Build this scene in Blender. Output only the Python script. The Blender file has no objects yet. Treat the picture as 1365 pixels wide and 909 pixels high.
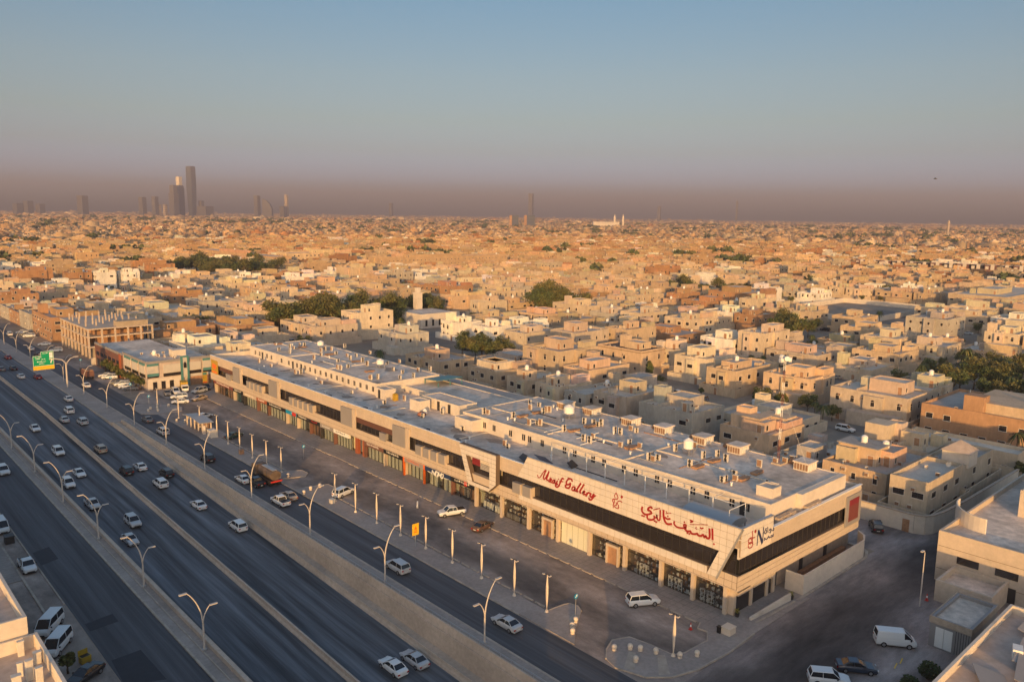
import bpy, math, random
import numpy as np
from mathutils import Vector, Matrix

R = math.radians
SC = bpy.context.scene
COL = SC.collection
rng = random.Random(7)

# ------------------------------------------------------------------ camera
# world: +Y runs away along the highway, +X from the highway towards the mall, metres
PITCH, ROLL, YAW, CAMZ, FPX = 0.15821229, 0.01427791, 0.74101043, 55.0, 1057.04
cam = bpy.data.objects.new('camera', bpy.data.cameras.new('camera'))
COL.objects.link(cam)
_h = Vector((math.sin(YAW), math.cos(YAW), 0)); _u = Vector((0, 0, 1)); _r = Vector((math.cos(YAW), -math.sin(YAW), 0))
_f = _h * math.cos(PITCH) - _u * math.sin(PITCH); _up = _u * math.cos(PITCH) + _h * math.sin(PITCH)
_rx = _r * math.cos(ROLL) + _up * math.sin(ROLL); _ux = _up * math.cos(ROLL) - _r * math.sin(ROLL)
M = Matrix((_rx, _ux, -_f)).transposed().to_4x4(); M.translation = Vector((0, 0, CAMZ))
cam.matrix_world = M
cam.data.sensor_width = 36.0
cam.data.lens = FPX / 1365.0 * 36.0
cam.data.clip_start = 1.0; cam.data.clip_end = 60000.0
SC.camera = cam

# ------------------------------------------------------------------ sky, sun, exposure
SUN_EL, SUN_ROT = R(5.8), R(225.0)
SC.view_settings.view_transform = 'Standard'; SC.view_settings.look = 'None'
SC.view_settings.exposure = 1.3; SC.view_settings.gamma = 1.0; SC.view_settings.use_curve_mapping = False
W = bpy.data.worlds.new('World'); SC.world = W; W.use_nodes = True
wn = W.node_tree; wn.nodes.clear()
wo = wn.nodes.new('ShaderNodeOutputWorld'); bg = wn.nodes.new('ShaderNodeBackground')
sky = wn.nodes.new('ShaderNodeTexSky'); sky.sky_type = 'NISHITA'; sky.sun_disc = False
sky.sun_elevation = SUN_EL; sky.sun_rotation = SUN_ROT
sky.altitude = 600; sky.air_density = 1.0; sky.dust_density = 1.6; sky.ozone_density = 1.6
tc = wn.nodes.new('ShaderNodeTexCoord'); sx = wn.nodes.new('ShaderNodeSeparateXYZ')
ramp = wn.nodes.new('ShaderNodeValToRGB')
wn.links.new(tc.outputs['Generated'], sx.inputs[0]); wn.links.new(sx.outputs['Z'], ramp.inputs[0])
er = ramp.color_ramp
er.elements[0].position = 0.0; er.elements[0].color = (0.15, 0.18, 0.34, 1)
er.elements[1].position = 0.75; er.elements[1].color = (0.95, 0.97, 1.0, 1)
for p_, c_ in ((0.02, (0.30, 0.33, 0.72)), (0.04, (0.36, 0.385, 0.80)), (0.075, (0.37, 0.35, 0.48)), (0.11, (0.40, 0.365, 0.395)), (0.16, (0.41, 0.385, 0.395)), (0.28, (0.33, 0.405, 0.44)), (0.45, (0.58, 0.64, 0.68))):
    e_ = er.elements.new(p_); e_.color = (*c_, 1)
mul = wn.nodes.new('ShaderNodeMix'); mul.data_type = 'RGBA'; mul.blend_type = 'MULTIPLY'; mul.inputs[0].default_value = 1.0
# the dusty tint belongs to the side away from the sun; towards the sun the sky is boosted and warmed to fill the shade
dt = wn.nodes.new('ShaderNodeVectorMath'); dt.operation = 'DOT_PRODUCT'; dt.inputs[1].default_value = (-0.7071, -0.7071, 0.0)
wn.links.new(tc.outputs['Generated'], dt.inputs[0])
mr_ = wn.nodes.new('ShaderNodeMapRange'); mr_.inputs[1].default_value = -0.25; mr_.inputs[2].default_value = 0.85; wn.links.new(dt.outputs['Value'], mr_.inputs[0])
mxs = wn.nodes.new('ShaderNodeMix'); mxs.data_type = 'RGBA'; wn.links.new(mr_.outputs[0], mxs.inputs[0]); wn.links.new(ramp.outputs[0], mxs.inputs[6]); mxs.inputs[7].default_value = (1.45, 1.22, 1.05, 1)
wn.links.new(sky.outputs[0], mul.inputs[6]); wn.links.new(mxs.outputs[2], mul.inputs[7])
wn.links.new(mul.outputs[2], bg.inputs['Color']); bg.inputs['Strength'].default_value = 0.15
wn.links.new(bg.outputs[0], wo.inputs['Surface'])
sl = bpy.data.lights.new('sun', 'SUN'); sl.energy = 3.45; sl.angle = R(0.6); sl.color = (1.0, 0.56, 0.185)
so = bpy.data.objects.new('sun', sl); COL.objects.link(so)
sdir = Vector((math.cos(SUN_EL) * math.sin(R(45)), math.cos(SUN_EL) * math.cos(R(45)), -math.sin(SUN_EL)))
so.rotation_euler = sdir.to_track_quat('-Z', 'Y').to_euler()

# ------------------------------------------------------------------ materials
def mat(name, base, rough=0.85, metal=0.0, noise=None, bump=None, attr=False, objcol=False, spec=None, stretch=None, second=None, emit=None):
    m = bpy.data.materials.new(name); m.use_nodes = True; nt = m.node_tree
    b = nt.nodes['Principled BSDF']; b.inputs['Roughness'].default_value = rough; b.inputs['Metallic'].default_value = metal
    if spec is not None: b.inputs['Specular IOR Level'].default_value = spec
    src = None
    if attr:
        a = nt.nodes.new('ShaderNodeAttribute'); a.attribute_name = 'Col'; src = a.outputs['Color']
    elif objcol:
        a = nt.nodes.new('ShaderNodeObjectInfo'); src = a.outputs['Color']
    else:
        a = nt.nodes.new('ShaderNodeRGB'); a.outputs[0].default_value = (*base, 1); src = a.outputs[0]
    geo = nt.nodes.new('ShaderNodeNewGeometry'); mp = nt.nodes.new('ShaderNodeMapping')
    nt.links.new(geo.outputs['Position'], mp.inputs[0])
    if stretch: mp.inputs['Scale'].default_value = stretch
    if noise:
        for sc_, lo, hi in noise:
            n = nt.nodes.new('ShaderNodeTexNoise'); n.inputs['Scale'].default_value = sc_; n.inputs['Detail'].default_value = 5; n.inputs['Roughness'].default_value = 0.6
            nt.links.new(mp.outputs[0], n.inputs['Vector'])
            mr = nt.nodes.new('ShaderNodeMapRange'); mr.inputs[1].default_value = 0.3; mr.inputs[2].default_value = 0.7
            mr.inputs[3].default_value = lo; mr.inputs[4].default_value = hi
            nt.links.new(n.outputs[0], mr.inputs[0])
            mx = nt.nodes.new('ShaderNodeVectorMath'); mx.operation = 'SCALE'
            nt.links.new(src, mx.inputs[0]); nt.links.new(mr.outputs[0], mx.inputs['Scale']); src = mx.outputs[0]
    if second:   # blotches of a second colour: (colour, scale, threshold lo, hi)
        c2, sc2, lo, hi = second
        n = nt.nodes.new('ShaderNodeTexNoise'); n.inputs['Scale'].default_value = sc2; n.inputs['Detail'].default_value = 6
        nt.links.new(mp.outputs[0], n.inputs['Vector'])
        mr = nt.nodes.new('ShaderNodeMapRange'); mr.inputs[1].default_value = lo; mr.inputs[2].default_value = hi
        nt.links.new(n.outputs[0], mr.inputs[0])
        mx = nt.nodes.new('ShaderNodeMix'); mx.data_type = 'RGBA'
        nt.links.new(mr.outputs[0], mx.inputs[0]); nt.links.new(src, mx.inputs[6]); mx.inputs[7].default_value = (*c2, 1); src = mx.outputs[2]
    nt.links.new(src, b.inputs['Base Color'])
    if bump:
        n = nt.nodes.new('ShaderNodeTexNoise'); n.inputs['Scale'].default_value = bump[0]; n.inputs['Detail'].default_value = 4
        nt.links.new(mp.outputs[0], n.inputs['Vector'])
        bp = nt.nodes.new('ShaderNodeBump'); bp.inputs['Strength'].default_value = bump[1]; bp.inputs['Distance'].default_value = 0.05
        nt.links.new(n.outputs[0], bp.inputs['Height']); nt.links.new(bp.outputs[0], b.inputs['Normal'])
    if emit:
        b.inputs['Emission Color'].default_value = (*emit[0], 1); b.inputs['Emission Strength'].default_value = emit[1]
    return m

MT = {}
MT['stucco'] = mat('stucco', (1, 1, 1), 0.92, attr=True, noise=[(0.16, 0.80, 1.12), (1.3, 0.86, 1.1), (7.0, 0.93, 1.05)], bump=(3.0, 0.3), stretch=(1, 1, 0.45))
MT['city'] = mat('city_walls', (1, 1, 1), 0.95, attr=True, noise=[(0.05, 0.8, 1.15), (0.4, 0.85, 1.1)])
MT['ground'] = mat('dusty_ground', (0.30, 0.235, 0.175), 0.95, noise=[(0.012, 0.75, 1.2), (0.25, 0.8, 1.15)], bump=(0.7, 0.4), second=((0.16, 0.14, 0.125), 0.02, 0.5, 0.62))
MT['asphalt'] = mat('highway_asphalt', (0.078, 0.084, 0.094), 0.8, noise=[(1.0, 0.25, 2.0), (2.6, 0.7, 1.3)], stretch=(0.62, 0.003, 1.0), bump=(5, 0.1))
MT['asphalt2'] = mat('service_asphalt', (0.068, 0.070, 0.077), 0.8, noise=[(1.0, 0.55, 1.5), (6.0, 0.8, 1.2)], stretch=(0.6, 0.012, 1.0), bump=(5, 0.1))
MT['parking'] = mat('worn_parking_asphalt', (0.27, 0.215, 0.18), 0.9, noise=[(0.14, 0.5, 1.45), (0.9, 0.75, 1.22), (7.0, 0.88, 1.1)], bump=(4, 0.2), stretch=(1.0, 0.5, 1.0), second=((0.20, 0.165, 0.135), 0.06, 0.55, 0.75))
MT['street'] = mat('side_street_asphalt', (0.25, 0.205, 0.185), 0.9, noise=[(0.16, 0.35, 1.5), (1.2, 0.8, 1.2), (9.0, 0.85, 1.12)], bump=(4, 0.2), stretch=(0.3, 1.0, 1.0), second=((0.22, 0.18, 0.15), 0.07, 0.52, 0.72))
def lane_wear(m, axis, centre, half, dark):
    # tyre darkened wheel track: follows the driving line of the lane, ragged at the edges
    nt = m.node_tree; b = nt.nodes['Principled BSDF']; src = b.inputs['Base Color'].links[0].from_socket
    geo = nt.nodes.new('ShaderNodeNewGeometry'); sp = nt.nodes.new('ShaderNodeSeparateXYZ'); nt.links.new(geo.outputs['Position'], sp.inputs[0])
    n = nt.nodes.new('ShaderNodeTexNoise'); n.inputs['Scale'].default_value = 0.07; n.inputs['Detail'].default_value = 3; nt.links.new(geo.outputs['Position'], n.inputs['Vector'])
    a = nt.nodes.new('ShaderNodeMath'); a.operation = 'MULTIPLY_ADD'; a.inputs[1].default_value = 9.0; a.inputs[2].default_value = -4.5 - centre; nt.links.new(n.outputs[0], a.inputs[0])
    s_ = nt.nodes.new('ShaderNodeMath'); s_.operation = 'ADD'; nt.links.new(sp.outputs[axis], s_.inputs[0]); nt.links.new(a.outputs[0], s_.inputs[1])
    ab = nt.nodes.new('ShaderNodeMath'); ab.operation = 'ABSOLUTE'; nt.links.new(s_.outputs[0], ab.inputs[0])
    mr = nt.nodes.new('ShaderNodeMapRange'); mr.interpolation_type = 'SMOOTHSTEP'; mr.inputs[1].default_value = half * .3; mr.inputs[2].default_value = half * 1.5; mr.inputs[3].default_value = dark; mr.inputs[4].default_value = 1.12; nt.links.new(ab.outputs[0], mr.inputs[0])
    v = nt.nodes.new('ShaderNodeVectorMath'); v.operation = 'SCALE'; nt.links.new(src, v.inputs[0]); nt.links.new(mr.outputs[0], v.inputs['Scale']); nt.links.new(v.outputs[0], b.inputs['Base Color'])
lane_wear(MT['street'], 'Y', 43.5, 5.0, 0.36)
lane_wear(MT['parking'], 'X', 79.5, 3.0, 0.62)
MT['patch'] = mat('fresh_asphalt_patch', (0.020, 0.022, 0.028), 0.75, noise=[(1.0, 0.85, 1.2)])
MT['paving'] = mat('grey_paving', (0.33, 0.28, 0.245), 0.9, noise=[(0.15, 0.8, 1.15), (2.0, 0.85, 1.1)], bump=(3, 0.2))
MT['joint'] = mat('paving_joint', (0.12, 0.105, 0.095), 0.95)
MT['kerb'] = mat('concrete_kerb', (0.42, 0.35, 0.28), 0.9, noise=[(0.8, 0.75, 1.15)])
MT['concrete'] = mat('cast_concrete', (0.50, 0.405, 0.32), 0.9, noise=[(0.12, 0.82, 1.1), (1.6, 0.85, 1.1)], bump=(2, 0.3))
MT['roofing'] = mat('roof_screed', (0.66, 0.55, 0.455), 0.92, noise=[(0.10, 0.62, 1.2), (0.8, 0.8, 1.15), (5.0, 0.9, 1.08)], bump=(2, 0.25), second=((0.33, 0.27, 0.21), 0.15, 0.58, 0.75))
MT['roof_dark'] = mat('roof_felt', (0.46, 0.37, 0.31), 0.92, noise=[(0.1, 0.8, 1.2), (1.0, 0.85, 1.12)], second=((0.28, 0.24, 0.2), 0.2, 0.6, 0.75))
MT['cladding'] = mat('cream_cladding', (0.53, 0.43, 0.33), 0.55, noise=[(0.3, 0.9, 1.06), (3.0, 0.95, 1.04)])
MT['sign_white'] = mat('sign_panel_white', (0.64, 0.58, 0.51), 0.5, noise=[(0.4, 0.93, 1.05)])
MT['clad_joint'] = mat('cladding_joint', (0.12, 0.085, 0.06), 0.9)
MT['plaster'] = mat('pale_plaster', (0.62, 0.545, 0.46), 0.9, noise=[(0.2, 0.88, 1.06), (1.4, 0.92, 1.05)], second=((0.42, 0.35, 0.28), 0.35, 0.6, 0.8))
MT['white_paint'] = mat('white_paint', (0.76, 0.74, 0.70), 0.6, noise=[(1.0, 0.93, 1.03)])
MT['red_letter'] = mat('red_lettering', (0.30, 0.018, 0.014), 0.45)
MT['navy_letter'] = mat('navy_lettering', (0.02, 0.03, 0.09), 0.45)
MT['dark_glass'] = mat('tinted_glass', (0.026, 0.022, 0.022), 0.07, spec=0.9)
MT['grey_panel'] = mat('grey_metal_panel', (0.27, 0.25, 0.24), 0.5, noise=[(0.5, 0.95, 1.04)])
MT['dark_metal'] = mat('dark_metal', (0.045, 0.042, 0.042), 0.5, metal=0.3)
MT['steel'] = mat('galvanised_steel', (0.42, 0.41, 0.40), 0.5, metal=0.5)
MT['pole'] = mat('painted_pole', (0.50, 0.45, 0.40), 0.45, noise=[(2, 0.92, 1.05)])
MT['sail'] = mat('sail_pole_cream', (0.66, 0.55, 0.43), 0.5)
MT['brown_slat'] = mat('brown_slat', (0.16, 0.075, 0.055), 0.6)
MT['brown'] = mat('brown_panel', (0.30, 0.085, 0.035), 0.6)
MT['rust'] = mat('rusty_duct', (0.36, 0.20, 0.11), 0.8, noise=[(1.5, 0.7, 1.2)])
MT['beige_duct'] = mat('beige_duct', (0.42, 0.33, 0.25), 0.7, noise=[(1.5, 0.8, 1.15)])
MT['ac_body'] = mat('ac_casing', (0.62, 0.56, 0.48), 0.6, noise=[(2.5, 0.85, 1.05)])
MT['ac_grille'] = mat('ac_coil_grille', (0.24, 0.14, 0.085), 0.8)
MT['black'] = mat('black', (0.012, 0.012, 0.012), 0.5)
MT['tyre'] = mat('tyre_rubber', (0.015, 0.015, 0.015), 0.8)
MT['rim'] = mat('wheel_rim', (0.35, 0.35, 0.36), 0.35, metal=0.7)
MT['paint'] = mat('car_paint', (1, 1, 1), 0.28, objcol=True)
MT['paint'].node_tree.nodes['Principled BSDF'].inputs['Coat Weight'].default_value = 0.4
MT['car_glass'] = mat('car_glass', (0.012, 0.016, 0.02), 0.06, spec=0.7)
MT['headlight'] = mat('headlight_lens', (0.65, 0.65, 0.65), 0.15)
MT['taillight'] = mat('taillight_lens', (0.30, 0.012, 0.01), 0.25)
MT['plate'] = mat('number_plate', (0.6, 0.6, 0.58), 0.5)
MT['objpaint'] = mat('painted_surface', (1, 1, 1), 0.6, objcol=True, noise=[(1.5, 0.92, 1.05)])
MT['leaf'] = mat('broad_leaves', (1, 1, 1), 0.7, attr=True, noise=[(0.35, 0.6, 1.4)])
MT['bark'] = mat('tree_bark', (0.12, 0.085, 0.055), 0.9, noise=[(3, 0.8, 1.2)])
MT['green'] = mat('sign_green', (0.0, 0.30, 0.13), 0.4)
MT['yellow'] = mat('sign_yellow', (0.75, 0.45, 0.02), 0.4)
MT['skip'] = mat('skip_yellow', (0.42, 0.26, 0.02), 0.6, noise=[(2, 0.8, 1.1)])
MT['blue'] = mat('sign_blue', (0.0, 0.25, 0.45), 0.4)
MT['red'] = mat('red_enamel', (0.50, 0.03, 0.02), 0.5)
MT['orange'] = mat('orange_panel', (0.75, 0.14, 0.01), 0.5)
MT['skin'] = mat('skin', (0.33, 0.19, 0.12), 0.6)
MT['cloth_white'] = mat('white_robe', (0.74, 0.72, 0.68), 0.8)
MT['hair'] = mat('dark_hair', (0.02, 0.016, 0.013), 0.8)
MT['teal'] = mat('teal_cladding', (0.07, 0.20, 0.20), 0.5)
MT['brickred'] = mat('terracotta_tiles', (0.34, 0.13, 0.07), 0.8, noise=[(2, 0.8, 1.15)])
MT['panelred'] = mat('dull_red_panel', (0.17, 0.05, 0.04), 0.5)
MT['dark_in'] = mat('shop_interior_dark', (0.16, 0.12, 0.085), 0.8)
MT['shutter'] = mat('pale_green_shutter', (0.66, 0.64, 0.50), 0.5)
MT['block'] = mat('concrete_block', (0.36, 0.29, 0.21), 0.95, noise=[(0.5, 0.85, 1.12)])
MT['tower_glass'] = mat('tower_glass', (0.05, 0.065, 0.10), 0.55, spec=0.25)
MT['tower_dark'] = mat('tower_cladding', (0.11, 0.10, 0.105), 0.7)

def glassmat():
    m = bpy.data.materials.new('shop_glass'); m.use_nodes = True; nt = m.node_tree; nt.nodes.clear()
    o = nt.nodes.new('ShaderNodeOutputMaterial'); t = nt.nodes.new('ShaderNodeBsdfTransparent'); g = nt.nodes.new('ShaderNodeBsdfGlossy')
    t.inputs[0].default_value = (0.86, 0.88, 0.88, 1); g.inputs['Roughness'].default_value = 0.03
    mx = nt.nodes.new('ShaderNodeMixShader'); mx.inputs[0].default_value = 0.09
    nt.links.new(t.outputs[0], mx.inputs[1]); nt.links.new(g.outputs[0], mx.inputs[2]); nt.links.new(mx.outputs[0], o.inputs[0])
    return m
MT['shop_glass'] = glassmat()

# ------------------------------------------------------------------ mesh helpers
class MB:
    def __init__(s): s.v = []; s.f = []; s.m = []; s.c = []
    def add(s, vs, fs, m=0, c=(1, 1, 1)):
        o = len(s.v); s.v += vs
        for f in fs: s.f.append([i + o for i in f]); s.m.append(m); s.c.append(c)
        return s
    def quad(s, a, b, c, d, m=0, col=(1, 1, 1)): return s.add([a, b, c, d], [(0, 1, 2, 3)], m, col)
    def box(s, x0, y0, z0, x1, y1, z1, m=0, c=(1, 1, 1), bot=True):
        if x1 < x0: x0, x1 = x1, x0
        if y1 < y0: y0, y1 = y1, y0
        vs = [(x0, y0, z0), (x1, y0, z0), (x1, y1, z0), (x0, y1, z0), (x0, y0, z1), (x1, y0, z1), (x1, y1, z1), (x0, y1, z1)]
        fs = [(4, 5, 6, 7), (0, 1, 5, 4), (1, 2, 6, 5), (2, 3, 7, 6), (3, 0, 4, 7)]
        if bot: fs.append((3, 2, 1, 0))
        s.add(vs, fs, m, c); return s
    def cbox(s, cx, cy, cz, sx_, sy_, sz_, m=0, c=(1, 1, 1)):
        return s.box(cx - sx_ / 2, cy - sy_ / 2, cz - sz_ / 2, cx + sx_ / 2, cy + sy_ / 2, cz + sz_ / 2, m, c)
    def prism(s, pts, z0, z1, m=0, c=(1, 1, 1)):
        n = len(pts); a = sum(pts[i][0] * pts[(i + 1) % n][1] - pts[(i + 1) % n][0] * pts[i][1] for i in range(n))
        if a < 0: pts = pts[::-1]
        vs = [(x, y, z0) for x, y in pts] + [(x, y, z1) for x, y in pts]
        fs = [tuple(range(n, 2 * n)), tuple(range(n - 1, -1, -1))] + [(i, (i + 1) % n, n + (i + 1) % n, n + i) for i in range(n)]
        s.add(vs, fs, m, c); return s
    def face_prism(s, pts, a0, a1, axis='X', m=0, c=(1, 1, 1)):
        # polygon in (Y,Z) extruded along X, or in (X,Z) extruded along Y
        n = len(pts)
        if axis == 'X': vs = [(a0, p, q) for p, q in pts] + [(a1, p, q) for p, q in pts]
        else: vs = [(p, a0, q) for p, q in pts] + [(p, a1, q) for p, q in pts]
        s.add(vs, [tuple(range(n)), tuple(range(2 * n - 1, n - 1, -1))] + [(i, (i + 1) % n, n + (i + 1) % n, n + i) for i in range(n)], m, c); return s
    def tube(s, pts, r, n=8, m=0, c=(1, 1, 1), squash=None):
        P = [Vector(p) for p in pts]; k = len(P); rr = r if isinstance(r, (list, tuple)) else [r] * k
        vs = []
        for i, p in enumerate(P):
            t = (P[min(i + 1, k - 1)] - P[max(i - 1, 0)]).normalized()
            a = t.cross(Vector((0, 0, 1)))
            if a.length < 0.05: a = Vector((1, 0, 0))
            a.normalize(); b = t.cross(a).normalized()
            for j in range(n):
                an = 2 * math.pi * j / n
                q = p + a * (math.cos(an) * rr[i]) + b * (math.sin(an) * rr[i] * (squash or 1))
                vs.append(tuple(q))
        fs = [(i * n + j, i * n + (j + 1) % n, (i + 1) * n + (j + 1) % n, (i + 1) * n + j) for i in range(k - 1) for j in range(n)]
        fs += [tuple(range(n - 1, -1, -1)), tuple(range((k - 1) * n, k * n))]
        s.add(vs, fs, m, c); return s
    def cyl(s, x, y, z0, z1, r, n=12, m=0, c=(1, 1, 1), r1=None):
        r1 = r if r1 is None else r1
        vs = [(x + r * math.cos(2 * math.pi * j / n), y + r * math.sin(2 * math.pi * j / n), z0) for j in range(n)] + \
             [(x + r1 * math.cos(2 * math.pi * j / n), y + r1 * math.sin(2 * math.pi * j / n), z1) for j in range(n)]
        s.add(vs, [tuple(range(n - 1, -1, -1)), tuple(range(n, 2 * n))] + [(j, (j + 1) % n, n + (j + 1) % n, n + j) for j in range(n)], m, c); return s
    def loft(s, rings, m=0, c=(1, 1, 1), cap=True):
        n = len(rings[0]); vs = [p for r_ in rings for p in r_]
        fs = [(i * n + j, i * n + (j + 1) % n, (i + 1) * n + (j + 1) % n, (i + 1) * n + j) for i in range(len(rings) - 1) for j in range(n)]
        if cap: fs += [tuple(range(n - 1, -1, -1)), tuple(range((len(rings) - 1) * n, len(rings) * n))]
        s.add(vs, fs, m, c); return s
    def sphere(s, x, y, z, r, n=10, k=6, m=0, c=(1, 1, 1), sz=1.0):
        rings = []
        for i in range(1, k):
            th = math.pi * i / k
            rings.append([(x + r * math.sin(th) * math.cos(2 * math.pi * j / n), y + r * math.sin(th) * math.sin(2 * math.pi * j / n), z - sz * r * math.cos(th)) for j in range(n)])
        return s.loft(rings, m, c)
    def build(s, name, mats, parent=None, origin=(0, 0, 0), col=None, smooth=False, loc=None, rz=0.0, kind=None):
        me = mesh_of(s, name, mats, origin, smooth)
        return place(me, name, parent, loc if loc is not None else ((0, 0, 0) if parent else origin), rz, col, kind)

def mesh_of(s, name, mats, origin=(0, 0, 0), smooth=False):
    me = bpy.data.meshes.new(name); ox, oy, oz = origin
    v = s.v if (ox, oy, oz) == (0, 0, 0) else [(a - ox, b - oy, c - oz) for a, b, c in s.v]
    me.from_pydata(v, [], s.f)
    ms = mats if isinstance(mats, (list, tuple)) else [mats]
    for k in ms: me.materials.append(MT[k])
    if len(ms) > 1: me.polygons.foreach_set('material_index', s.m)
    if any(k in ('stucco', 'city', 'leaf') for k in ms):
        at = me.attributes.new('Col', 'FLOAT_COLOR', 'FACE')
        at.data.foreach_set('color', np.array([(*c, 1.0) for c in s.c], dtype=np.float32).ravel())
    if smooth: me.polygons.foreach_set('use_smooth', [True] * len(me.polygons))
    me.update(); return me

def place(me, name, parent=None, loc=(0, 0, 0), rz=0.0, col=None, kind=None):
    o = bpy.data.objects.new(name, me); COL.objects.link(o)
    o.location = loc; o.rotation_euler = (0, 0, rz)
    if parent: o.parent = parent
    if col: o.color = (*col, 1)
    if kind: o['kind'] = kind
    return o

def tag(o, label, cat, group=None):
    o['label'] = label; o['category'] = cat
    if group: o['group'] = group
    return o
def thing(name, label, cat, loc=(0, 0, 0), rz=0.0, group=None):
    o = bpy.data.objects.new(name, None); COL.objects.link(o); o.empty_display_size = 0.5
    o.location = loc; o.rotation_euler = (0, 0, rz)
    return tag(o, label, cat, group)
KIDS = {}
def dup(root, loc, rz=0.0, label=None, cols=None, group=None):
    r_ = root.copy(); COL.objects.link(r_); r_.location = loc; r_.rotation_euler = (0, 0, rz)
    if label: r_['label'] = label
    if group: r_['group'] = group
    if root.name not in KIDS: KIDS[root.name] = [(c, list(c.children)) for c in root.children]
    for ch, gs in KIDS[root.name]:
        c = ch.copy(); COL.objects.link(c); c.parent = r_
        if cols and ch.get('painted'): c.color = (*cols, 1)
        for g_ in gs:
            d = g_.copy(); COL.objects.link(d); d.parent = c
    return r_
ORD = ['first', 'second', 'third', 'fourth', 'fifth', 'sixth', 'seventh', 'eighth', 'ninth', 'tenth', 'eleventh', 'twelfth', 'thirteenth', 'fourteenth', 'fifteenth', 'sixteenth', 'seventeenth', 'eighteenth', 'nineteenth', 'twentieth']
def nth(i):
    if i < 20: return ORD[i]
    k = i + 1
    return '%d%s' % (k, {1: 'st', 2: 'nd', 3: 'rd'}.get(k % 10 if k % 100 not in (11, 12, 13) else 0, 'th'))

def clip(poly, rect):
    # clip a convex polygon (p,q) to a rectangle
    x0, y0, x1, y1 = rect
    for ax, val, keep in ((0, x0, 1), (0, x1, -1), (1, y0, 1), (1, y1, -1)):
        out = []; n = len(poly)
        for i in range(n):
            a, b = poly[i], poly[(i + 1) % n]; ia = (a[ax] - val) * keep >= 0; ib = (b[ax] - val) * keep >= 0
            if ia: out.append(a)
            if ia != ib:
                t = (val - a[ax]) / (b[ax] - a[ax]); out.append((a[0] + t * (b[0] - a[0]), a[1] + t * (b[1] - a[1])))
        poly = out
        if len(poly) < 3: return None
    return poly
def panels(mb, poly, a, axis, pw, ph, gap=0.065, t=0.05, m=0, p0=0.0, q0=0.0):
    # cladding panels: a grid of thin plates over a polygon that stands in the plane axis = a
    ps = [p for p, q in poly]; qs = [q for p, q in poly]
    i0 = math.floor((min(ps) - p0) / pw); i1 = math.ceil((max(ps) - p0) / pw)
    j0 = math.floor((min(qs) - q0) / ph); j1 = math.ceil((max(qs) - q0) / ph)
    for i in range(i0, i1):
        for j in range(j0, j1):
            c = clip(poly, (p0 + i * pw + gap / 2, q0 + j * ph + gap / 2, p0 + (i + 1) * pw - gap / 2, q0 + (j + 1) * ph - gap / 2))
            if c:
                jit = rng.uniform(-0.004, 0.004)
                mb.face_prism(c, a - t + jit, a, axis, m)
def strokes(data, a, axis, name, m, parent, origin, t=0.06):
    # lettering: each stroke is a ribbon swept along its traced centre line, standing proud of the wall
    for si, (w, pts) in enumerate(data):
        mb = MB(); P = [Vector(p) for p in pts]
        if len(P) > 2:
            Q = []
            for i in range(len(P) - 1):
                p0, p1, p2, p3 = P[max(i - 1, 0)], P[i], P[i + 1], P[min(i + 2, len(P) - 1)]
                for k in range(3):
                    s_ = k / 3
                    Q.append(0.5 * ((2 * p1) + (p2 - p0) * s_ + (2 * p0 - 5 * p1 + 4 * p2 - p3) * s_ ** 2 + (3 * p1 - p0 - 3 * p2 + p3) * s_ ** 3))
            Q.append(P[-1]); P = Q
        rings = []; n = len(P); tt_ = t + 0.0012 * (si % 11)
        for i, p in enumerate(P):
            d = P[min(i + 1, n - 1)] - P[max(i - 1, 0)]
            if d.length < 1e-6: d = Vector((1, 0))
            d.normalize(); nn = Vector((-d.y, d.x)) * (w / 2)
            if i == 0: p = p - d * w * 0.3
            if i == n - 1: p = p + d * w * 0.3
            A, B = p + nn, p - nn
            if axis == 'X': rings.append([(a, A.x, A.y), (a - tt_, A.x, A.y), (a - tt_, B.x, B.y), (a, B.x, B.y)])
            else: rings.append([(A.x, a, A.y), (A.x, a - tt_, A.y), (B.x, a - tt_, B.y), (B.x, a, B.y)])
        mb.loft(rings); mb.build(name, m, parent, origin, loc=(0, 0, 0))
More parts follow.
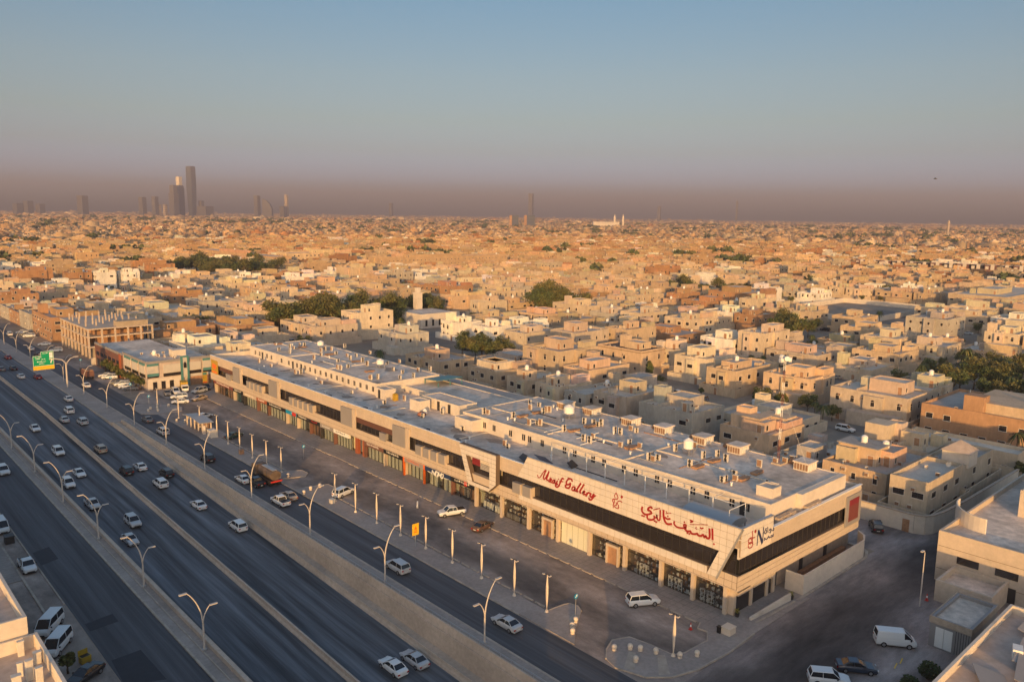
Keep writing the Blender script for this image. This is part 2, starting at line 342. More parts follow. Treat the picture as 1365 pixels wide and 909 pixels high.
# lettering traced as centre lines: (stroke width, points along the wall and up)
LATIN = [[0.16,[[93.36,10.93],[93.17,10.54],[92.75,10.65],[92.34,11.2],[91.82,11.94],[91.47,12.25],[91.26,12.17]]],[0.26,[[91.39,12.23],[91.77,11.34],[91.96,10.76],[91.7,10.6],[91.23,11.13],[90.67,12.12]]],[0.28,[[90.64,12.2],[90.93,11.38],[91.15,10.67],[90.77,10.68]]],[0.3,[[90.25,11.17],[90.58,10.47]]],[0.25,[[90.53,10.57],[90.19,11.06],[89.95,11.07],[90.23,10.48],[89.76,10.6]]],[0.26,[[89.14,11.12],[89.6,10.95],[89.76,10.56],[89.47,10.51],[89.13,11.07],[89.23,10.53],[88.83,10.68]]],[0.28,[[88.61,11.12],[88.88,10.49],[88.54,10.58]]],[0.2,[[88.34,11.54],[88.31,11.49]]],[0.28,[[87.18,11.85],[87.49,11.85],[87.76,11.39],[88.19,10.42],[88.64,10.02],[89.05,10.14],[88.77,10.48]]],[0.18,[[88.09,11.13],[87.3,11.34]]],[0.28,[[85.23,11.96],[85.36,12.24],[85.91,12.2],[86.35,11.81],[86.57,11.32],[86.32,11.09],[85.88,11.25],[85.63,11.51]]],[0.3,[[85.61,11.52],[85.65,11.06],[85.97,10.59],[86.53,10.52],[86.76,10.71],[86.58,10.95]]],[0.15,[[86.2,12.27],[85.75,12.22]]],[0.26,[[84.65,11.12],[85.09,11.0],[85.24,10.53],[84.85,10.47],[84.48,11.12],[84.62,10.49],[84.24,10.64]]],[0.3,[[83.31,12.07],[83.88,11.24],[84.29,10.54],[83.91,10.6]]],[0.3,[[82.66,12.07],[83.12,11.28],[83.53,10.58],[83.2,10.54]]],[0.26,[[82.87,10.63],[82.4,10.89],[82.51,11.03],[82.82,10.69],[82.7,10.39],[82.28,10.59]]],[0.3,[[81.86,10.87],[82.1,10.3]]],[0.28,[[82.0,10.5],[81.65,10.97],[81.27,10.99]]],[0.3,[[81.06,11.01],[81.25,10.54],[80.88,10.48],[80.53,10.99]]],[0.3,[[80.42,11.06],[80.66,10.38],[80.97,10.0],[81.39,9.92],[81.45,10.15]]],[0.18,[[80.46,10.56],[80.0,10.98]]]]
ARABIC = [[0.3,[[70.71,11.73],[70.8,11.34],[70.62,10.94],[70.06,10.79],[69.42,11.02],[68.95,11.34],[69.29,11.61],[69.67,11.59],[69.52,11.99],[69.1,12.2],[68.91,12.08]]],[0.26,[[70.75,10.4],[70.61,10.44]]],[0.26,[[70.39,10.41],[70.26,10.45]]],[0.14,[[68.61,11.94],[67.52,12.48]]],[0.28,[[69.73,10.75],[69.71,10.34],[69.43,10.16],[68.95,10.26],[68.43,10.6],[68.45,11.0]]],[0.26,[[68.45,11.04],[68.34,10.85],[67.97,10.96],[67.99,11.4],[67.92,10.98],[67.74,10.63],[67.38,10.82],[67.4,12.21]]],[0.24,[[68.41,10.27],[68.28,10.27]]],[0.24,[[68.09,10.2],[67.93,10.22]]],[0.32,[[66.81,12.38],[66.72,11.34],[66.43,10.76],[66.0,10.53],[65.29,10.75]]],[0.26,[[65.59,11.46],[66.1,11.26],[66.47,11.41],[66.55,11.03],[66.33,10.74]]],[0.22,[[66.02,11.73],[65.96,11.71]]],[0.1,[[66.31,12.39],[66.25,12.23],[66.04,12.16]]],[0.1,[[66.4,12.01],[65.48,12.33]]],[0.26,[[64.81,11.25],[64.84,10.89],[64.36,10.6],[63.56,10.67],[62.87,10.93],[62.8,11.35],[63.1,11.34],[63.13,11.07],[62.77,10.96]]],[0.22,[[63.12,11.73],[63.06,11.71]]],[0.3,[[62.91,10.7],[62.55,10.51],[61.97,10.69],[61.85,10.42],[61.27,10.48],[60.79,10.72],[60.68,10.49],[60.2,10.56],[59.84,10.85],[59.67,10.51],[59.4,10.82],[59.25,10.57],[58.87,10.64],[58.78,11.02],[58.88,12.01]]],[0.3,[[58.42,12.15],[58.29,10.66]]],[0.22,[[62.53,10.25],[62.41,10.25]]],[0.22,[[62.2,10.22],[62.09,10.23]]],[0.09,[[62.12,11.66],[59.22,12.52]]],[0.22,[[62.11,12.3],[61.67,12.26],[62.04,12.01]]],[0.1,[[61.04,11.63],[61.13,11.39],[60.93,11.32]]],[0.2,[[60.37,11.71],[60.17,11.64],[59.94,11.8]]],[0.26,[[58.08,10.07],[58.01,10.03]]]]
LOGO = [[0.14,[[75.89,12.56],[75.64,12.19],[75.51,11.98],[75.57,11.65],[76.41,11.43],[76.55,11.05],[76.33,10.82],[76.39,10.44],[76.35,10.01]]],[0.12,[[75.89,12.56],[76.19,12.04],[76.07,11.75]]],[0.14,[[76.26,11.37],[76.14,11.0],[76.35,10.54]]],[0.14,[[74.66,11.38],[75.01,11.48],[75.41,11.33],[75.54,10.97],[75.67,10.65],[75.97,10.56]]],[0.14,[[75.79,11.02],[75.68,10.81]]],[0.14,[[75.33,10.79],[75.28,10.32],[75.45,10.13],[76.11,10.24],[76.02,10.51]]],[0.42,[[74.78,12.25],[74.69,12.19]]]]
SIDE_RED = [[0.14,[[94.68,12.46],[94.88,11.69],[94.88,11.21],[94.46,10.72],[93.9,11.0],[93.85,11.43],[94.36,11.59],[94.96,11.42],[95.45,11.35]]],[0.14,[[94.37,11.53],[94.85,10.97],[95.03,10.32],[94.53,10.1],[93.99,10.25],[93.88,10.77],[94.33,10.94],[94.89,10.66]]],[0.4,[[95.45,12.25],[95.59,12.16]]]]
SIDE_BLUE = [[0.16,[[96.26,12.16],[96.19,9.99]]],[0.42,[[96.39,12.0],[96.93,11.06],[97.55,9.98]]],[0.16,[[97.67,12.21],[97.66,10.01]]],[0.14,[[98.03,11.5],[98.17,11.68],[98.52,11.58],[98.51,11.19],[98.13,11.17],[97.97,11.52]]],[0.13,[[98.15,11.9],[98.27,11.85]]],[0.13,[[98.43,11.85],[98.54,11.84]]],[0.14,[[98.8,11.97],[98.96,11.13]]],[0.14,[[99.82,11.39],[99.47,11.51],[99.38,11.32],[99.8,11.15],[99.83,11.33],[99.71,10.92],[99.42,11.0]]],[0.14,[[100.5,11.4],[100.54,11.07],[100.14,11.09]]],[0.13,[[98.04,10.52],[98.17,10.36],[98.02,10.18]]],[0.13,[[98.15,10.55],[98.52,10.2],[98.96,10.26],[99.2,10.51],[99.41,10.2],[99.68,10.25],[99.98,10.14]]],[0.14,[[99.94,10.43],[100.25,10.22],[100.5,10.49]]],[0.12,[[100.09,10.14],[100.6,10.19]]]]
NAMO = [[0.24,[[124.34,3.9],[124.58,3.08]]],[0.24,[[124.34,3.9],[123.74,3.15]]],[0.24,[[123.26,3.94],[123.74,3.07]]],[0.24,[[123.02,4.0],[123.38,3.02]]],[0.24,[[123.02,4.0],[122.43,3.78],[122.78,2.94]]],[0.24,[[122.19,3.99],[122.43,3.11]]],[0.24,[[122.19,3.99],[121.96,3.38],[121.37,3.98]]],[0.24,[[121.37,3.98],[121.6,3.18]]],[0.24,[[120.72,3.93],[120.9,3.21],[121.49,3.13],[121.25,3.86],[120.72,3.93]]],[0.12,[[120.44,3.26],[119.05,3.33]]],[0.12,[[125.91,3.34],[124.94,3.29]]]]
AC_RIGHT = [(105.6, 123.9), (106.3, 123.3), (108.0, 117.4), (106.6, 111.1), (108.3, 110.4), (108.4, 109.7), (108.8, 103.6), (118.0, 122.8), (115.4, 120.0), (119.2, 121.1), (115.3, 116.0), (116.9, 116.7), (117.5, 116.2), (115.9, 104.7), (117.7, 103.9), (117.0, 102.0), (117.9, 101.9), (115.5, 96.4), (115.7, 95.1), (119.7, 95.8), (119.4, 94.2), (106.8, 96.5), (109.7, 96.8), (106.8, 95.0), (109.4, 89.8), (111.9, 89.8), (111.6, 87.1), (119.2, 94.1), (107.1, 81.6), (107.1, 80.6), (108.4, 80.5), (114.9, 81.7), (118.6, 80.1), (115.1, 75.9), (117.6, 74.7), (116.6, 72.3), (109.2, 74.5), (118.3, 66.9), (107.7, 66.7), (106.9, 66.7), (111.0, 67.1), (109.0, 65.7), (110.8, 61.4), (122.3, 66.2), (123.9, 65.3), (124.6, 64.3)]
AC_LEFT = [(107.3, 221.5), (112.2, 224.0), (107.7, 215.2), (112.2, 221.5), (116.5, 225.9), (116.6, 223.2), (115.9, 211.3), (112.7, 205.5), (118.2, 213.1), (119.7, 211.9), (117.4, 205.3), (108.5, 202.0), (125.4, 213.9), (118.1, 200.1), (116.1, 195.0), (120.2, 198.5), (117.0, 190.0), (115.3, 185.0), (125.8, 200.0), (111.6, 194.2), (106.3, 185.2), (106.6, 184.0), (109.6, 185.5), (106.1, 168.9), (115.3, 184.7), (118.8, 184.1), (120.4, 182.9), (117.0, 174.6), (116.6, 169.8), (106.0, 168.3), (107.8, 167.9), (112.2, 164.4), (124.7, 183.0), (120.7, 168.5), (115.7, 163.5), (124.2, 167.9)]
AC_LOW = [(100.4, 220.3), (100.5, 212.6), (101.1, 199.0), (102.2, 198.1), (100.3, 183.1), (100.4, 168.2), (100.6, 154.1), (106.4, 154.2), (100.3, 138.4), (105.6, 138.2), (100.2, 124.5), (99.5, 110.4), (99.2, 109.1)]
DUCTS = [(110.3, 117.0), (115.2, 102.6), (110.4, 102.5), (114.8, 117.3), (110.0, 88.0), (110.3, 87.7), (114.8, 73.5), (110.0, 73.5), (110.3, 65.1), (114.8, 65.3), (115.3, 222.2), (115.5, 206.1), (115.6, 191.5), (112.3, 232.4), (111.0, 177.1)]
# ------------------------------------------------------------------ ground, roads, trench
def fl(y): return 0.0 if y > 240 else max(-0.0225 * (240 - y), -4.6)
def struct(mb, name, mats, **k):
    o = mb.build(name, mats, **k); o['kind'] = 'structure'; return o
BIG = 12000
g = MB()
g.quad((-BIG, -BIG, 0), (35.7, -BIG, 0), (35.7, 240, 0), (-BIG, 240, 0))
g.quad((60.9, -BIG, 0), (BIG, -BIG, 0), (BIG, 240, 0), (60.9, 240, 0))
g.quad((-BIG, 240, 0), (BIG, 240, 0), (BIG, BIG, 0), (-BIG, BIG, 0))
struct(g, 'ground', 'ground')
t = MB()   # sunken carriageways: two sheets following the ramp
ys = [-300 + 12 * i for i in range(46)]
for a, b in zip(ys, ys[1:]):
    t.quad((35.7, a, fl(a) ), (60.3, a, fl(a)), (60.3, b, fl(b)), (35.7, b, fl(b)))
struct(t, 'trench_bed', 'concrete')
for x0, x1 in ((36.2, 47.3), (48.1, 58.2)):
    r = MB()
    for a, b in zip(ys, ys[1:]): r.quad((x0, a, fl(a) + .02), (x1, a, fl(a) + .02), (x1, b, fl(b) + .02), (x0, b, fl(b) + .02))
    r.quad((x0, 240, .02), (x1, 240, .02), (x1, 1500, .02), (x0, 1500, .02))
    struct(r, 'highway', 'asphalt')
r = MB(); r.quad((24.4, -300, .02), (32.6, -300, .02), (32.6, 1500, .02), (24.4, 1500, .02)); struct(r, 'service_road', 'asphalt2')
r = MB(); r.quad((63.4, -300, .02), (70.5, -300, .02), (70.5, 1500, .02), (63.4, 1500, .02)); struct(r, 'service_road', 'asphalt2')
# side street and parking
r = MB(); r.quad((70.5, 28.2, .012), (420, 28.2, .012), (420, 51.6, .012), (70.5, 51.6, .012)); 
r.quad((130.6, 51.6, .012), (148.0, 51.6, .012), (148.0, 330, .012), (130.6, 330, .012)); struct(r, 'side_street', 'street')
r = MB(); r.prism([(70.5, 50.2), (90, 50.2), (90, 51.6), (130, 51.6), (130, 51.7), (90, 56), (87.8, 58), (87.8, 252), (76.5, 252), (70.5, 240)], -0.3, .014); struct(r, 'parking_lot', 'parking')
r = MB(); r.quad((70.5, 252, .012), (77.9, 252, .012), (77.9, 330, .012), (70.5, 330, .012)); struct(r, 'parking_lot', 'parking')
r = MB(); r.quad((16.8, 60, .012), (24.3, 60, .012), (24.3, 430, .012), (16.8, 430, .012)); struct(r, 'parking_lot', 'parking')
for pts in ([(24.9, 111.2), (28.5, 111.8), (28.5, 109.1), (24.9, 108.8)], [(24.9, 99.6), (28.4, 99.8), (28.6, 91.1), (24.5, 93.0)], [(24.8, 141), (27.4, 142), (27.4, 136), (24.8, 135)]):
    r = MB(); r.prism(pts, 0.0, .03); struct(r, 'asphalt_patch', 'patch')
r = MB(); r.box(21.45, 117, 0, 21.75, 430, .16); r.box(24.15, 119, 0, 24.32, 134, .13); r.box(24.15, 137, 0, 24.32, 430, .13); struct(r, 'roadside_kerb', 'kerb')
r = MB(); r.box(16.9, 131, 0, 21.45, 430, .13); struct(r, 'pavement', 'paving')
# left separator with kerbs and the raised walkway
r = MB(); r.box(32.9, -300, -0.2, 35.0, 1500, .14, 0); struct(r, 'separator', 'paving')
r = MB(); r.box(32.62, -300, -.2, 32.9, 1500, .18); r.box(34.0, -300, .14, 34.16, 1500, .24); struct(r, 'separator_kerb', 'kerb')
r = MB()
for a, b in zip(ys, ys[1:]):
    if a > 240: break
    r.add([(35.7, a, fl(a) - .2), (36.15, a, fl(a) - .2), (35.7, b, fl(b) - .2), (36.15, b, fl(b) - .2), (35.7, a, .1), (36.0, a, .1), (35.7, b, .1), (36.0, b, .1)],
          [(1, 3, 7, 5), (4, 5, 7, 6), (0, 4, 6, 2), (0, 1, 5, 4), (2, 6, 7, 3)])
struct(r, 'trench_wall', 'concrete')
r = MB(); r.box(35.0, -300, -.1, 35.5, 1500, .78); struct(r, 'separator_parapet', 'concrete')
# right verge, service road kerb, parking kerbs and pavements
r = MB(); r.box(58.6, 217, -.6, 63.1, 1500, .13); r.box(61.15, -300, -.2, 63.1, 217, .13); struct(r, 'verge', 'paving')
r = MB(); r.box(63.1, -300, -.2, 63.4, 1500, .17); r.box(58.3, 217, -.6, 58.6, 1500, .17); r.box(70.5, 75, -.2, 70.75, 190, .16)
struct(r, 'verge_kerb', 'kerb')
pv = MB()
pv.prism([(70.75, 64.5), (73.9, 67.2), (77.9, 69.9), (78.6, 71.2), (78.2, 72.6), (77.0, 72.9), (74.3, 73.1), (74.3, 132), (77.4, 137.5), (77.4, 139.5), (73, 141), (70.75, 141)], 0, .14)
pv.prism([(70.75, 149), (76.2, 147.0), (77.6, 148.5), (77.6, 151), (74.3, 153), (74.3, 186), (76.8, 188), (77.2, 206), (74, 209), (70.75, 209)], 0, .14)
pv.prism([(67.2, 222), (70.5, 219), (77, 219), (78.5, 223), (77.5, 228), (70, 234), (67.2, 231)], 0, .14)
pv.prism([(70.7, 57.6), (71.9, 53.8), (74.3, 51.7), (78, 50.6), (84.6, 50.2), (91.0, 50.6), (91.0, 54.4), (87.9, 57.0), (86.4, 56.4), (86.6, 55.0), (84.7, 53.7), (79.9, 53.9), (78.4, 54.6), (78.2, 58.0), (77.6, 61.0), (75.3, 62.0), (73.0, 61.0), (71.3, 59.6)], 0, .14)
struct(pv, 'pavement', 'paving')
kb = MB()
def kerb_line(pts, w=.16, h=.19):
    for (ax, ay), (bx, by) in zip(pts, pts[1:]):
        d = Vector((bx - ax, by - ay)); L = d.length; d.normalize(); n_ = Vector((-d.y, d.x)) * w / 2
        kb.prism([(ax + n_.x, ay + n_.y), (bx + n_.x, by + n_.y), (bx - n_.x, by - n_.y), (ax - n_.x, ay - n_.y)], 0, h + rng.uniform(-.004, .004))
kerb_line([(77.9, 69.9), (78.6, 71.2), (78.2, 72.6), (77.0, 72.9), (74.3, 73.1)])
kerb_line([(70.7, 57.6), (71.9, 53.8), (74.3, 51.7), (78, 50.6), (84.6, 50.2), (91.0, 50.6)], .22)
kerb_line([(87.9, 57.0), (86.4, 56.4), (86.6, 55.0), (84.7, 53.7), (79.9, 53.9), (78.4, 54.6), (78.2, 58.0), (77.6, 61.0), (75.3, 62.0), (73.0, 61.0), (71.3, 59.6)])
kerb_line([(74.3, 132), (77.4, 137.5), (77.4, 139.5), (73, 141)]); kerb_line([(70.75, 149), (76.2, 147.0), (77.6, 148.5), (77.6, 151), (74.3, 153)])
struct(kb, 'pavement_kerb', 'kerb')
# darker ramp strips laid in the islands
r = MB()
for pts in ([(74.3, 67.5), (77.0, 69.3), (76.6, 70.1), (74.3, 69.3)], [(71.4, 56.8), (74.8, 58.8), (75.2, 58.0), (72.0, 55.6)], [(73.4, 53.0), (76.8, 55.8), (77.6, 55.2), (74.6, 52.2)]):
    r.prism(pts, .13, .148)
struct(r, 'kerb_ramp', 'kerb')
# mall pavement and its kerb stones
r = MB(); r.box(87.9, 56.2, 0, 93.6, 236, .13); r.prism([(91.0, 50.6), (106.2, 50.6), (106.2, 55.8), (92.9, 55.8), (92.9, 56.2), (87.9, 56.2), (91.0, 54.4)], 0, .128)
r.box(79, 236, 0, 103, 249.5, .02); mallpave = struct(r, 'mall_pavement', 'paving')
r = MB()
for y in np.arange(56.5, 236, 1.2): r.box(88.1, y, .13, 93.4, y + .03, .1345)
for x in (89.2, 90.4, 91.6): r.box(x, 56.5, .13, x + .03, 236, .135)
struct(r, 'paving_joints', 'joint')
ks = MB().box(-.12, -.92, 0, .12, .92, .15); kme = mesh_of(ks, 'kerb_stone', 'kerb')
y = 58.5
while y < 235:
    if not (150 < y < 156): place(kme, 'kerb_stone', mallpave, (87.75 + rng.uniform(-.02, .02), y, 0))
    y += 2.42
y = 75.2
while y < 131:
    place(kme, 'kerb_stone', mallpave, (74.95 + rng.uniform(-.03, .03), y, 0)); y += 2.42
y = 154
while y < 186:
    place(kme, 'kerb_stone', mallpave, (74.95 + rng.uniform(-.03, .03), y, 0)); y += 2.42
# bay lines in the parking, worn pale paint
r = MB()
for y in np.arange(60, 234, 2.9):
    if 148 < y < 158: continue
    r.quad((84.0, y - 1.2, .022), (87.6, y, .022), (87.6, y + .12, .022), (84.0, y - 1.08, .022))
struct(r, 'bay_marking', mat and 'parking')
r = MB()
for i, x in enumerate((98.6, 96.9)):
    r.quad((x, 34.6, .02), (x + 1.5, 34.9, .02), (x + 1.5, 35.05, .02), (x, 34.75, .02))
struct(r, 'street_marking', 'yellow')

# median barrier and retaining wall, built from separate precast pieces
md = thing('median_barrier', 'long concrete barrier between the two sunken carriageways of the highway', 'barrier', (47.7, 0, 0))
for k in range(75):
    y0 = 20 + 6 * k
    if y0 > 400: 
        break
    y1 = y0 + 5.96; r = MB()
    prof = [(-.40, 0), (-.36, .2), (-.16, .45), (-.12, .95), (.12, .95), (.16, .45), (.36, .2), (.40, 0)]
    r.loft([[(x, y0, z + fl(y0)) for x, z in prof], [(x, y1, z + fl(y1)) for x, z in prof]])
    r.build('barrier_segment', 'concrete', md)
rw = thing('retaining_wall', 'tall concrete retaining wall with ledges along the right edge of the sunken highway', 'wall', (60.5, 0, 0))
for k in range(34):
    y0 = 13 + 6 * k; y1 = min(y0 + 5.97, 216.9)
    if y0 > 216: break
    r = MB(); dx = rng.uniform(-.012, .012)
    def ring(y, e):
        f_ = fl(y) - .3
        return [(-.25 + dx, y, f_), (-.25 + dx, y, -.35 + e), (0.0, y, -.35 + e), (.05, y, .05), (.15, y, .75), (.40, y, .75), (.40, y, f_)]
    r.loft([ring(y0, 0), ring(y1, 0)]); r.build('wall_panel', 'concrete', rw)
    r = MB()
    pr = [(-2.15, -.1), (-2.1, .25), (-1.95, .45), (-1.90, .9), (-1.70, .9), (-1.66, .55), (-.27, .55), (-.27, -.1)]
    r.loft([[(x, y0, z + fl(y0)) for x, z in pr], [(x, y1, z + fl(y1)) for x, z in pr]]); r.build('foot_barrier', 'concrete', rw)
# hand rail on the wall top
rl = thing('wall_railing', 'thin metal hand rail standing on top of the retaining wall', 'railing', (61.0, 0, 0))
r = MB(); r.box(-.03, 13, 1.1, .03, 216, 1.15); r.box(-.02, 13, .95, .02, 216, .98); r.build('rail', 'steel', rl)
pm = mesh_of(MB().box(-.03, -.03, .1, .03, .03, 1.12), 'rail_post', 'steel')
for k in range(102): place(pm, 'post', rl, (0, 14 + 2 * k, 0))
MT['sign_joint'] = mat('sign_joint', (0.34, 0.27, 0.20), 0.9)
MT['screen_red'] = mat('screen_red', (0.20, 0.022, 0.028), 0.5)
# ------------------------------------------------------------------ the shopping centre
PI_ = math.pi
MT['roof_patch_a'] = mat('roof_patch_pale', (0.52, 0.48, 0.44), 0.9, noise=[(1.5, 0.8, 1.1)]); MT['roof_patch_b'] = mat('roof_patch_brown', (0.30, 0.24, 0.19), 0.9, noise=[(1.5, 0.8, 1.2)])
def add_panel_mesh(mb, name, m, parent): 
    o = mb.build(name, m, parent); o['kind'] = 'stuff'; return o
mall = thing('shopping_centre', 'long two storey cream clad shopping centre with red gallery lettering and flat grey roof', 'shopping centre', (92, 54, 0))
MO = (92, 54, 0)
def mp(mb, name, mats, **k):
    return mb.build(name, mats, mall, MO, loc=(0, 0, 0), **k)
X0, YS, YN = 92.0, 54.2, 236.0
# solid core: floors, back and side walls
b = MB()
b.box(95.2, 56.2, 0, 130, 236, 4.4)            # ground floor core behind the shops
b.box(95.6, 56.6, 4.4, 130, 236, 10.4)         # upper floor core
mp(b, 'core', 'plaster')
b = MB(); b.box(92.0, 54.2, 4.35, 95.7, 236, 4.52); b.box(95.7, 54.2, 4.0, 129.4, 57, 4.36); mp(b, 'floor_slab', 'concrete')
# roof level and parapets
b = MB(); b.box(92.35, 54.6, 10.3, 130.4, 235.7, 10.5); mp(b, 'roof', 'roofing')
b = MB()
b.box(92.03, 56, 9.25, 92.35, 236, 11.78); b.box(92.35, 235.7, 4.4, 130, 236.0, 11.78)
b.box(92.2, 54.25, 8.9, 129.3, 54.55, 11.3); b.box(129.0, 54.55, 3.8, 129.3, 57.4, 11.2); b.box(130.0, 57.4, 0, 130.4, 236, 11.2)
mp(b, 'parapet', 'plaster')
# front lower band, window strip, upper band
b = MB(); b.box(92.05, 56, 4.5, 92.6, 236, 6.5); b.box(92.3, 54.25, 4.2, 129.3, 54.6, 6.1); b.box(92.05, 54.25, 4.5, 92.6, 56, 6.5); mp(b, 'spandrel', 'clad_joint')
p = MB()
panels(p, [(57.5, 4.52), (236, 4.52), (236, 5.6), (57.5, 5.6)], 92.05, 'X', 1.25, .98, m=0, q0=4.54)
panels(p, [(98, 5.5), (236, 5.5), (236, 6.5), (98, 6.5)], 92.045, 'X', 1.25, .98, m=0, q0=5.52)
panels(p, [(54.3, 4.52), (57.6, 4.52), (57.6, 6.5), (54.3, 6.5)], 92.05, 'X', 1.25, .98, q0=4.54)
panels(p, [(98.4, 9.25), (103.3, 9.25), (103.3, 11.78), (96.8, 11.78)], 92.03, 'X', 1.25, .84, q0=9.25)
panels(p, [(113.9, 9.25), (235.9, 9.25), (235.9, 11.78), (113.9, 11.78)], 92.03, 'X', 1.25, .84, q0=9.25)
add_panel_mesh(p, 'front_cladding', 'cladding', mall) if False else None
o = mp(p, 'front_cladding', 'cladding', kind='stuff')
p = MB()   # side elevation
panels(p, [(92.1, 4.2), (129.3, 3.75), (129.3, 5.75), (92.1, 6.45)], 54.25, 'Y', 1.25, .72, q0=4.2)
panels(p, [(100.4, 8.95), (129.3, 8.5), (129.3, 10.9), (100.4, 11.25)], 54.25, 'Y', 1.25, .8, q0=8.6)
panels(p, [(123.9, 5.6), (129.3, 5.6), (129.3, 8.8), (123.9, 8.8)], 54.262, 'Y', 1.25, .8, q0=8.6)
mp(p, 'side_cladding', 'cladding', kind='stuff')
b = MB(); b.box(91.98, 54.0, 11.78, 92.42, 236.05, 11.86); b.box(100.4, 54.1, 11.28, 129.4, 54.62, 11.36); mp(b, 'coping', 'white_paint')
# big sign fascia wrapped round the corner
b = MB()
b.face_prism([(98.4, 9.35), (96.0, 13.45), (53.9, 13.45), (57.2, 9.35)], 91.88, 92.0, 'X')
b.face_prism([(57.2, 9.35), (53.9, 13.45), (53.9, 12.0), (57.55, 5.25), (59.2, 5.4), (58.5, 6.4)], 91.882, 92.0, 'X') if False else None
b.face_prism([(57.2, 9.35), (53.9, 13.45), (57.45, 5.3), (59.0, 5.3)], 91.882, 92.0, 'X')
b.face_prism([(59.0, 5.3), (59.0, 6.45), (98.0, 6.45), (98.0, 5.3)], 91.884, 92.0, 'X')
b.face_prism([(92.1, 9.3), (92.1, 13.4), (100.4, 13.2), (100.4, 10.2)], 54.02, 54.2, 'Y')
b.box(92.0, 54.25, 10.6, 92.2, 96.2, 13.3); b.box(92.2, 54.25, 10.6, 100.3, 54.45, 13.1)
mp(b, 'sign_backing', 'sign_joint')
p = MB()
panels(p, [(98.4, 9.35), (96.0, 13.45), (53.9, 13.45), (57.2, 9.35)], 91.88, 'X', 1.1, 1.0, p0=53.9, q0=9.37)
panels(p, [(57.2, 9.35), (53.9, 13.45), (57.45, 5.3), (59.0, 5.3)], 91.868, 'X', 1.1, 1.0, p0=53.9, q0=9.37)
panels(p, [(59.0, 5.3), (59.0, 6.45), (98.0, 6.45), (98.0, 5.3)], 91.884, 'X', 1.1, 1.13, p0=53.9, q0=5.31)
panels(p, [(92.1, 9.3), (92.1, 13.4), (100.4, 13.2), (100.4, 10.2)], 54.02, 'Y', 1.1, 1.0, p0=92.1, q0=9.37)
mp(p, 'sign_panels', 'sign_white', kind='stuff')
b = MB(); b.face_prism([(53.85, 13.45), (53.6, 13.45), (57.25, 5.15), (57.5, 5.3)], 91.80, 92.02, 'X'); b.box(91.84, 53.9, 13.45, 92.24, 96.1, 13.53); b.box(92.24, 53.98, 13.3, 100.4, 54.45, 13.38)
mp(b, 'sign_edge', 'steel')
strokes(LATIN, 91.845, 'X', 'latin_letter', 'red_letter', mall, MO); strokes(ARABIC, 91.845, 'X', 'arabic_letter', 'red_letter', mall, MO); strokes(LOGO, 91.845, 'X', 'logo', 'red_letter', mall, MO)
strokes(SIDE_RED, 53.985, 'Y', 'logo', 'red_letter', mall, MO); strokes(SIDE_BLUE, 53.985, 'Y', 'side_letter', 'navy_letter', mall, MO)
# upper glazing strip, each pane its own part
def pane(y0, y1, z0, z1, x=92.62, name='window_pane', m='dark_glass'):
    j = [rng.uniform(-.025, .025) for _ in range(4)]   # panes never sit in one perfect plane
    b = MB().add([(x + j[0], y0 + .03, z0), (x + j[1], y1 - .03, z0), (x + j[2], y1 - .03, z1), (x + j[3], y0 + .03, z1), (x + .08, y0 + .03, z0), (x + .08, y1 - .03, z0), (x + .08, y1 - .03, z1), (x + .08, y0 + .03, z1)], [(0, 1, 2), (0, 2, 3), (7, 6, 5, 4), (0, 4, 5, 1), (3, 2, 6, 7)]); b.build(name, m, mall, MO, loc=(0, 0, 0))
b = MB(); b.box(92.75, 54.6, 6.3, 95.6, 236, 6.5); b.box(92.75, 54.6, 9.2, 95.6, 236, 9.4); b.box(92.7, 54.75, 6.0, 129.2, 54.85, 9.0)
mp(b, 'window_backing', 'black')
b = MB()
def mull(y0, y1, step, z0=6.5, z1=9.25):
    n = max(1, round((y1 - y0) / step)); s_ = (y1 - y0) / n
    for i in range(n):
        pane(y0 + i * s_, y0 + (i + 1) * s_, z0, z1); b.box(92.56, y0 + i * s_ - .03, z0, 92.74, y0 + i * s_ + .03, z1)
    b.box(92.57, y0, (z0 + z1) / 2 + .5, 92.73, y1, (z0 + z1) / 2 + .55)
mull(54.9, 103.3, 1.35); mull(113.9, 132.5, 1.55); mull(159, 190.4, 1.6); mull(196.3, 212.3, 1.6); mull(137.6, 153.3, 1.6, 6.5, 7.9); mull(219, 229.6, 1.6, 6.5, 7.9)
for i in range(21):
    xa = 93.0 + i * 1.47; xb = xa + 1.41
    if xa > 123.6: break
    q = MB(); q.face_prism([(xa, 6.45 - (xa - 92.1) * .019), (xb, 6.45 - (xb - 92.1) * .019), (xb, 8.98 - (xb - 92) * .012), (xa, 8.98 - (xa - 92) * .012)], 54.62, 54.7, 'Y')
    q.build('window_pane', 'dark_glass', mall, MO, loc=(0, 0, 0))
    b.face_prism([(xa - .05, 6.3 - (xa - 92.1) * .019), (xa, 6.3 - (xa - 92.1) * .019), (xa, 8.98), (xa - .05, 8.98)], 54.56, 54.68, 'Y')
mp(b, 'mullions', 'dark_metal')
# brown slatted bays
for y0, y1 in ((137.6, 153.3), (219, 229.6)):
    for k in range(6):
        z = 7.95 + k * .22; q = MB(); q.box(92.3, y0, z, 92.5, y1, z + .15); q.build('slat', 'brown_slat', mall, MO, loc=(0, 0, 0))
    q = MB(); q.box(92.5, y0, 7.9, 92.6, y1, 9.25); q.build('slat_backing', 'brown_slat', mall, MO, loc=(0, 0, 0))
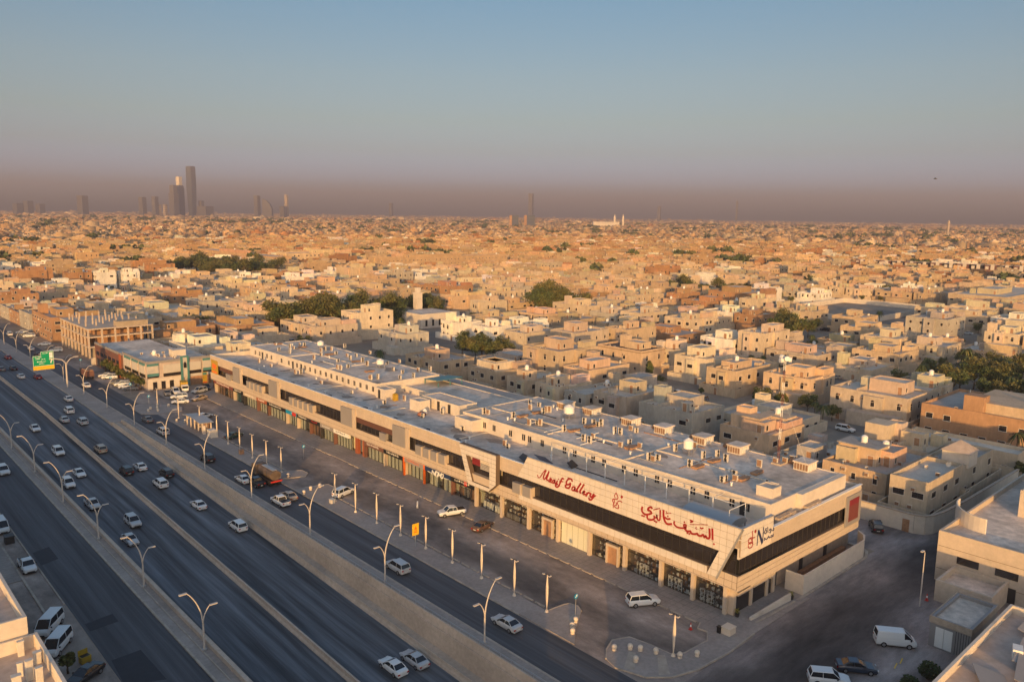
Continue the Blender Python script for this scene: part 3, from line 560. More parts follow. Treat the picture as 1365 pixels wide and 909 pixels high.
# grey protruding panels and small grey window boxes
for y0, y1 in ((132.7, 137.3), (153.7, 158.6), (191.0, 195.8), (214.2, 218.6)):
    q = MB(); q.box(91.55, y0, 6.55, 92.5, y1, 10.75); q.build('grey_bay', 'grey_panel', mall, MO, loc=(0, 0, 0))
    q = MB(); q.box(91.75, y0 - 1.2, 6.5, 92.0, y0 - .002, 10.9); q.build('bay_trim', 'cladding', mall, MO, loc=(0, 0, 0))
for y0, n in ((119.4, 4), (95.0, 2), (172.2, 5), (200.2, 4)):
    for k in range(n):
        q = MB(); q.box(91.7, y0 + k * 2.6, 6.2, 92.56, y0 + k * 2.6 + 2.0, 8.1); q.build('shutter_box', 'grey_panel', mall, MO, loc=(0, 0, 0))
        q = MB(); q.box(91.65, y0 + k * 2.6 - .32, 6.15, 92.56, y0 + k * 2.6 - .004, 8.15); q.build('box_side', 'cladding', mall, MO, loc=(0, 0, 0))
q = MB(); q.box(91.7, 140.3, 6.2, 92.56, 142.6, 7.9); q.build('shutter_box', 'grey_panel', mall, MO, loc=(0, 0, 0))
q = MB(); q.box(91.7, 221, 6.2, 92.56, 224, 7.9); q.build('shutter_box', 'grey_panel', mall, MO, loc=(0, 0, 0))
# poster at the far end
q = MB(); q.box(91.9, 230.2, 6.5, 92.02, 235.0, 10.6); q.build('poster', 'skip', mall, MO, loc=(0, 0, 0))
q = MB(); q.cyl(0, 0, 0, 0, .01, 3); q = MB()
q.face_prism([(231, 9.2), (233.8, 9.6), (234.2, 8.2), (231.8, 7.8)], 91.86, 91.895, 'X'); q.face_prism([(230.8, 7.2), (234.4, 7.3), (234.4, 6.8), (230.8, 6.7)], 91.86, 91.895, 'X')
q.build('poster_print', 'orange', mall, MO, loc=(0, 0, 0))
# tilted portal frame with red screen and louvres
p = MB()
for poly in ([(113.9, 12.1), (103.3, 12.1), (105.0, 10.3), (111.9, 10.3)], [(113.9, 12.1), (111.9, 10.3), (109.9, 5.5), (111.1, 4.75)],
             [(103.3, 12.1), (103.3, 6.55), (105.0, 6.55), (105.0, 10.3)], [(111.1, 4.75), (109.9, 5.5), (105.0, 5.5), (105.4, 4.75)], [(105.0, 6.55), (103.3, 6.55), (105.4, 4.75), (105.0, 5.5)]):
    q = MB(); q.face_prism(poly, 91.0, 92.0, 'X'); q.build('portal_frame', 'clad_joint', mall, MO, loc=(0, 0, 0))
    panels(p, poly, 91.0, 'X', 1.1, .8)
mp(p, 'portal_panels', 'sign_white', kind='stuff')
q = MB(); q.box(91.4, 105.0, 5.5, 92.5, 111.5, 6.9); q.build('portal_sill', 'cladding', mall, MO, loc=(0, 0, 0))
q = MB(); q.box(92.3, 105.0, 6.9, 92.4, 111.5, 10.3); q.build('portal_glass', 'dark_glass', mall, MO, loc=(0, 0, 0))
q = MB(); q.box(91.95, 108.9, 8.5, 92.2, 111.1, 10.2); q.build('red_screen', 'screen_red', mall, MO, loc=(0, 0, 0))
for k in range(8):
    q = MB(); q.box(91.95, 105.1, 8.1 + k * .27, 92.2, 108.8, 8.22 + k * .27); q.build('louvre', 'sign_white', mall, MO, loc=(0, 0, 0))
# red panel at the end of the side elevation
q = MB(); q.box(123.8, 54.0, 5.2, 129.2, 54.22, 10.3); q.build('panel_surround', 'grey_panel', mall, MO, loc=(0, 0, 0))
q = MB(); q.box(124.8, 53.93, 5.9, 128.2, 54.0, 8.6); q.build('red_panel', 'panelred', mall, MO, loc=(0, 0, 0))
q = MB(); q.box(124.8, 53.932, 8.6, 128.2, 54.0, 9.6); q.build('red_panel', 'screen_red', mall, MO, loc=(0, 0, 0))
# gallery ground floor: pillars, glazing, displays
PY = [55.8, 61.2, 66.9, 73.9, 81.3, 88.5, 95.7, 102.9, 110.2]
for y in PY:
    q = MB(); q.box(92.35, y + .12, .13, 92.95, y + .68, 4.36); q.build('pillar', 'cladding', mall, MO, loc=(0, 0, 0))
b = MB(); b.box(94.9, 56, .13, 95.19, 110, 4.35); b.box(93.2, 56, .12, 95.2, 110, .16); mp(b, 'display_backdrop', 'dark_in')
dcol = [(.55, .5, .42), (.5, .42, .3), (.3, .22, .16), (.62, .6, .55), (.2, .16, .13), (.45, .33, .2)]
for i in range(len(PY) - 1):
    ya, yb = PY[i] + .85, PY[i + 1]
    if i == 4:
        for k in range(5):
            s_ = (yb - ya) / 5; q = MB(); q.box(93.0, ya + k * s_ + .04, .16, 93.1, ya + (k + 1) * s_ - .04, 4.3); q.cbox(92.98, ya + (k + .5) * s_, 2.4, .06, .12, .2)
            q.build('shutter_leaf', 'shutter', mall, MO, loc=(0, 0, 0))
        q = MB(); q.box(93.05, ya, .15, 93.08, yb, 4.33); q.build('shutter_joint', 'dark_metal', mall, MO, loc=(0, 0, 0)); continue
    q = MB(); n = 3
    for k in range(n): 
        s_ = (yb - ya) / n; g2 = MB(); g2.box(93.0, ya + k * s_ + .03, .2, 93.03, ya + (k + 1) * s_ - .03, 4.3); g2.build('shop_window', 'shop_glass', mall, MO, loc=(0, 0, 0))
        q.box(92.98, ya + k * s_ - .03, .14, 93.08, ya + k * s_ + .03, 4.34)
    q.box(92.98, ya, 3.3, 93.08, yb, 3.36); q.build('window_frame', 'dark_metal', mall, MO, loc=(0, 0, 0))
    q = MB()   # goods behind the glass
    for z in (1.0, 1.9, 2.8):
        q.box(94.0, ya + .3, z, 94.5, yb - .3, z + .04, 1)
    for k in range(120):
        y_ = rng.uniform(ya + .3, yb - .3); z_ = rng.choice((.16, 1.04, 1.94, 2.84)); s_ = rng.uniform(.1, .3); h_ = rng.uniform(.15, .6)
        q.box(94.05 + rng.uniform(0, .3) - (.6 if z_ < 1 else 0), y_, z_, 94.2 + rng.uniform(0, .3) - (.6 if z_ < 1 else 0), y_ + s_, z_ + h_, rng.choice((0, 0, 1, 2, 3)))
    if i in (0, 1, 2):
        for z in (.5, 1.0, 1.5, 2.0): q.box(93.25, ya + 1.6 + i * .3, z, 93.35, ya + 4.2, z + .06, 0)
        for k in range(5): q.box(93.25, ya + 1.6 + i * .3 + k * .6, .2, 93.33, ya + 1.68 + i * .3 + k * .6, 2.1, 0)
        for k in range(9): q.sphere(93.4, ya + 1.8 + .3 * k, .75 + .5 * (k % 3), .14, 8, 5, 0)
    if i == 7:
        for k in range(7): q.cyl(93.5, ya + .5 + k * .8, .2, 1.5, .3, 8, 0)
    if i == 6:
        for k in range(6): q.box(93.3, ya + .4 + k * 1.0, .2, 93.8, ya + 1.1 + k * 1.0, 1.1, 3)
    q.build('display_goods', ['white_paint', 'rust', 'ac_grille', 'grey_panel'], mall, MO, loc=(0, 0, 0), kind='stuff')
for y in (75.6, 90.2):    # framed doorways with notices
    q = MB(); q.box(92.5, y, .13, 92.98, y + .3, 3.1); q.box(92.5, y + 2.3, .13, 92.98, y + 2.6, 3.1); q.box(92.45, y, 3.1, 92.98, y + 2.6, 3.5); q.build('door_frame', 'cladding', mall, MO, loc=(0, 0, 0))
    q = MB(); q.box(92.8, y + .3, .16, 92.9, y + 2.3, 3.1); q.build('door', 'rust', mall, MO, loc=(0, 0, 0))
# small shops along the rest of the front
b = MB(); b.box(94.6, 110.9, .13, 95.19, 236, 4.35); mp(b, 'shop_backdrop', 'shutter')
def marks(y0, y1, z0, z1, m, n, x=92.42, name='shop_lettering'):
    q = MB(); y = y1 - .3
    while y > y0 + .5:
        w = rng.uniform(.2, .5); h_ = (z1 - z0) * rng.uniform(.5, 1)
        zz = z0 + rng.uniform(0, (z1 - z0) * .3)
        q.box(x - .05, y - w, zz, x, y - w * .35, zz + h_ * .4)
        q.box(x - .052, y - w * .55, zz, x, y - w * .35, min(z1, zz + h_))
        y -= w + rng.uniform(.05, .25)
    q.build(name, m, mall, MO, loc=(0, 0, 0))
shops = [ # y0, y1, fascia material, lettering material, glass count, blind
    (111.1, 118.2, 'black', 'white_paint', 4, 0), (118.4, 126.9, 'navy', None, 5, 1), (127.1, 134.4, 'grey_panel', 'orange', 5, 2), (134.6, 142.1, 'black', 'white_paint', 5, 2),
    (142.4, 150.1, 'brown_slat', 'white_paint', 5, 2), (156.6, 163.6, 'white_paint', 'black', 5, 2), (163.8, 170.0, 'grey_panel', 'white_paint', 4, 2), (170.3, 175.4, 'black', 'red', 3, 3),
    (175.6, 182.0, 'dark_metal', 'white_paint', 4, 4), (182.2, 188.0, 'blue', 'white_paint', 4, 4), (188.2, 199.0, 'black', 'white_paint', 6, 2), (199.2, 205.4, 'brown', 'white_paint', 4, 2),
    (205.6, 214.0, 'cladding', 'white_paint', 5, 1), (214.2, 221.0, 'black', 'white_paint', 4, 5), (221.2, 234.6, 'panelred', 'white_paint', 7, 3)]
MT['navy'] = mat('navy_fascia', (0.015, 0.035, 0.10), 0.5)
blind = {0: ('rust', .6), 1: ('shutter', .9), 2: ('shutter', 1.0), 3: ('rust', .8), 4: ('shutter', .6), 5: ('teal', .6)}
for y0, y1, fm, lm, n, bl in shops:
    q = MB(); q.box(92.42, y0, 3.15, 92.95, y1, 4.34); q.build('shop_fascia', fm, mall, MO, loc=(0, 0, 0))
    if lm: marks(y0 + (y1 - y0) * .18, y1 - (y1 - y0) * .12, 3.5, 4.0, lm, 6)
    s_ = (y1 - y0 - .5) / n; fr = MB()
    for k in range(n):
        ya = y0 + .25 + k * s_
        q = MB(); q.box(93.3, ya + .04, .18, 93.33, ya + s_ - .04, 3.12); q.build('shop_window', 'shop_glass', mall, MO, loc=(0, 0, 0))
        fr.box(93.26, ya - .04, .13, 93.38, ya + .04, 3.14)
        bm, prob = blind[bl]
        if rng.random() < prob:
            q = MB(); q.box(93.5, ya + .06, .16, 93.54, ya + s_ - .06, 3.1); q.build('window_blind', bm, mall, MO, loc=(0, 0, 0))
        else:
            q = MB(); q.box(94.2, ya + .1, .16, 94.5, ya + s_ - .1, rng.uniform(1, 2.4)); q.build('shop_counter', rng.choice(('rust', 'dark_in', 'plaster', 'grey_panel')), mall, MO, loc=(0, 0, 0))
    fr.build('window_frame', 'dark_metal', mall, MO, loc=(0, 0, 0))
    q = MB(); q.box(92.6, y1, .13, 93.6, y1 + .2, 4.34); q.build('shop_divider', rng.choice(('cladding', 'brown_slat', 'dark_metal')), mall, MO, loc=(0, 0, 0))
strokes([(w, [(y - .1, z - .12) for y, z in pts]) for w, pts in NAMO], 92.42, 'X', 'shop_letter', 'white_paint', mall, MO, .05)
for y in (126.9, 134.2): 
    q = MB(); q.box(92.3, y, .13, 92.7, y + .35, 4.33); q.build('orange_pier', 'orange', mall, MO, loc=(0, 0, 0))
q = MB(); q.box(92.35, 127.2, 4.1, 92.5, 134.2, 4.34); q.build('orange_trim', 'orange', mall, MO, loc=(0, 0, 0))
q = MB(); q.face_prism([(187.1, 4.1), (184.9, 4.1), (184.9, 3.2), (187.1, 3.2)], 92.3, 92.42, 'X'); q.build('shop_sign', 'blue', mall, MO, loc=(0, 0, 0))
q = MB(); q.face_prism([(184.3, 4.1), (182.4, 4.1), (182.4, 3.2), (184.3, 3.2)], 92.3, 92.42, 'X'); q.build('shop_sign', 'red', mall, MO, loc=(0, 0, 0))
q = MB(); q.box(92.38, 113.2, 3.3, 92.44, 114.1, 4.2); q.build('shop_sign', 'red', mall, MO, loc=(0, 0, 0))
# brown entrance
q = MB(); q.box(92.9, 150.4, .13, 93.6, 151.5, 4.34); q.build('entrance_pier', 'brown', mall, MO, loc=(0, 0, 0))
q = MB(); q.box(92.9, 153.4, .13, 93.6, 154.6, 4.34); q.build('entrance_pier', 'brown', mall, MO, loc=(0, 0, 0))
q = MB(); q.box(94.3, 151.5, .13, 94.4, 153.4, 3.2); q.build('entrance_door', 'dark_glass', mall, MO, loc=(0, 0, 0))
# side ground floor: two glazed bays, recessed brown wall, service door
for xa, xb in ((92.96, 93.6), (97.4, 97.95), (101.7, 102.25), (103.5, 104.1)):
    q = MB(); q.box(xa, 55.1, .13, xb, 56.2, 4.2); q.build('pillar', 'cladding', mall, MO, loc=(0, 0, 0))
for xa, xb in ((93.9, 97.3), (98.0, 101.6), (102.3, 103.4)):
    q = MB(); q.box(xa, 55.3, .14, xb, 55.36, 2.7); q.build('window_pane', 'dark_glass', mall, MO, loc=(0, 0, 0))
    q = MB(); q.box(xa, 55.3, 3.2, xb, 55.36, 4.1); q.build('window_pane', 'dark_glass', mall, MO, loc=(0, 0, 0))
    q = MB(); q.box(xa, 55.0, 2.7, xb, 56, 3.2); q.build('lintel', 'cladding', mall, MO, loc=(0, 0, 0))
b = MB(); b.box(104.1, 56.0, 0, 130, 56.21, 4.3); mp(b, 'side_wall', 'beige_duct')
for xa, za in ((105, .2), (113, .1), (121, .1)):
    q = MB(); q.box(xa, 55.9, za, xa + 1.0, 56.0, za + 2.2); q.build('service_door', 'dark_metal', mall, MO, loc=(0, 0, 0))
q = MB(); q.box(112, 55.0, 0, 127, 55.7, .7, 0); q.build('duct_bank', 'rust', mall, MO, loc=(0, 0, 0))
# upper roof blocks
def block(x0, y0, x1, y1, z0, z1, roofm='roofing', rim=.25):
    b = MB(); b.box(x0, y0, z0, x1, y1, z1 - .25); b.box(x0, y0, z1 - .25, x0 + rim, y1, z1); b.box(x1 - rim, y0, z1 - .25, x1, y1, z1)
    b.box(x0 + rim, y0, z1 - .25, x1 - rim, y0 + rim, z1); b.box(x0 + rim, y1 - rim, z1 - .25, x1 - rim, y1, z1); mp(b, 'upper_wall', 'plaster')
    b = MB(); b.box(x0 + rim, y0 + rim, z1 - .249, x1 - rim, y1 - rim, z1 - .15); mp(b, 'upper_roof', roofm)
block(103.4, 56.2, 125.6, 128.2, 10.5, 13.5); block(104.2, 162.7, 123.3, 235.0, 10.5, 13.5); mp(MB().box(111.0, 55.3, 10.5, 125.62, 56.19, 13.48), 'upper_wall', 'plaster')
block(107.0, 134.0, 112.2, 147.8, 10.5, 13.0); block(103.2, 157.6, 106.2, 161.8, 10.5, 13.0); block(102.6, 142.8, 105.6, 146.6, 10.5, 13.0); block(100.6, 121.8, 104.0, 127.4, 10.5, 13.1)
block(112.3, 128.3, 124.0, 162.6, 10.5, 12.0); block(106.0, 57.5, 108.6, 60.2, 13.36, 14.9); block(124, 58, 130, 236, 10.5, 11.4, 'roof_dark')
wm = mesh_of(MB().box(-.05, -.42, 0, 0, .42, 1.2).box(-.09, -.5, -.08, -.02, .5, 0, 1).box(-.08, -.03, 0, -.055, .03, 1.2, 1), 'roof_window', ['dark_glass', 'plaster'])
for y in sorted([60 + 7.1 * i + d for i in range(6) for d in (0, 2.6)]) + [104, 107.5, 109.2, 113, 118, 121]:
    place(wm, 'window', mall, (103.38 - 92, y - 54, 11.35))
for y in list(np.arange(164.5, 200, 2.9)) + [204, 209, 213.5, 220, 223, 228, 231]:
    place(wm, 'window', mall, (104.18 - 92, y - 54, 11.3))
dm = mesh_of(MB().box(-.06, -.45, 0, 0, .45, 2.1), 'roof_door', 'dark_metal')
for x, y in ((104.18, 201.5), (104.18, 206.5), (104.18, 226), (103.38, 60.8), (106.98, 137.5), (106.98, 141.5), (103.18, 160.2)):
    place(dm, 'roof_door', mall, (x - 92, y - 54, 10.52))
# courtyard wall beside the side street
cw = thing('courtyard_wall', 'pale plastered courtyard wall curving beside the side street', 'wall', (106, 51.8, 0))
b = MB(); b.box(106.2, 51.7, 0, 126.4, 51.95, 3.1); b.prism([(126.4, 51.7), (128.6, 52.6), (129.8, 54.2), (129.6, 54.3), (128.4, 52.9), (126.4, 51.95)], 0, 3.1); b.box(106.2, 51.95, 0, 106.45, 54.6, 3.1)
b.build('wall', 'plaster', cw, (106, 51.8, 0), loc=(0, 0, 0))
b = MB(); b.box(104.2, 51.3, 0, 126.8, 51.69, .16); b.prism([(126.8, 51.3), (129.4, 52.2), (130.6, 54), (130.6, 56), (130.0, 56), (129.9, 54.2), (128.7, 52.5), (126.8, 51.69)], 0, .16)
b.build('kerb', 'kerb', cw, (106, 51.8, 0), loc=(0, 0, 0))
rp = thing('ramp_wall', 'low pale wall beside the dark ramp at the corner of the shopping centre', 'wall', (98, 52.6, 0))
b = MB(); b.add([(93.6, 52.7, 0), (103.3, 52.0, 0), (103.3, 52.3, 0), (93.7, 53.0, 0), (93.6, 52.7, .55), (103.3, 52.0, 1.25), (103.3, 52.3, 1.25), (93.7, 53.0, .55)], [(4, 5, 6, 7), (0, 1, 5, 4), (1, 2, 6, 5), (2, 3, 7, 6), (3, 0, 4, 7)])
b.build('wall', 'plaster', rp, (98, 52.6, 0), loc=(0, 0, 0))
b = MB(); b.add([(93.8, 51.8, 0), (103.3, 51.3, 0), (103.3, 51.6, 0), (93.8, 52.1, 0), (93.8, 51.8, .2), (103.3, 51.3, .35), (103.3, 51.6, .35), (93.8, 52.1, .2)], [(4, 5, 6, 7), (0, 1, 5, 4), (1, 2, 6, 5), (2, 3, 7, 6), (3, 0, 4, 7)])
b.build('kerb', 'kerb', rp, (98, 52.6, 0), loc=(0, 0, 0))

# services on the mall roof: pipes, cable trays, low upstand walls, patches and small debris
for k in range(26):
    zz, xa, xb, ya, yb = rng.choice(((13.36, 104.5, 121, 58, 127), (13.36, 105, 120.5, 164, 233), (10.51, 97, 102.5, 60, 232)))
    if rng.random() < .5: x = rng.uniform(xa, xb); y = rng.uniform(ya, yb - 14); q = MB().box(x, y, zz, x + .12, y + rng.uniform(6, 14), zz + .14)
    else: y = rng.uniform(ya, yb); x = rng.uniform(xa, xa + 3); q = MB().box(x, y, zz, min(xb, x + rng.uniform(4, 12)), y + .12, zz + .12)
    q.build('roof_pipe', rng.choice(('steel', 'rust', 'white_paint', 'dark_metal')), mall, MO, loc=(0, 0, 0))
for x0_, y0_, x1_, y1_, zz in ((103.7, 84, 123, 84.3, 13.35), (112.6, 60.2, 112.9, 84, 13.35), (110.4, 84.3, 110.7, 128, 13.35), (104.5, 187, 123, 187.3, 13.35), (113.4, 187.3, 113.7, 234, 13.35), (96, 120, 103.4, 120.25, 10.5), (112.6, 84.3, 112.9, 84.6, 13.35), (104.5, 210, 113.4, 210.25, 13.35), (105, 104, 110.4, 104.25, 13.35), (96, 178, 104, 178.25, 10.5), (96, 148, 102, 148.2, 10.5)):
    MB().box(x0_, y0_, zz - .05, x1_, y1_, zz + .22).build('upstand', 'plaster', mall, MO, loc=(0, 0, 0))
for k in range(34):
    zz, xa, xb, ya, yb = rng.choice(((13.352, 104.5, 121, 58, 127), (13.352, 105, 120.5, 164, 233), (10.502, 95, 102.5, 60, 232), (10.502, 95, 102.5, 60, 232)))
    cx_, cy_, r_ = rng.uniform(xa, xb), rng.uniform(ya, yb), rng.uniform(.6, 2.2)
    pts = [(cx_ + r_ * rng.uniform(.6, 1.3) * math.cos(a * PI_ / 5), cy_ + 1.6 * r_ * rng.uniform(.6, 1.3) * math.sin(a * PI_ / 5)) for a in range(10)]
    MB().prism([(min(max(p_[0], xa - .5), xb + .5), p_[1]) for p_ in pts], zz - .02, zz + .006 + .0004 * k).build('roof_patch', rng.choice(('roof_patch_a', 'roof_patch_b')), mall, MO, loc=(0, 0, 0))
sm = mesh_of(MB().cyl(0, 0, 0, .5, .16, 8).cyl(0, 0, .5, .62, .26, 8), 'vent_cowl', 'white_paint')
for k in range(30):
    zz, xa, xb, ya, yb = rng.choice(((13.35, 104.5, 122, 58, 127), (13.35, 105, 121, 164, 233), (10.5, 95, 102.5, 60, 232)))
    place(sm, 'vent_cowl', mall, (rng.uniform(xa, xb) - 92, rng.uniform(ya, yb) - 54, zz))
# ------------------------------------------------------------------ plant on the mall roof
def ac_meshes(h=1.15, fans=2):
    body = MB().box(-.42, -.19, .12, .42, .19, h); body.box(-.36, -.15, 0, -.26, .15, .12).box(.26, -.15, 0, .36, .15, .12)
    gr = MB(); gr.box(-.38, .19, .2, .38, .2, h - .08)
    fan = MB()
    for k in range(fans):
        z = .12 + (h - .12) * (k + .5) / fans; q = [( .27 * math.cos(a * math.pi / 6), .27 * math.sin(a * math.pi / 6) + z) for a in range(12)]
        fan.face_prism(q, -.215, -.19, 'Y')
    return mesh_of(body, 'casing', 'ac_body'), mesh_of(gr, 'coil', 'ac_grille'), mesh_of(fan, 'fan', 'dark_metal')
acm = ac_meshes()
def make_ac(x, y, z, rz, label, group, hs=1.0):
    t = thing('condenser_unit', label, 'air conditioner', (x, y, z), rz, group); t.scale = (1, 1, hs)
    place(acm[0], 'casing', t); place(acm[1], 'coil', t)
    a = place(acm[2], 'fan', t)
    return t
near = [('the white rooftop water tank', 117, 79), ('the rooftop mast', 122, 66), ('the louvred plant cubicles', 124, 95), ('the parapet of the roof edge', 105, 90), ('the flat rusty duct box', 110, 87), ('the roof corner over the side street', 108, 62)]
gk = 0
for lst, z, grp, place_ in ((AC_RIGHT, 13.35, 'condenser units on the near roof of the shopping centre', 'near upper roof'), (AC_LEFT, 13.35, 'condenser units on the far roof of the shopping centre', 'far upper roof'), (AC_LOW, 10.5, 'condenser units on the lower roof terrace', 'lower roof terrace')):
    order = sorted(range(len(lst)), key=lambda i: lst[i][1])
    for rank, i in enumerate(order):
        x, y = lst[i]
        tall = rng.random() < .6
        rz = rng.choice((0, math.pi / 2, math.pi / 2, -math.pi / 2)) + rng.uniform(-.08, .08)
        make_ac(x, y, z, rz, '%s cream condenser unit on the %s, %s counting from the side street' % ('tall' if tall else 'low', place_, nth(rank)), grp, 1.25 if tall else .9)
dm1 = mesh_of(MB().box(-1.1, -.6, .15, 1.1, .6, .42).box(-1.0, -.5, 0, -.9, .5, .15).box(.9, -.5, 0, 1.0, .5, .15).box(1.1, -.25, .2, 1.7, .25, .4), 'duct_box', 'rust')
for i, (x, y) in enumerate(sorted(DUCTS, key=lambda p: p[1])):
    o = place(dm1, 'roof_duct', None, (x, y, 13.35), rng.uniform(-.2, .2)); tag(o, 'flat rusty duct box lying on the upper roof, %s counting from the side street' % nth(i), 'duct', 'flat duct boxes on the mall roof')
# louvred cubicles along the rear edge with rusty duct elbows
for i, (x, y) in enumerate([(123.5, 61.4), (123.3, 74.1), (123.4, 81.6), (123.5, 90.6), (123.2, 98.6), (123.4, 109.4), (122.8, 116.5)]):
    t = thing('plant_cubicle', 'louvred plant cubicle with pale flat lid and rusty duct, %s from the side street' % nth(i), 'plant cubicle', (x, y, 13.35), 0, 'louvred plant cubicles along the rear roof edge')
    MB().box(-1.5, -1.3, 0, 1.5, 1.3, 1.35).build('casing', 'ac_body', t)
    MB().box(-1.65, -1.45, 1.35, 1.65, 1.45, 1.55).build('lid', 'roofing', t)
    for k in range(5):
        MB().box(-1.56, -1.2 + k * .5, .2, -1.5, -.85 + k * .5, 1.2).build('louvre', 'ac_grille', t)
    for k in range(4): MB().box(-1.3 + k * .7, -1.36, .2, -1.22 + k * .7, -1.3, 1.25).build('rib', 'white_paint', t)
    d = MB(); d.tube([(.2, 1.3, .8), (.3, 2.2, .8), (.9, 2.6, .7), (1.2, 3.2, .3), (1.2, 3.4, 0)], .55, 8); d.build('duct', 'rust', t, smooth=True)
def water_tank(x, y, z, label, r=.9, h=1.7, stand=1.0):
    t = thing('water_tank', label, 'water tank', (x, y, z), 0, 'white water tanks on the mall roof')
    MB().cyl(0, 0, stand, stand + h * .8, r, 16).cyl(0, 0, stand + h * .8, stand + h, r, 16, r1=r * .45).build('tank', 'white_paint', t, smooth=False)
    MB().cyl(0, 0, stand + h, stand + h + .12, r * .3, 10).build('lid', 'white_paint', t)
    for a in range(4):
        cx, cy = r * .8 * (1 if a % 2 else -1), r * .8 * (1 if a > 1 else -1)
        MB().box(cx - .05, cy - .05, 0, cx + .05, cy + .05, stand).build('leg', 'steel', t)
    MB().box(-r * 1.1, -r * 1.1, stand - .08, r * 1.1, r * 1.1, stand).build('stand', 'steel', t)
water_tank(115.7, 79.5, 13.35, 'round white water tank on a steel stand in the middle of the near roof')
water_tank(117.6, 110.6, 13.35, 'squat white water tank near the plant cubicles on the rear of the roof', 1.1, 1.6)
water_tank(116.8, 180.6, 13.35, 'white water tank among condenser units on the middle of the far roof', 1.0, 1.3)
water_tank(119.4, 218.0, 13.35, 'distant white water tank on the far end of the upper roof', 1.0, 1.3)
water_tank(102.5, 140.6, 10.5, 'small white tank beside the roof rooms on the lower terrace', .5, .9, .3)
# steel post frame behind the sign
t = thing('steel_frame', 'light steel frame of posts and rails standing on the lower roof behind the big sign', 'frame', (99, 60, 10.5))
for k in range(9):
    y = 64 + k * 4.3; x = 100.3
    q = MB(); q.box(x - .06, y - .06, 10.5, x + .06, y + .06, 13.2); q.build('post', 'white_paint', t, (99, 60, 10.5), loc=(0, 0, 0))
    q = MB(); q.box(x, y - .02, 13.1, 103.4, y + .02, 13.14); q.build('cross_rail', 'white_paint', t, (99, 60, 10.5), loc=(0, 0, 0))
q = MB(); q.box(100.27, 60, 13.12, 100.33, 98.6, 13.2); q.box(101.9, 60, 13.165, 101.95, 98.6, 13.2); q.build('long_rail', 'white_paint', t, (99, 60, 10.5), loc=(0, 0, 0))
q = MB(); q.tube([(97.2, 59.2, 10.5), (97.2, 59.2, 13.3), (101.5, 59.2, 13.3)], .06, 6); q.tube([(101.5, 59.2, 13.3), (101.5, 59.2, 10.5)], .06, 6); q.build('brace', 'white_paint', t, (99, 60, 10.5), loc=(0, 0, 0))
t = thing('barrel_canopy', 'pale curved barrel canopy on the lower roof behind the corner sign', 'canopy', (97.5, 62, 10.5))
rings = []
for y in (-4.2, 4.2):
    rings.append([(2.3 * math.cos(math.pi * k / 12), y, .9 + 1.0 * math.sin(math.pi * k / 12)) for k in range(13)] + [(-2.2, y, .82), (2.2, y, .82)][::1])
MB().loft(rings).build('shell', 'steel', t)
for sx_ in (-2.1, 2.1):
    for sy_ in (-4, 4): MB().box(sx_ - .05, sy_ - .05, 0, sx_ + .05, sy_ + .05, .9).build('post', 'dark_metal', t)
# dark crumpled panels and clutter left behind the sign
for i, (x, y, rz, s_, nm) in enumerate(((96.5, 101.5, .5, 1.5, 'dark sheet panel lying on the lower roof by the tilted portal'), (98.8, 99.0, 1.2, 1.9, 'blue grey sheet panel leaning on the lower roof beside the sign end'), (100.5, 93.5, .2, 1.1, 'dark folded panel on the lower roof behind the lettering'))):
    q = MB(); q.add([(-s_, -s_ * .6, 0), (s_, -s_ * .6, .1), (s_, s_ * .6, .9), (-s_ * .6, s_ * .6, .8), (-s_, -s_ * .6, .06), (s_, -s_ * .6, .16), (s_, s_ * .6, .96), (-s_ * .6, s_ * .6, .86)], [(4, 5, 6, 7), (0, 1, 5, 4), (1, 2, 6, 5), (2, 3, 7, 6), (3, 0, 4, 7), (3, 2, 1, 0)])
    o = q.build('sheet_panel', 'tower_glass' if i == 1 else 'dark_metal', None, loc=(x, y, 10.5), rz=rz); tag(o, nm, 'panel')
for i, (x, y) in enumerate(((111.5, 55.0), (113.6, 55.0), (116.4, 55.0), (119.0, 55.0))):
    pass
for i, x in enumerate((104.6, 106.3, 108.0, 112.2, 113.7, 115.2)):
    q = MB(); q.box(-.75, -.35, 0, .75, .35, 1.1); q.tube([(-.6, -.42, .3), (-.3, -.48, .9), (.4, -.48, .9), (.6, -.42, .3)], .1, 6)
    o = q.build('duct_elbow', 'beige_duct', None, loc=(x, 54.95 if x > 110 else 55.3, 10.52)); tag(o, 'dusty beige duct fan between the roof wall and the side parapet, %s from the corner' % nth(i), 'duct fan', 'duct fans in the narrow side gutter')
# floodlights along the front parapet
fm = mesh_of(MB().box(-.15, -.6, 0, .15, -.5, .5).box(-.3, -.75, .45, .1, .1, .8).box(-.15, .3, 0, .15, .4, .4).box(-.3, .15, .4, .1, .75, .72), 'floodlight', 'dark_metal')
for i, y in enumerate((118, 128.5, 139.8, 152, 168, 187, 203, 221)):
    o = place(fm, 'floodlight', None, (94.2, y, 10.5), rng.uniform(-.3, .3)); tag(o, 'dark twin floodlight on the lower roof edge, %s from the tilted portal' % nth(i), 'floodlight', 'floodlights along the front parapet')
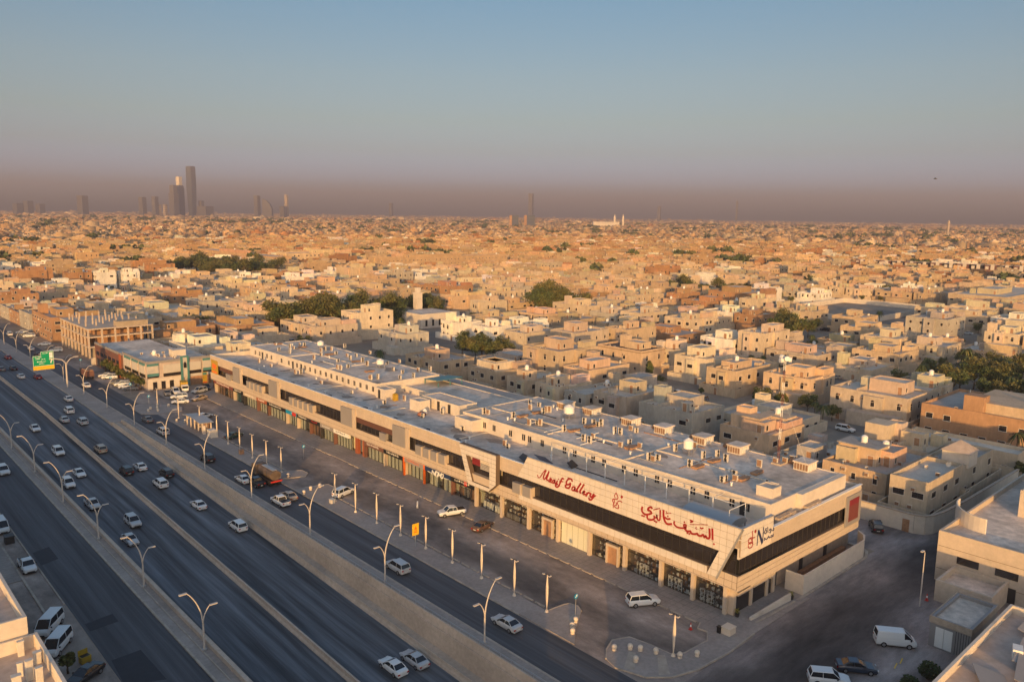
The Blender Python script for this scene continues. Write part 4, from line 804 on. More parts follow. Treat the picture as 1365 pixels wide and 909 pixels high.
# green shade shed and orange tarp heap
t = thing('roof_shed', 'open shed with a green sheet roof at the rear of the roof terrace', 'shed', (121.8, 159, 10.5))
MB().add([(-4, -3, 3.0), (4, -3, 3.0), (4, 3, 2.5), (-4, 3, 2.5), (-4, -3, 3.1), (4, -3, 3.1), (4, 3, 2.6), (-4, 3, 2.6)], [(4, 5, 6, 7), (0, 1, 5, 4), (1, 2, 6, 5), (2, 3, 7, 6), (3, 0, 4, 7), (3, 2, 1, 0)]) or None
q = MB(); q.add([(-4, -3, 3.0), (4, -3, 3.0), (4, 3, 2.5), (-4, 3, 2.5), (-4, -3, 3.1), (4, -3, 3.1), (4, 3, 2.6), (-4, 3, 2.6)], [(4, 5, 6, 7), (0, 1, 5, 4), (1, 2, 6, 5), (2, 3, 7, 6), (3, 0, 4, 7), (3, 2, 1, 0)]); q.build('sheet_roof', 'teal', t)
for sx_ in (-3.8, 0, 3.8):
    for sy_ in (-2.8, 2.8): MB().box(sx_ - .08, sy_ - .08, 0, sx_ + .08, sy_ + .08, 2.5).build('post', 'teal', t)
q = MB(); q.sphere(0, 0, .3, 1.0, 10, 6, sz=.6); o = q.build('tarpaulin_heap', 'brickred', None, loc=(101.3, 140.2, 10.5), smooth=True); tag(o, 'orange tarpaulin heap on the roof terrace beside the white roof room', 'tarpaulin')
q = MB(); q.box(-.5, -.5, 0, .5, .5, 1.6).box(-.3, -.3, 1.6, .3, .3, 1.75); o = q.build('generator', 'skip', None, loc=(104.9, 158.8 - 3.0, 10.5)); tag(o, 'yellow generator box on the roof beside the far upper block', 'generator')
# radio mast
t = thing('radio_mast', 'slender red and white lattice mast with white drum antennas rising from the near roof', 'mast', (122.6, 65.8, 13.35))
MB().box(-.9, -.9, 0, .9, .9, .3).build('footing', 'concrete', t)
n_ = 9; seg = 18.0 / n_
for k in range(n_):
    q = MB(); z0 = .3 + k * seg; z1 = z0 + seg
    for a in range(3):
        x_, y_ = .2 * math.cos(a * 2.094), .2 * math.sin(a * 2.094); q.tube([(x_, y_, z0), (x_, y_, z1)], .035, 5)
        x2, y2 = .2 * math.cos((a + 1) * 2.094), .2 * math.sin((a + 1) * 2.094)
        q.tube([(x_, y_, z0), (x2, y2, (z0 + z1) / 2)], .025, 4); q.tube([(x2, y2, (z0 + z1) / 2), (x_, y_, z1)], .025, 4)
    q.build('mast_section', 'panelred' if k % 2 else 'white_paint', t) if k not in (0,) else q.build('mast_section', 'panelred', t)
for a, z in ((0, 18.2), (1.3, 18.5), (2.6, 18.1), (3.9, 18.5), (5.2, 18.2)):
    q = MB(); cx, cy = .7 * math.cos(a), .7 * math.sin(a); d = Vector((math.cos(a), math.sin(a), 0)); q.tube([Vector((cx, cy, z)) - d * .2, Vector((cx, cy, z)) + d * .3], .42, 12); q.build('drum_antenna', 'white_paint', t)
for a in range(3):
    q = MB(); q.tube([(0, 0, 12), (6 * math.cos(a * 2.1 + .4), 6 * math.sin(a * 2.1 + .4), .02)], .015, 4); q.build('guy_wire', 'steel', t)

# ------------------------------------------------------------------ street lamps
def arm(mb, x0, z0, x1, z1, r0, r1):
    pts = []
    for k in range(9):
        s_ = k / 8; x = x0 + (x1 - x0) * s_ ** 1.9; z = z0 + (z1 - z0) * (1 - (1 - s_) ** 1.15); pts.append((x, 0, z))
    mb.tube(pts, [r0 + (r1 - r0) * k / 8 for k in range(9)], 7)
    return pts[-1]
def lamp_proto(label):
    t = thing('street_lamp', label, 'street lamp', (0, 0, 0))
    MB().cyl(0, 0, 0, .25, .28, 10).build('base', 'steel', t)
    MB().cyl(0, 0, .25, 3.6, .13, 8, r1=.12).build('pole', 'pole', t)
    q = MB(); e = arm(q, 0, 3.5, 1.9, 8.3, .12, .06); q.build('tall_arm', 'pole', t, smooth=True)
    q = MB(); e2 = arm(q, 0, 3.5, -1.05, 5.9, .10, .05); q.build('short_arm', 'pole', t, smooth=True)
    MB().add([(1.7, -.16, 8.1), (2.9, -.16, 8.2), (2.9, .16, 8.2), (1.7, .16, 8.1), (1.7, -.12, 8.26), (2.9, -.1, 8.3), (2.9, .1, 8.3), (1.7, .12, 8.26)], [(4, 5, 6, 7), (0, 1, 5, 4), (1, 2, 6, 5), (2, 3, 7, 6), (3, 0, 4, 7), (3, 2, 1, 0)])
    q = MB(); q.box(1.8, -.17, 8.2, 2.75, .17, 8.34); q.build('lamp_head', 'pole', t)
    q = MB(); q.box(-1.9, -.15, 5.75, -.95, .15, 5.88); q.build('lamp_head', 'pole', t)
    return t
lp = lamp_proto('twin armed curved street lamp beside the retaining wall, nearest to the camera')
GL = 'curved lamps along the retaining wall'; lp['group'] = GL
lp.location = (62.1, 72.3, .13)
for i in range(1, 16):
    dup(lp, (62.1, 72.3 + 23.15 * i, .13), 0, 'twin armed curved street lamp beside the right highway wall, %s from the camera' % nth(i))
for i in range(0, 12):
    dup(lp, (34.3, 94.2 - 0 + 22.75 * (i), .14), math.pi, 'twin armed curved street lamp on the left separator, %s from the camera' % nth(i), group='curved lamps on the left separator')
dup(lp, (72.5, 55.2, .14), 0, 'curved lamp standing in the rounded paved island at the bottom of the picture', group='curved lamps along the parking strip') if False else None
def sail_proto():
    t = thing('sail_lamp', 'cream sail shaped lamp post standing between parking and service road, nearest the side street', 'lamp post', (0, 0, 0))
    MB().cyl(0, 0, 0, .35, .3, 10, r1=.18).build('base', 'sail', t)
    q = MB(); rings = []
    for z, w in ((.3, .08), (.9, .12), (1.8, .2), (2.8, .26), (3.8, .24), (4.8, .14), (5.6, .07)):
        rings.append([(w * math.cos(a * math.pi / 4) * .55, w * math.sin(a * math.pi / 4), z) for a in range(8)])
    q.loft(rings); q.build('pole', 'sail', t, smooth=True)
    MB().box(-.04, -.55, 5.55, .04, .75, 5.63).build('cross_arm', 'dark_metal', t)
    for y in (-.45, .65): MB().box(-.22, y - .16, 5.42, .22, y + .16, 5.55).build('lamp_head', 'pole', t)
    return t
sp = sail_proto(); GS = 'cream sail shaped lamp posts'; sp['group'] = GS; sp.location = (78.2, 54.4, .14)
SAIL = [(74.0, 72.9), (73.8, 79.4), (73.8, 86.8), (73.8, 94.0), (73.8, 101.1), (73.7, 108.3), (73.6, 115.6), (73.5, 122.6), (73.5, 130.0), (73.6, 152.6), (73.4, 159.2), (73.2, 165.8), (73.4, 173.0), (73.6, 180.0), (73.9, 187.3), (74.2, 199.0), (73.2, 211.0), (72.8, 226)]
for i, (x, y) in enumerate(SAIL):
    dup(sp, (x, y, .14), rng.uniform(-.05, .05), 'cream sail shaped lamp post on the parking kerb, %s from the side street' % nth(i + 1))
tt = thing('side_street_lamp', 'plain grey street lamp with a single arm beside the side street kiosk', 'street lamp', (116.2, 39.0, .0))
MB().cyl(0, 0, 0, 8.2, .1, 8, r1=.07).build('pole', 'pole', tt); MB().tube([(0, 0, 8.1), (-.5, -.1, 8.6), (-1.3, -.2, 8.9)], .05, 6).build('arm', 'pole', tt); MB().box(-1.9, -.35, 8.82, -1.2, -.05, 8.98).build('lamp_head', 'pole', tt)

# ------------------------------------------------------------------ vehicles
def ring8(y, w, z0, zm, z1, tuck=.1):
    return [(-w * .88, y, z0), (w * .88, y, z0), (w, y, z0 + .18), (w, y, zm), (w - tuck, y, z1), (-(w - tuck), y, z1), (-w, y, zm), (-w, y, z0 + .18)]
def car_proto(kind, label, col):
    t = thing(kind, label, kind.replace('_', ' ').replace('parked ', ''), (0, 0, 0))
    if kind == 'sedan': L, Wd = 4.8, .9; st = [(-2.4, .74, .38, .62, .84), (-2.3, .84, .24, .7, .98), (-1.5, .9, .2, .78, 1.0), (0, .9, .2, .78, .98), (1.0, .9, .2, .76, .96), (1.9, .87, .22, .68, .84), (2.3, .78, .26, .6, .70), (2.4, .66, .36, .54, .6)]; cab = [(-1.75, .98, .80), (-1.05, 1.42, .62), (.15, 1.44, .62), (1.05, .97, .80)]
    elif kind == 'suv': L, Wd = 4.8, .95; st = [(-2.4, .84, .4, .8, 1.05), (-2.34, .92, .3, .85, 1.12), (-1.4, .95, .26, .88, 1.12), (1.0, .95, .26, .88, 1.10), (1.9, .93, .28, .84, 1.0), (2.3, .86, .32, .72, .88), (2.4, .76, .42, .66, .76)]; cab = [(-2.28, 1.12, .84), (-2.02, 1.72, .70), (.35, 1.78, .70), (1.15, 1.1, .84)]
    elif kind == 'pickup': L, Wd = 5.2, .93; st = [(-2.6, .9, .45, .85, 1.08), (-2.55, .93, .4, .85, 1.1), (1.2, .93, .3, .88, 1.1), (2.1, .92, .32, .86, 1.02), (2.5, .86, .36, .76, .92), (2.6, .78, .46, .7, .8)]; cab = [(-.85, 1.1, .84), (-.7, 1.68, .7), (.65, 1.72, .7), (1.35, 1.08, .84)]
    else: L, Wd = 5.0, .94; st = [(-2.5, .86, .4, 1.0, 1.25), (-2.45, .93, .3, 1.0, 1.3), (1.6, .94, .28, 1.0, 1.3), (2.2, .92, .3, .8, 1.15), (2.45, .84, .36, .7, .95), (2.5, .76, .45, .65, .8)]; cab = [(-2.44, 1.29, .88), (-2.3, 2.1, .76), (1.05, 2.12, .76), (2.05, 1.2, .84)]
    q = MB(); q.loft([ring8(y, w, z0, zm, z1) for y, w, z0, zm, z1 in st]); o = q.build('body', 'paint', t, col=col); o['painted'] = 1
    # glasshouse
    (ya, za, wa), (yb, zb, wb), (yc, zc, wc), (yd, zd, wd) = cab
    q = MB(); vs = [(-wa, ya, za), (wa, ya, za), (wb, yb, zb - .04), (-wb, yb, zb - .04), (-wd, yd, zd), (wd, yd, zd), (wc, yc, zc - .04), (-wc, yc, zc - .04)]
    q.add(vs, [(0, 1, 2, 3), (4, 7, 6, 5), (1, 5, 6, 2), (0, 3, 7, 4), (3, 2, 6, 7), (0, 4, 5, 1)]); q.build('windows', 'car_glass', t)
    q = MB(); q.add([(-wb - .02, yb - .03, zb - .05), (wb + .02, yb - .03, zb - .05), (wc + .02, yc + .05, zc - .05), (-wc - .02, yc + .05, zc - .05), (-wb * .9, yb + .06, zb + .03), (wb * .9, yb + .06, zb + .03), (wc * .9, yc - .1, zc + .03), (-wc * .9, yc - .1, zc + .03)], [(4, 5, 6, 7), (0, 1, 5, 4), (1, 2, 6, 5), (2, 3, 7, 6), (3, 0, 4, 7), (3, 2, 1, 0)])
    def pil(a, b, w=.035):
        q.tube([a, b], w, 4)
    for s_ in (-1, 1):
        pil((s_ * wa, ya, za), (s_ * wb, yb, zb - .03), .05); pil((s_ * wd, yd, zd), (s_ * wc, yc, zc - .03), .045)
        ym = (yb + yc) / 2; wm_ = (wb + wc) / 2; pil((s_ * (wa + wd) / 2 * 1.005, ym, (za + zd) / 2), (s_ * (wm_ + .01), ym, zb - .03), .035)
    if kind == 'cargo_van':
        q.add([(-.945, -2.4, 1.25), (-.945, .9, 1.25), (-.78, .9, 2.06), (-.78, -2.3, 2.06), (.945, -2.4, 1.25), (.945, .9, 1.25), (.78, .9, 2.06), (.78, -2.3, 2.06)], [(0, 1, 2, 3), (4, 7, 6, 5), (0, 3, 7, 4)])
    if kind == 'van' and False:
        q.box(-.945, -2.4, 1.2, -.90, -.9, 1.95); q.box(-.90, -2.46, 1.28, -.2, -2.43, 1.4)
    o = q.build('roof', 'paint', t, col=col); o['painted'] = 1
    if kind == 'pickup':
        q = MB(); q.box(-.76, -2.5, 1.05, .76, -.95, 1.115); q.build('load_bed', 'black', t)
    ax = L / 2 - .95
    for y in (-ax, ax):
        for s_ in (-1, 1):
            q = MB(); x0 = s_ * (Wd - .2); rr = .36 if kind != 'sedan' else .33
            pts = [(y + rr * math.cos(a * math.pi / 7), rr + rr * math.sin(a * math.pi / 7)) for a in range(14)]
            q.face_prism(pts, s_ * (Wd - .2), s_ * (Wd + .03), 'X'); wt = q.build('wheel', 'tyre', t)
            q = MB(); pts = [(y + rr * .6 * math.cos(a * math.pi / 5), rr + rr * .6 * math.sin(a * math.pi / 5)) for a in range(10)]
            q.face_prism(pts, s_ * (Wd + .02), s_ * (Wd + .045), 'X'); q.build('rim', 'rim', wt)
    yf = L / 2; zf = st[-2][3]; zr = st[0][3]
    for s_ in (-1, 1):
        MB().box(s_ * .45, yf - .14, zf - .04, s_ * .8, yf - .02, zf + .1).build('headlight', 'headlight', t)
        MB().box(s_ * .5, -yf - .015, zr - .05, s_ * .82, -yf + .12, zr + .14).build('taillight', 'taillight', t)
        MB().box(s_ * (Wd + .01), yd - .45, zd - .02, s_ * (Wd + .17), yd - .3, zd + .12).build('mirror', 'black', t)
    MB().box(-.5, yf - .06, .4, .5, yf + .012, .56).build('grille', 'black', t)
    MB().box(-.25, -yf - .02, .52, .25, -yf + .02, .64).build('number_plate', 'plate', t)
    MB().box(-Wd * .8, -L / 2 + .2, .15, Wd * .8, L / 2 - .2, .32).build('underbody', 'black', t)
    return t
CW = (.66, .66, .65); CS = (.42, .43, .44); CB = (.02, .02, .022); CG = (.13, .13, .135); CT = (.36, .29, .22); CR = (.28, .02, .02); CN = (.02, .035, .06); CD = (.02, .06, .05); CBR = (.10, .055, .04)
CNAME = {CW: 'white', CS: 'silver', CB: 'black', CG: 'dark grey', CT: 'tan', CR: 'dark red', CN: 'dark blue', CD: 'dark green', CBR: 'brown'}
protos = {}
used_labels = set()
def car(kind, x, y, rz, col, where, group):
    z = fl(y) + .02 if 36 < x < 58.5 else .02
    lab = '%s %s %s' % (CNAME[col], kind, where)
    if kind not in protos:
        p = car_proto(kind, lab, col); p.location = (x, y, z); p.rotation_euler = (0, 0, rz); protos[kind] = p; p['group'] = group; p['_n'] = 1
        del p['_n']
    else:
        p = dup(protos[kind], (x, y, z), rz, lab, col, group)
    return p
PI = math.pi
GT, GO = 'traffic driving away on the sunken highway', 'traffic coming towards the camera on the sunken highway'
LC = [('sedan', 42.2, 223.4, CW, 'nearest the median barrier, high up on the left carriageway'), ('suv', 42.0, 199.8, CW, 'leading the pair of white cars on the left carriageway'), ('sedan', 41.8, 181.8, CW, 'just ahead of a white suv on the left carriageway'), ('suv', 38.4, 176.4, CW, 'on the outer lane of the left carriageway beside a white sedan'),
      ('pickup', 39.0, 161.6, CS, 'half hidden behind a lamp on the left separator'), ('suv', 42.3, 148.3, CS, 'middle lane of the left carriageway, hood facing the camera'), ('sedan', 39.5, 140.7, CS, 'closest car on the left carriageway, behind a lamp head')]
for k, x, y, c, w in LC: car(k, x, y, PI, c, w, GO)
RC = [('sedan', 56.4, 251.3, CW, 'on the right lane where the wall begins'), ('suv', 53.0, 236.5, CW, 'behind a white sedan near the start of the ramp'), ('sedan', 49.8, 227.9, CS, 'beside the median barrier near the ramp start'), ('suv', 52.9, 222.9, CS, 'right of a silver sedan near the ramp start'), ('suv', 49.9, 196.2, CT, 'alone beside the median barrier'),
      ('suv', 49.9, 177.3, CB, 'beside the median barrier, left of a white sedan'), ('sedan', 53.1, 178.5, CW, 'between two black suvs on the highway'), ('suv', 56.0, 170.7, CB, 'by the foot barrier, right of a white suv'), ('suv', 52.9, 165.2, CW, 'behind the two black suvs on the highway'), ('sedan', 54.6, 149.2, CW, 'alone in the middle of the right carriageway'),
      ('suv', 56.2, 134.8, CW, 'near the foot of the tall retaining wall'), ('sedan', 53.1, 80.0, CW, 'left one of the two at the bottom edge of the highway'), ('sedan', 56.2, 79.6, CS, 'right one of the two at the bottom edge, beside the wall foot'), ('sedan', 52.9, 294.9, CW, 'distant, just past the green sign'), ('sedan', 53.9, 311.8, CB, 'distant, ahead of a white sedan on the highway'),
      ('sedan', 56.9, 291.1, CR, 'below the green road sign'), ('sedan', 56.7, 336.1, CR, 'distant, second red one along the highway'), ('sedan', 50.6, 312.7, CG, 'distant, next to the median on the far highway'), ('sedan', 53.5, 371.3, CB, 'far up the highway near the frame edge'), ('suv', 50.5, 398, CW, 'farthest one up the highway')]
for k, x, y, c, w in RC: car(k, x, y, 0, c, w, GT)
SR = [('sedan', 65.3, 267.6, CW, 'small on the service road behind a lamp'), ('sedan', 66.0, 213.4, CG, 'on the service road opposite the bus shelter, first of two'), ('suv', 65.0, 198.9, CS, 'on the service road opposite the bus shelter, second of two'), ('suv', 64.9, 170.6, CB, 'alone on the service road by the wall'), ('sedan', 65.0, 152.4, CW, 'on the service road left of the tanker truck'),
      ('pickup', 66.2, 148.7, CB, 'on the service road right beside the tanker truck'), ('pickup', 65.0, 135.6, CW, 'loaded, on the service road behind the tanker truck'), ('sedan', 67.6, 137.4, CT, 'on the service road beside the loaded white pickup'), ('suv', 65.8, 97.6, CS, 'behind a curved lamp on the lower service road'), ('sedan', 67.2, 73.7, CS, 'closest one on the right service road'),
      ('sedan', 66.4, 336.4, CB, 'distant on the service road past the green sign'), ('sedan', 67.3, 352, CW, 'distant on the service road ahead of a black sedan'), ('suv', 68.5, 398.3, CW, 'far up the service road'), ('suv', 67.0, 425, CR, 'last one up the service road')]
for k, x, y, c, w in SR: car(k, x, y, 0, c, w, 'traffic on the right service road')
car('suv', 29.3, 189.0, PI, CW, 'driving on the left service road at the frame edge', 'traffic on the left service road')
car('pickup', 22.9, 134.9, PI, CW, 'parked on the left roadside beside the pale kerb line', 'vehicles parked on the left roadside')
car('van', 22.9, 154.6, PI, CW, 'cut by the left frame edge above the parked pickup', 'vehicles parked on the left roadside')
car('van', 21.0, 112.6, PI - .62, CW, 'parked askew by the roof corner, upper of two vans', 'vehicles parked on the left roadside')
car('van', 20.6, 106.6, PI - .62, CW, 'parked askew by the roof corner, lower of two vans', 'vehicles parked on the left roadside')
car('sedan', 21.4, 97.4, PI - 1.0, CB, 'parked below the yellow skip, cut by the frame edge', 'vehicles parked on the left roadside')
GP = 'vehicles in the mall parking lot'
car('suv', 76.6, 132.2, -1.25, CW, 'parked between two sail lamps by the kerb', GP)
car('pickup', 86.4, 110.3, -1.9 + PI, CW, 'parked with dark load bed in front of the tilted portal', GP)
car('sedan', 86.6, 101.6, -1.35 , CBR, 'parked in front of the gallery windows', GP)
car('suv', 86.2, 65.6, 1.05 - PI / 1.0 + 0.0, CW, 'with black sunroof, parked near the gallery corner', GP)
car('sedan', 77.0, 184.6, -1.2, CD, 'parked behind two sail lamps', GP)
car('sedan', 78.6, 207.7, -1.3, CW, 'parked behind the bus shelter', GP)
for k, x, y, r_, c, w in [('sedan', 79.8, 228.2, 1.2, CW, 'nearest in the crowded bay by the teal building'), ('suv', 81.8, 234.4, 1.2, CW, 'second nearest in the crowded bay'), ('sedan', 85.6, 229.0, 1.9, CT, 'beside the green kiosk in the crowded bay'), ('sedan', 80.8, 241.4, 2.9, CG, 'by the left wall in the crowded bay'), ('suv', 83.4, 241.8, 3.0, CW, 'in the middle of the crowded bay'), ('suv', 89.2, 238.3, 1.9, CS, 'behind the others in the crowded bay'), ('suv', 92.7, 241.6, 2.9, CB, 'under the yellow banners in the crowded bay'), ('sedan', 96.0, 241.0, 3.0, CG, 'at the inner end of the crowded bay')]:
    car(k, x, y, r_, c, w, 'cars crowded between the mall and the teal building')
for i, (x, y, k, c) in enumerate([(74.4, 254.5, 'sedan', CG), (74.4, 258.4, 'sedan', CW), (74.4, 262.4, 'suv', CW), (74.4, 266.4, 'sedan', CG), (74.6, 276.2, 'suv', CW), (74.6, 280.2, 'sedan', CW)]):
    car(k, x, y, 1.15, c, 'in the angled row under the roadside trees, %s from the near end' % nth(i), 'cars parked under the roadside trees')
for i, (x, y, k, c) in enumerate([(73.8, 342, 'suv', CW), (74.2, 350, 'sedan', CG), (74.0, 361, 'sedan', CW), (74.0, 388, 'suv', CW), (74.0, 395, 'sedan', CG), (74, 402, 'sedan', CW)]):
    car(k, x, y, 1.2, c, 'far along the roadside beyond the unfinished building, %s one' % nth(i), 'cars parked far along the road')
car('suv', 140.2, 55.6, -1.0, CB, 'parked at the corner house wall on the side street', 'vehicles on the side street')
car('sedan', 147.4, 44.8, 1.1, CW, 'peeping out behind the tall right hand building', 'vehicles on the side street')
car('cargo_van', 102.6, 37.0, -2.5, CW, 'parked in front of the small brown kiosk building', 'vehicles on the side street')
car('sedan', 92.8, 37.6, -2.5, CN, 'parked on the side street left of the white van', 'vehicles on the side street')
car('suv', 87.6, 38.6, -2.5, CW, 'cut by the bottom frame edge beside the dark sedan', 'vehicles on the side street')
car('suv', 207.2, 117.6, 1.7, CW, 'parked in the lane behind the ochre house', 'vehicles in the villa lanes')
MT['tank_grime'] = mat('tank_grime', (0.12, 0.085, 0.06), 0.6, noise=[(1.2, 0.6, 1.3)])
# tanker truck
t = thing('tanker_truck', 'rusty tanker truck stopped on the service road at the parking entrance', 'truck', (69.0, 150.0, .02), 0)
q = MB(); q.loft([[(1.15 * math.cos(a * math.pi / 7), y, 2.15 + 1.0 * math.sin(a * math.pi / 7)) for a in range(14)] for y in (-4.4, -4.2, 1.4, 1.6)]); q.build('tank', 'tank_grime', t, smooth=False)
MB().box(-1.15, -4.6, .8, 1.15, 4.2, 1.1).build('chassis', 'dark_metal', t); MB().box(-1.2, 2.1, 1.0, 1.2, 4.3, 2.9).box(-1.1, 2.2, 2.9, 1.1, 4.0, 3.05).build('cab', 'tank_grime', t); MB().box(-1.05, 4.29, 1.9, 1.05, 4.33, 2.7).build('windscreen', 'car_glass', t)
MB().box(-.5, -4.0, 3.1, .5, 1.0, 3.2).build('walkway', 'steel', t); MB().box(-1.2, -4.75, .9, 1.2, -4.55, 1.2).build('bumper', 'red', t)
for y in (-3.6, -2.4, 3.2):
    for s_ in (-1, 1):
        q = MB(); q.face_prism([(y + .5 * math.cos(a * math.pi / 6), .5 + .5 * math.sin(a * math.pi / 6)) for a in range(12)], s_ * .85, s_ * 1.2, 'X'); q.build('wheel', 'tyre', t)
# second truck, small box truck with orange body near the teal building
t = thing('box_truck', 'small truck with an orange box body parked by the teal building', 'truck', (86.6, 243.5, .02), 2.9)
MB().box(-1.0, -2.6, .9, 1.0, 1.0, 2.9).build('cargo_box', 'skip', t); MB().box(-.95, 1.1, .5, .95, 2.6, 2.2).build('cab', 'white_paint', t); MB().box(-.85, 2.59, 1.3, .85, 2.63, 2.0).build('windscreen', 'car_glass', t)
for y in (-1.7, 1.8):
    for s_ in (-1, 1): 
        q = MB(); q.face_prism([(y + .4 * math.cos(a * math.pi / 6), .4 + .4 * math.sin(a * math.pi / 6)) for a in range(12)], s_ * .75, s_ * 1.0, 'X'); q.build('wheel', 'tyre', t)
q = MB(); q.box(-.7, -1.5, .5, .7, 1.0, 1.1, 1).box(-1.0, -3.2, 1.0, 1.0, -.2, 2.4, 0)
t2 = thing('flatbed_truck', 'dusty dark tipper truck standing by the service road below the green sign', 'truck', (69.5, 283, .02), 0)
MB().box(-1.2, -4.0, 1.0, 1.2, 1.6, 2.7).build('load_bed', 'brown_slat', t2); MB().box(-1.15, 1.9, .7, 1.15, 3.9, 2.8).build('cab', 'dark_metal', t2); MB().box(-1.0, -3.8, 2.7, 1.0, 1.4, 3.0).build('load', 'rust', t2)
for y in (-2.9, 2.9):
    for s_ in (-1, 1):
        q = MB(); q.face_prism([(y + .5 * math.cos(a * math.pi / 6), .5 + .5 * math.sin(a * math.pi / 6)) for a in range(12)], s_ * .85, s_ * 1.2, 'X'); q.build('wheel', 'tyre', t2)

# ------------------------------------------------------------------ signs and street furniture
t = thing('road_sign', 'green overhead direction sign with yellow bottom strip on a curved cantilever pole', 'road sign', (60.9, 271, .13), 0)
MB().cyl(0, 0, 0, 7.2, .28, 10, r1=.22).build('pole', 'pole', t); MB().tube([(0, 0, 6.2), (-.1, 0, 7.6), (-1.0, 0, 8.7), (-3.0, 0, 9.2), (-4.5, 0, 9.2)], .2, 8).build('arm', 'pole', t, smooth=True)
MB().tube([(0, 0, 6.0), (.3, 0, 7.6), (1.3, 0, 8.8), (2.6, 0, 9.2)], .14, 8).build('arm', 'pole', t, smooth=True)
MB().box(2.2, -.2, 9.1, 3.6, .2, 9.35).build('lamp_head', 'pole', t)
MB().box(-8.9, -.12, 7.4, -3.2, .0, 10.6).box(-6.7, -.118, 10.6, -3.2, .0, 11.8).build('panel', 'green', t)
MB().box(-8.9, -.14, 6.2, -3.2, .02, 7.4).build('yellow_strip', 'yellow', t)
q = MB()
for x0_, z0_, x1_, z1_ in ((-8.85, 7.45, -8.75, 10.55), (-8.85, 10.45, -6.7, 10.55), (-6.7, 10.5, -6.6, 11.7), (-6.7, 11.65, -3.3, 11.75), (-3.35, 7.45, -3.25, 11.7), (-8.8, 7.42, -3.3, 7.5)): q.box(x0_, -.15, z0_, x1_, -.12, z1_)
q.build('border', 'white_paint', t)
q = MB()
for z_, xa, xb in ((11.1, -6.2, -4.8), (10.0, -8.2, -6.4), (9.5, -8.2, -7.0), (9.3, -6.6, -5.6), (8.6, -7.8, -5.4), (8.0, -7.3, -5.9)):
    x = xa
    while x < xb:
        w_ = rng.uniform(.15, .35); q.box(x, -.145, z_, min(x + w_, xb), -.12, z_ + rng.choice((.12, .2, .3))); x += w_ + .08
q.face_prism([(-4.0, 8.0), (-3.7, 8.9), (-3.5, 8.9), (-3.55, 9.3), (-4.15, 9.2), (-4.0, 9.0), (-4.3, 8.1)], -.15, -.12, 'Y'); q.box(-4.4, -.145, 9.6, -3.5, -.12, 11.4)
q.build('sign_text', 'white_paint', t)
t = thing('yellow_sign', 'yellow roadworks sign board on a single pole beside the parking strip', 'sign', (73.0, 102.9, .14), 0)
MB().cyl(0, 0, 0, 2.2, .05, 6).build('pole', 'steel', t); MB().box(-.65, -.05, 2.0, .65, 0, 4.0).build('panel', 'yellow', t)
q = MB(); q.box(-.35, -.075, 2.45, .35, -.05, 2.6); q.box(-.3, -.075, 2.75, .3, -.05, 2.85); q.face_prism([(-.3, 3.0), (.3, 3.0), (0, 3.6)], -.075, -.05, 'Y'); q.build('sign_text', 'orange', t)
for i, (x, y, z, w_) in enumerate(((75.6, 68.9, 3.1, 'round blue sign on a thin pole at the nearest paved island'), (81.7, 158.1, 2.6, 'round blue sign on a thin pole standing in the parking lot'), (71.5, 229.0, 2.8, 'round blue sign on the island by the parking entrance'), (72.6, 248.5, 2.8, 'round blue sign in front of the cars under the trees'), (70.9, 262, 2.8, 'distant round blue sign beside the angled parked cars'), (72.0, 300, 2.8, 'small round blue sign on the far pavement'))):
    t = thing('round_sign', w_, 'sign', (x, y, .1), 0, 'round blue traffic signs')
    MB().cyl(0, 0, 0, z, .04, 6).build('pole', 'steel', t)
    MB().face_prism([(.38 * math.cos(a * PI / 8), z + .3 + .38 * math.sin(a * PI / 8)) for a in range(16)], -.05, -.02, 'Y').build('disc', 'blue', t)
    q = MB(); q.face_prism([(-.12, z + .1), (.1, z + .3), (.22, z + .2), (.2, z + .55), (-.1, z + .5), (0, z + .4), (-.2, z + .2)], -.07, -.05, 'Y'); q.build('arrow', 'white_paint', t)
# concrete ball bollards
bm = mesh_of(MB().cyl(0, 0, 0, .18, .3, 10).sphere(0, 0, .48, .36, 12, 7), 'ball_bollard', 'sail', smooth=True)
BALLS = [(72.5, 66.5), (73.6, 67.6), (75.0, 68.3), (73.6, 60.2), (75.3, 59.0), (76.0, 57.9), (77.0, 56.2), (78.5, 53.6), (73.6, 56.7), (80.5, 52.4), (70.9, 137.5), (73.0, 138.7), (75.2, 139.0), (71.6, 149.3), (73.3, 148.9), (69.5, 223.5), (70.8, 225.6), (72.5, 225.4), (71.6, 222.2), (73.5, 228.4), (75.8, 226), (71.6, 208), (73.1, 206.2), (74.6, 208.2)]
for i, (x, y) in enumerate(BALLS):
    isl = 'island with the blue sign' if i < 3 else 'rounded island at the side street' if i < 10 else 'island where the tanker truck stands' if i < 15 else 'island by the teal building' if i < 21 else 'pavement end by the bus shelter'
    k0 = i if i < 3 else i - 3 if i < 10 else i - 10 if i < 15 else i - 15 if i < 21 else i - 21
    tag(place(bm, 'ball_bollard', None, (x, y, .13)), 'round cream concrete bollard on the %s, %s of its row' % (isl, nth(k0)), 'bollard', 'round concrete bollards on the islands')
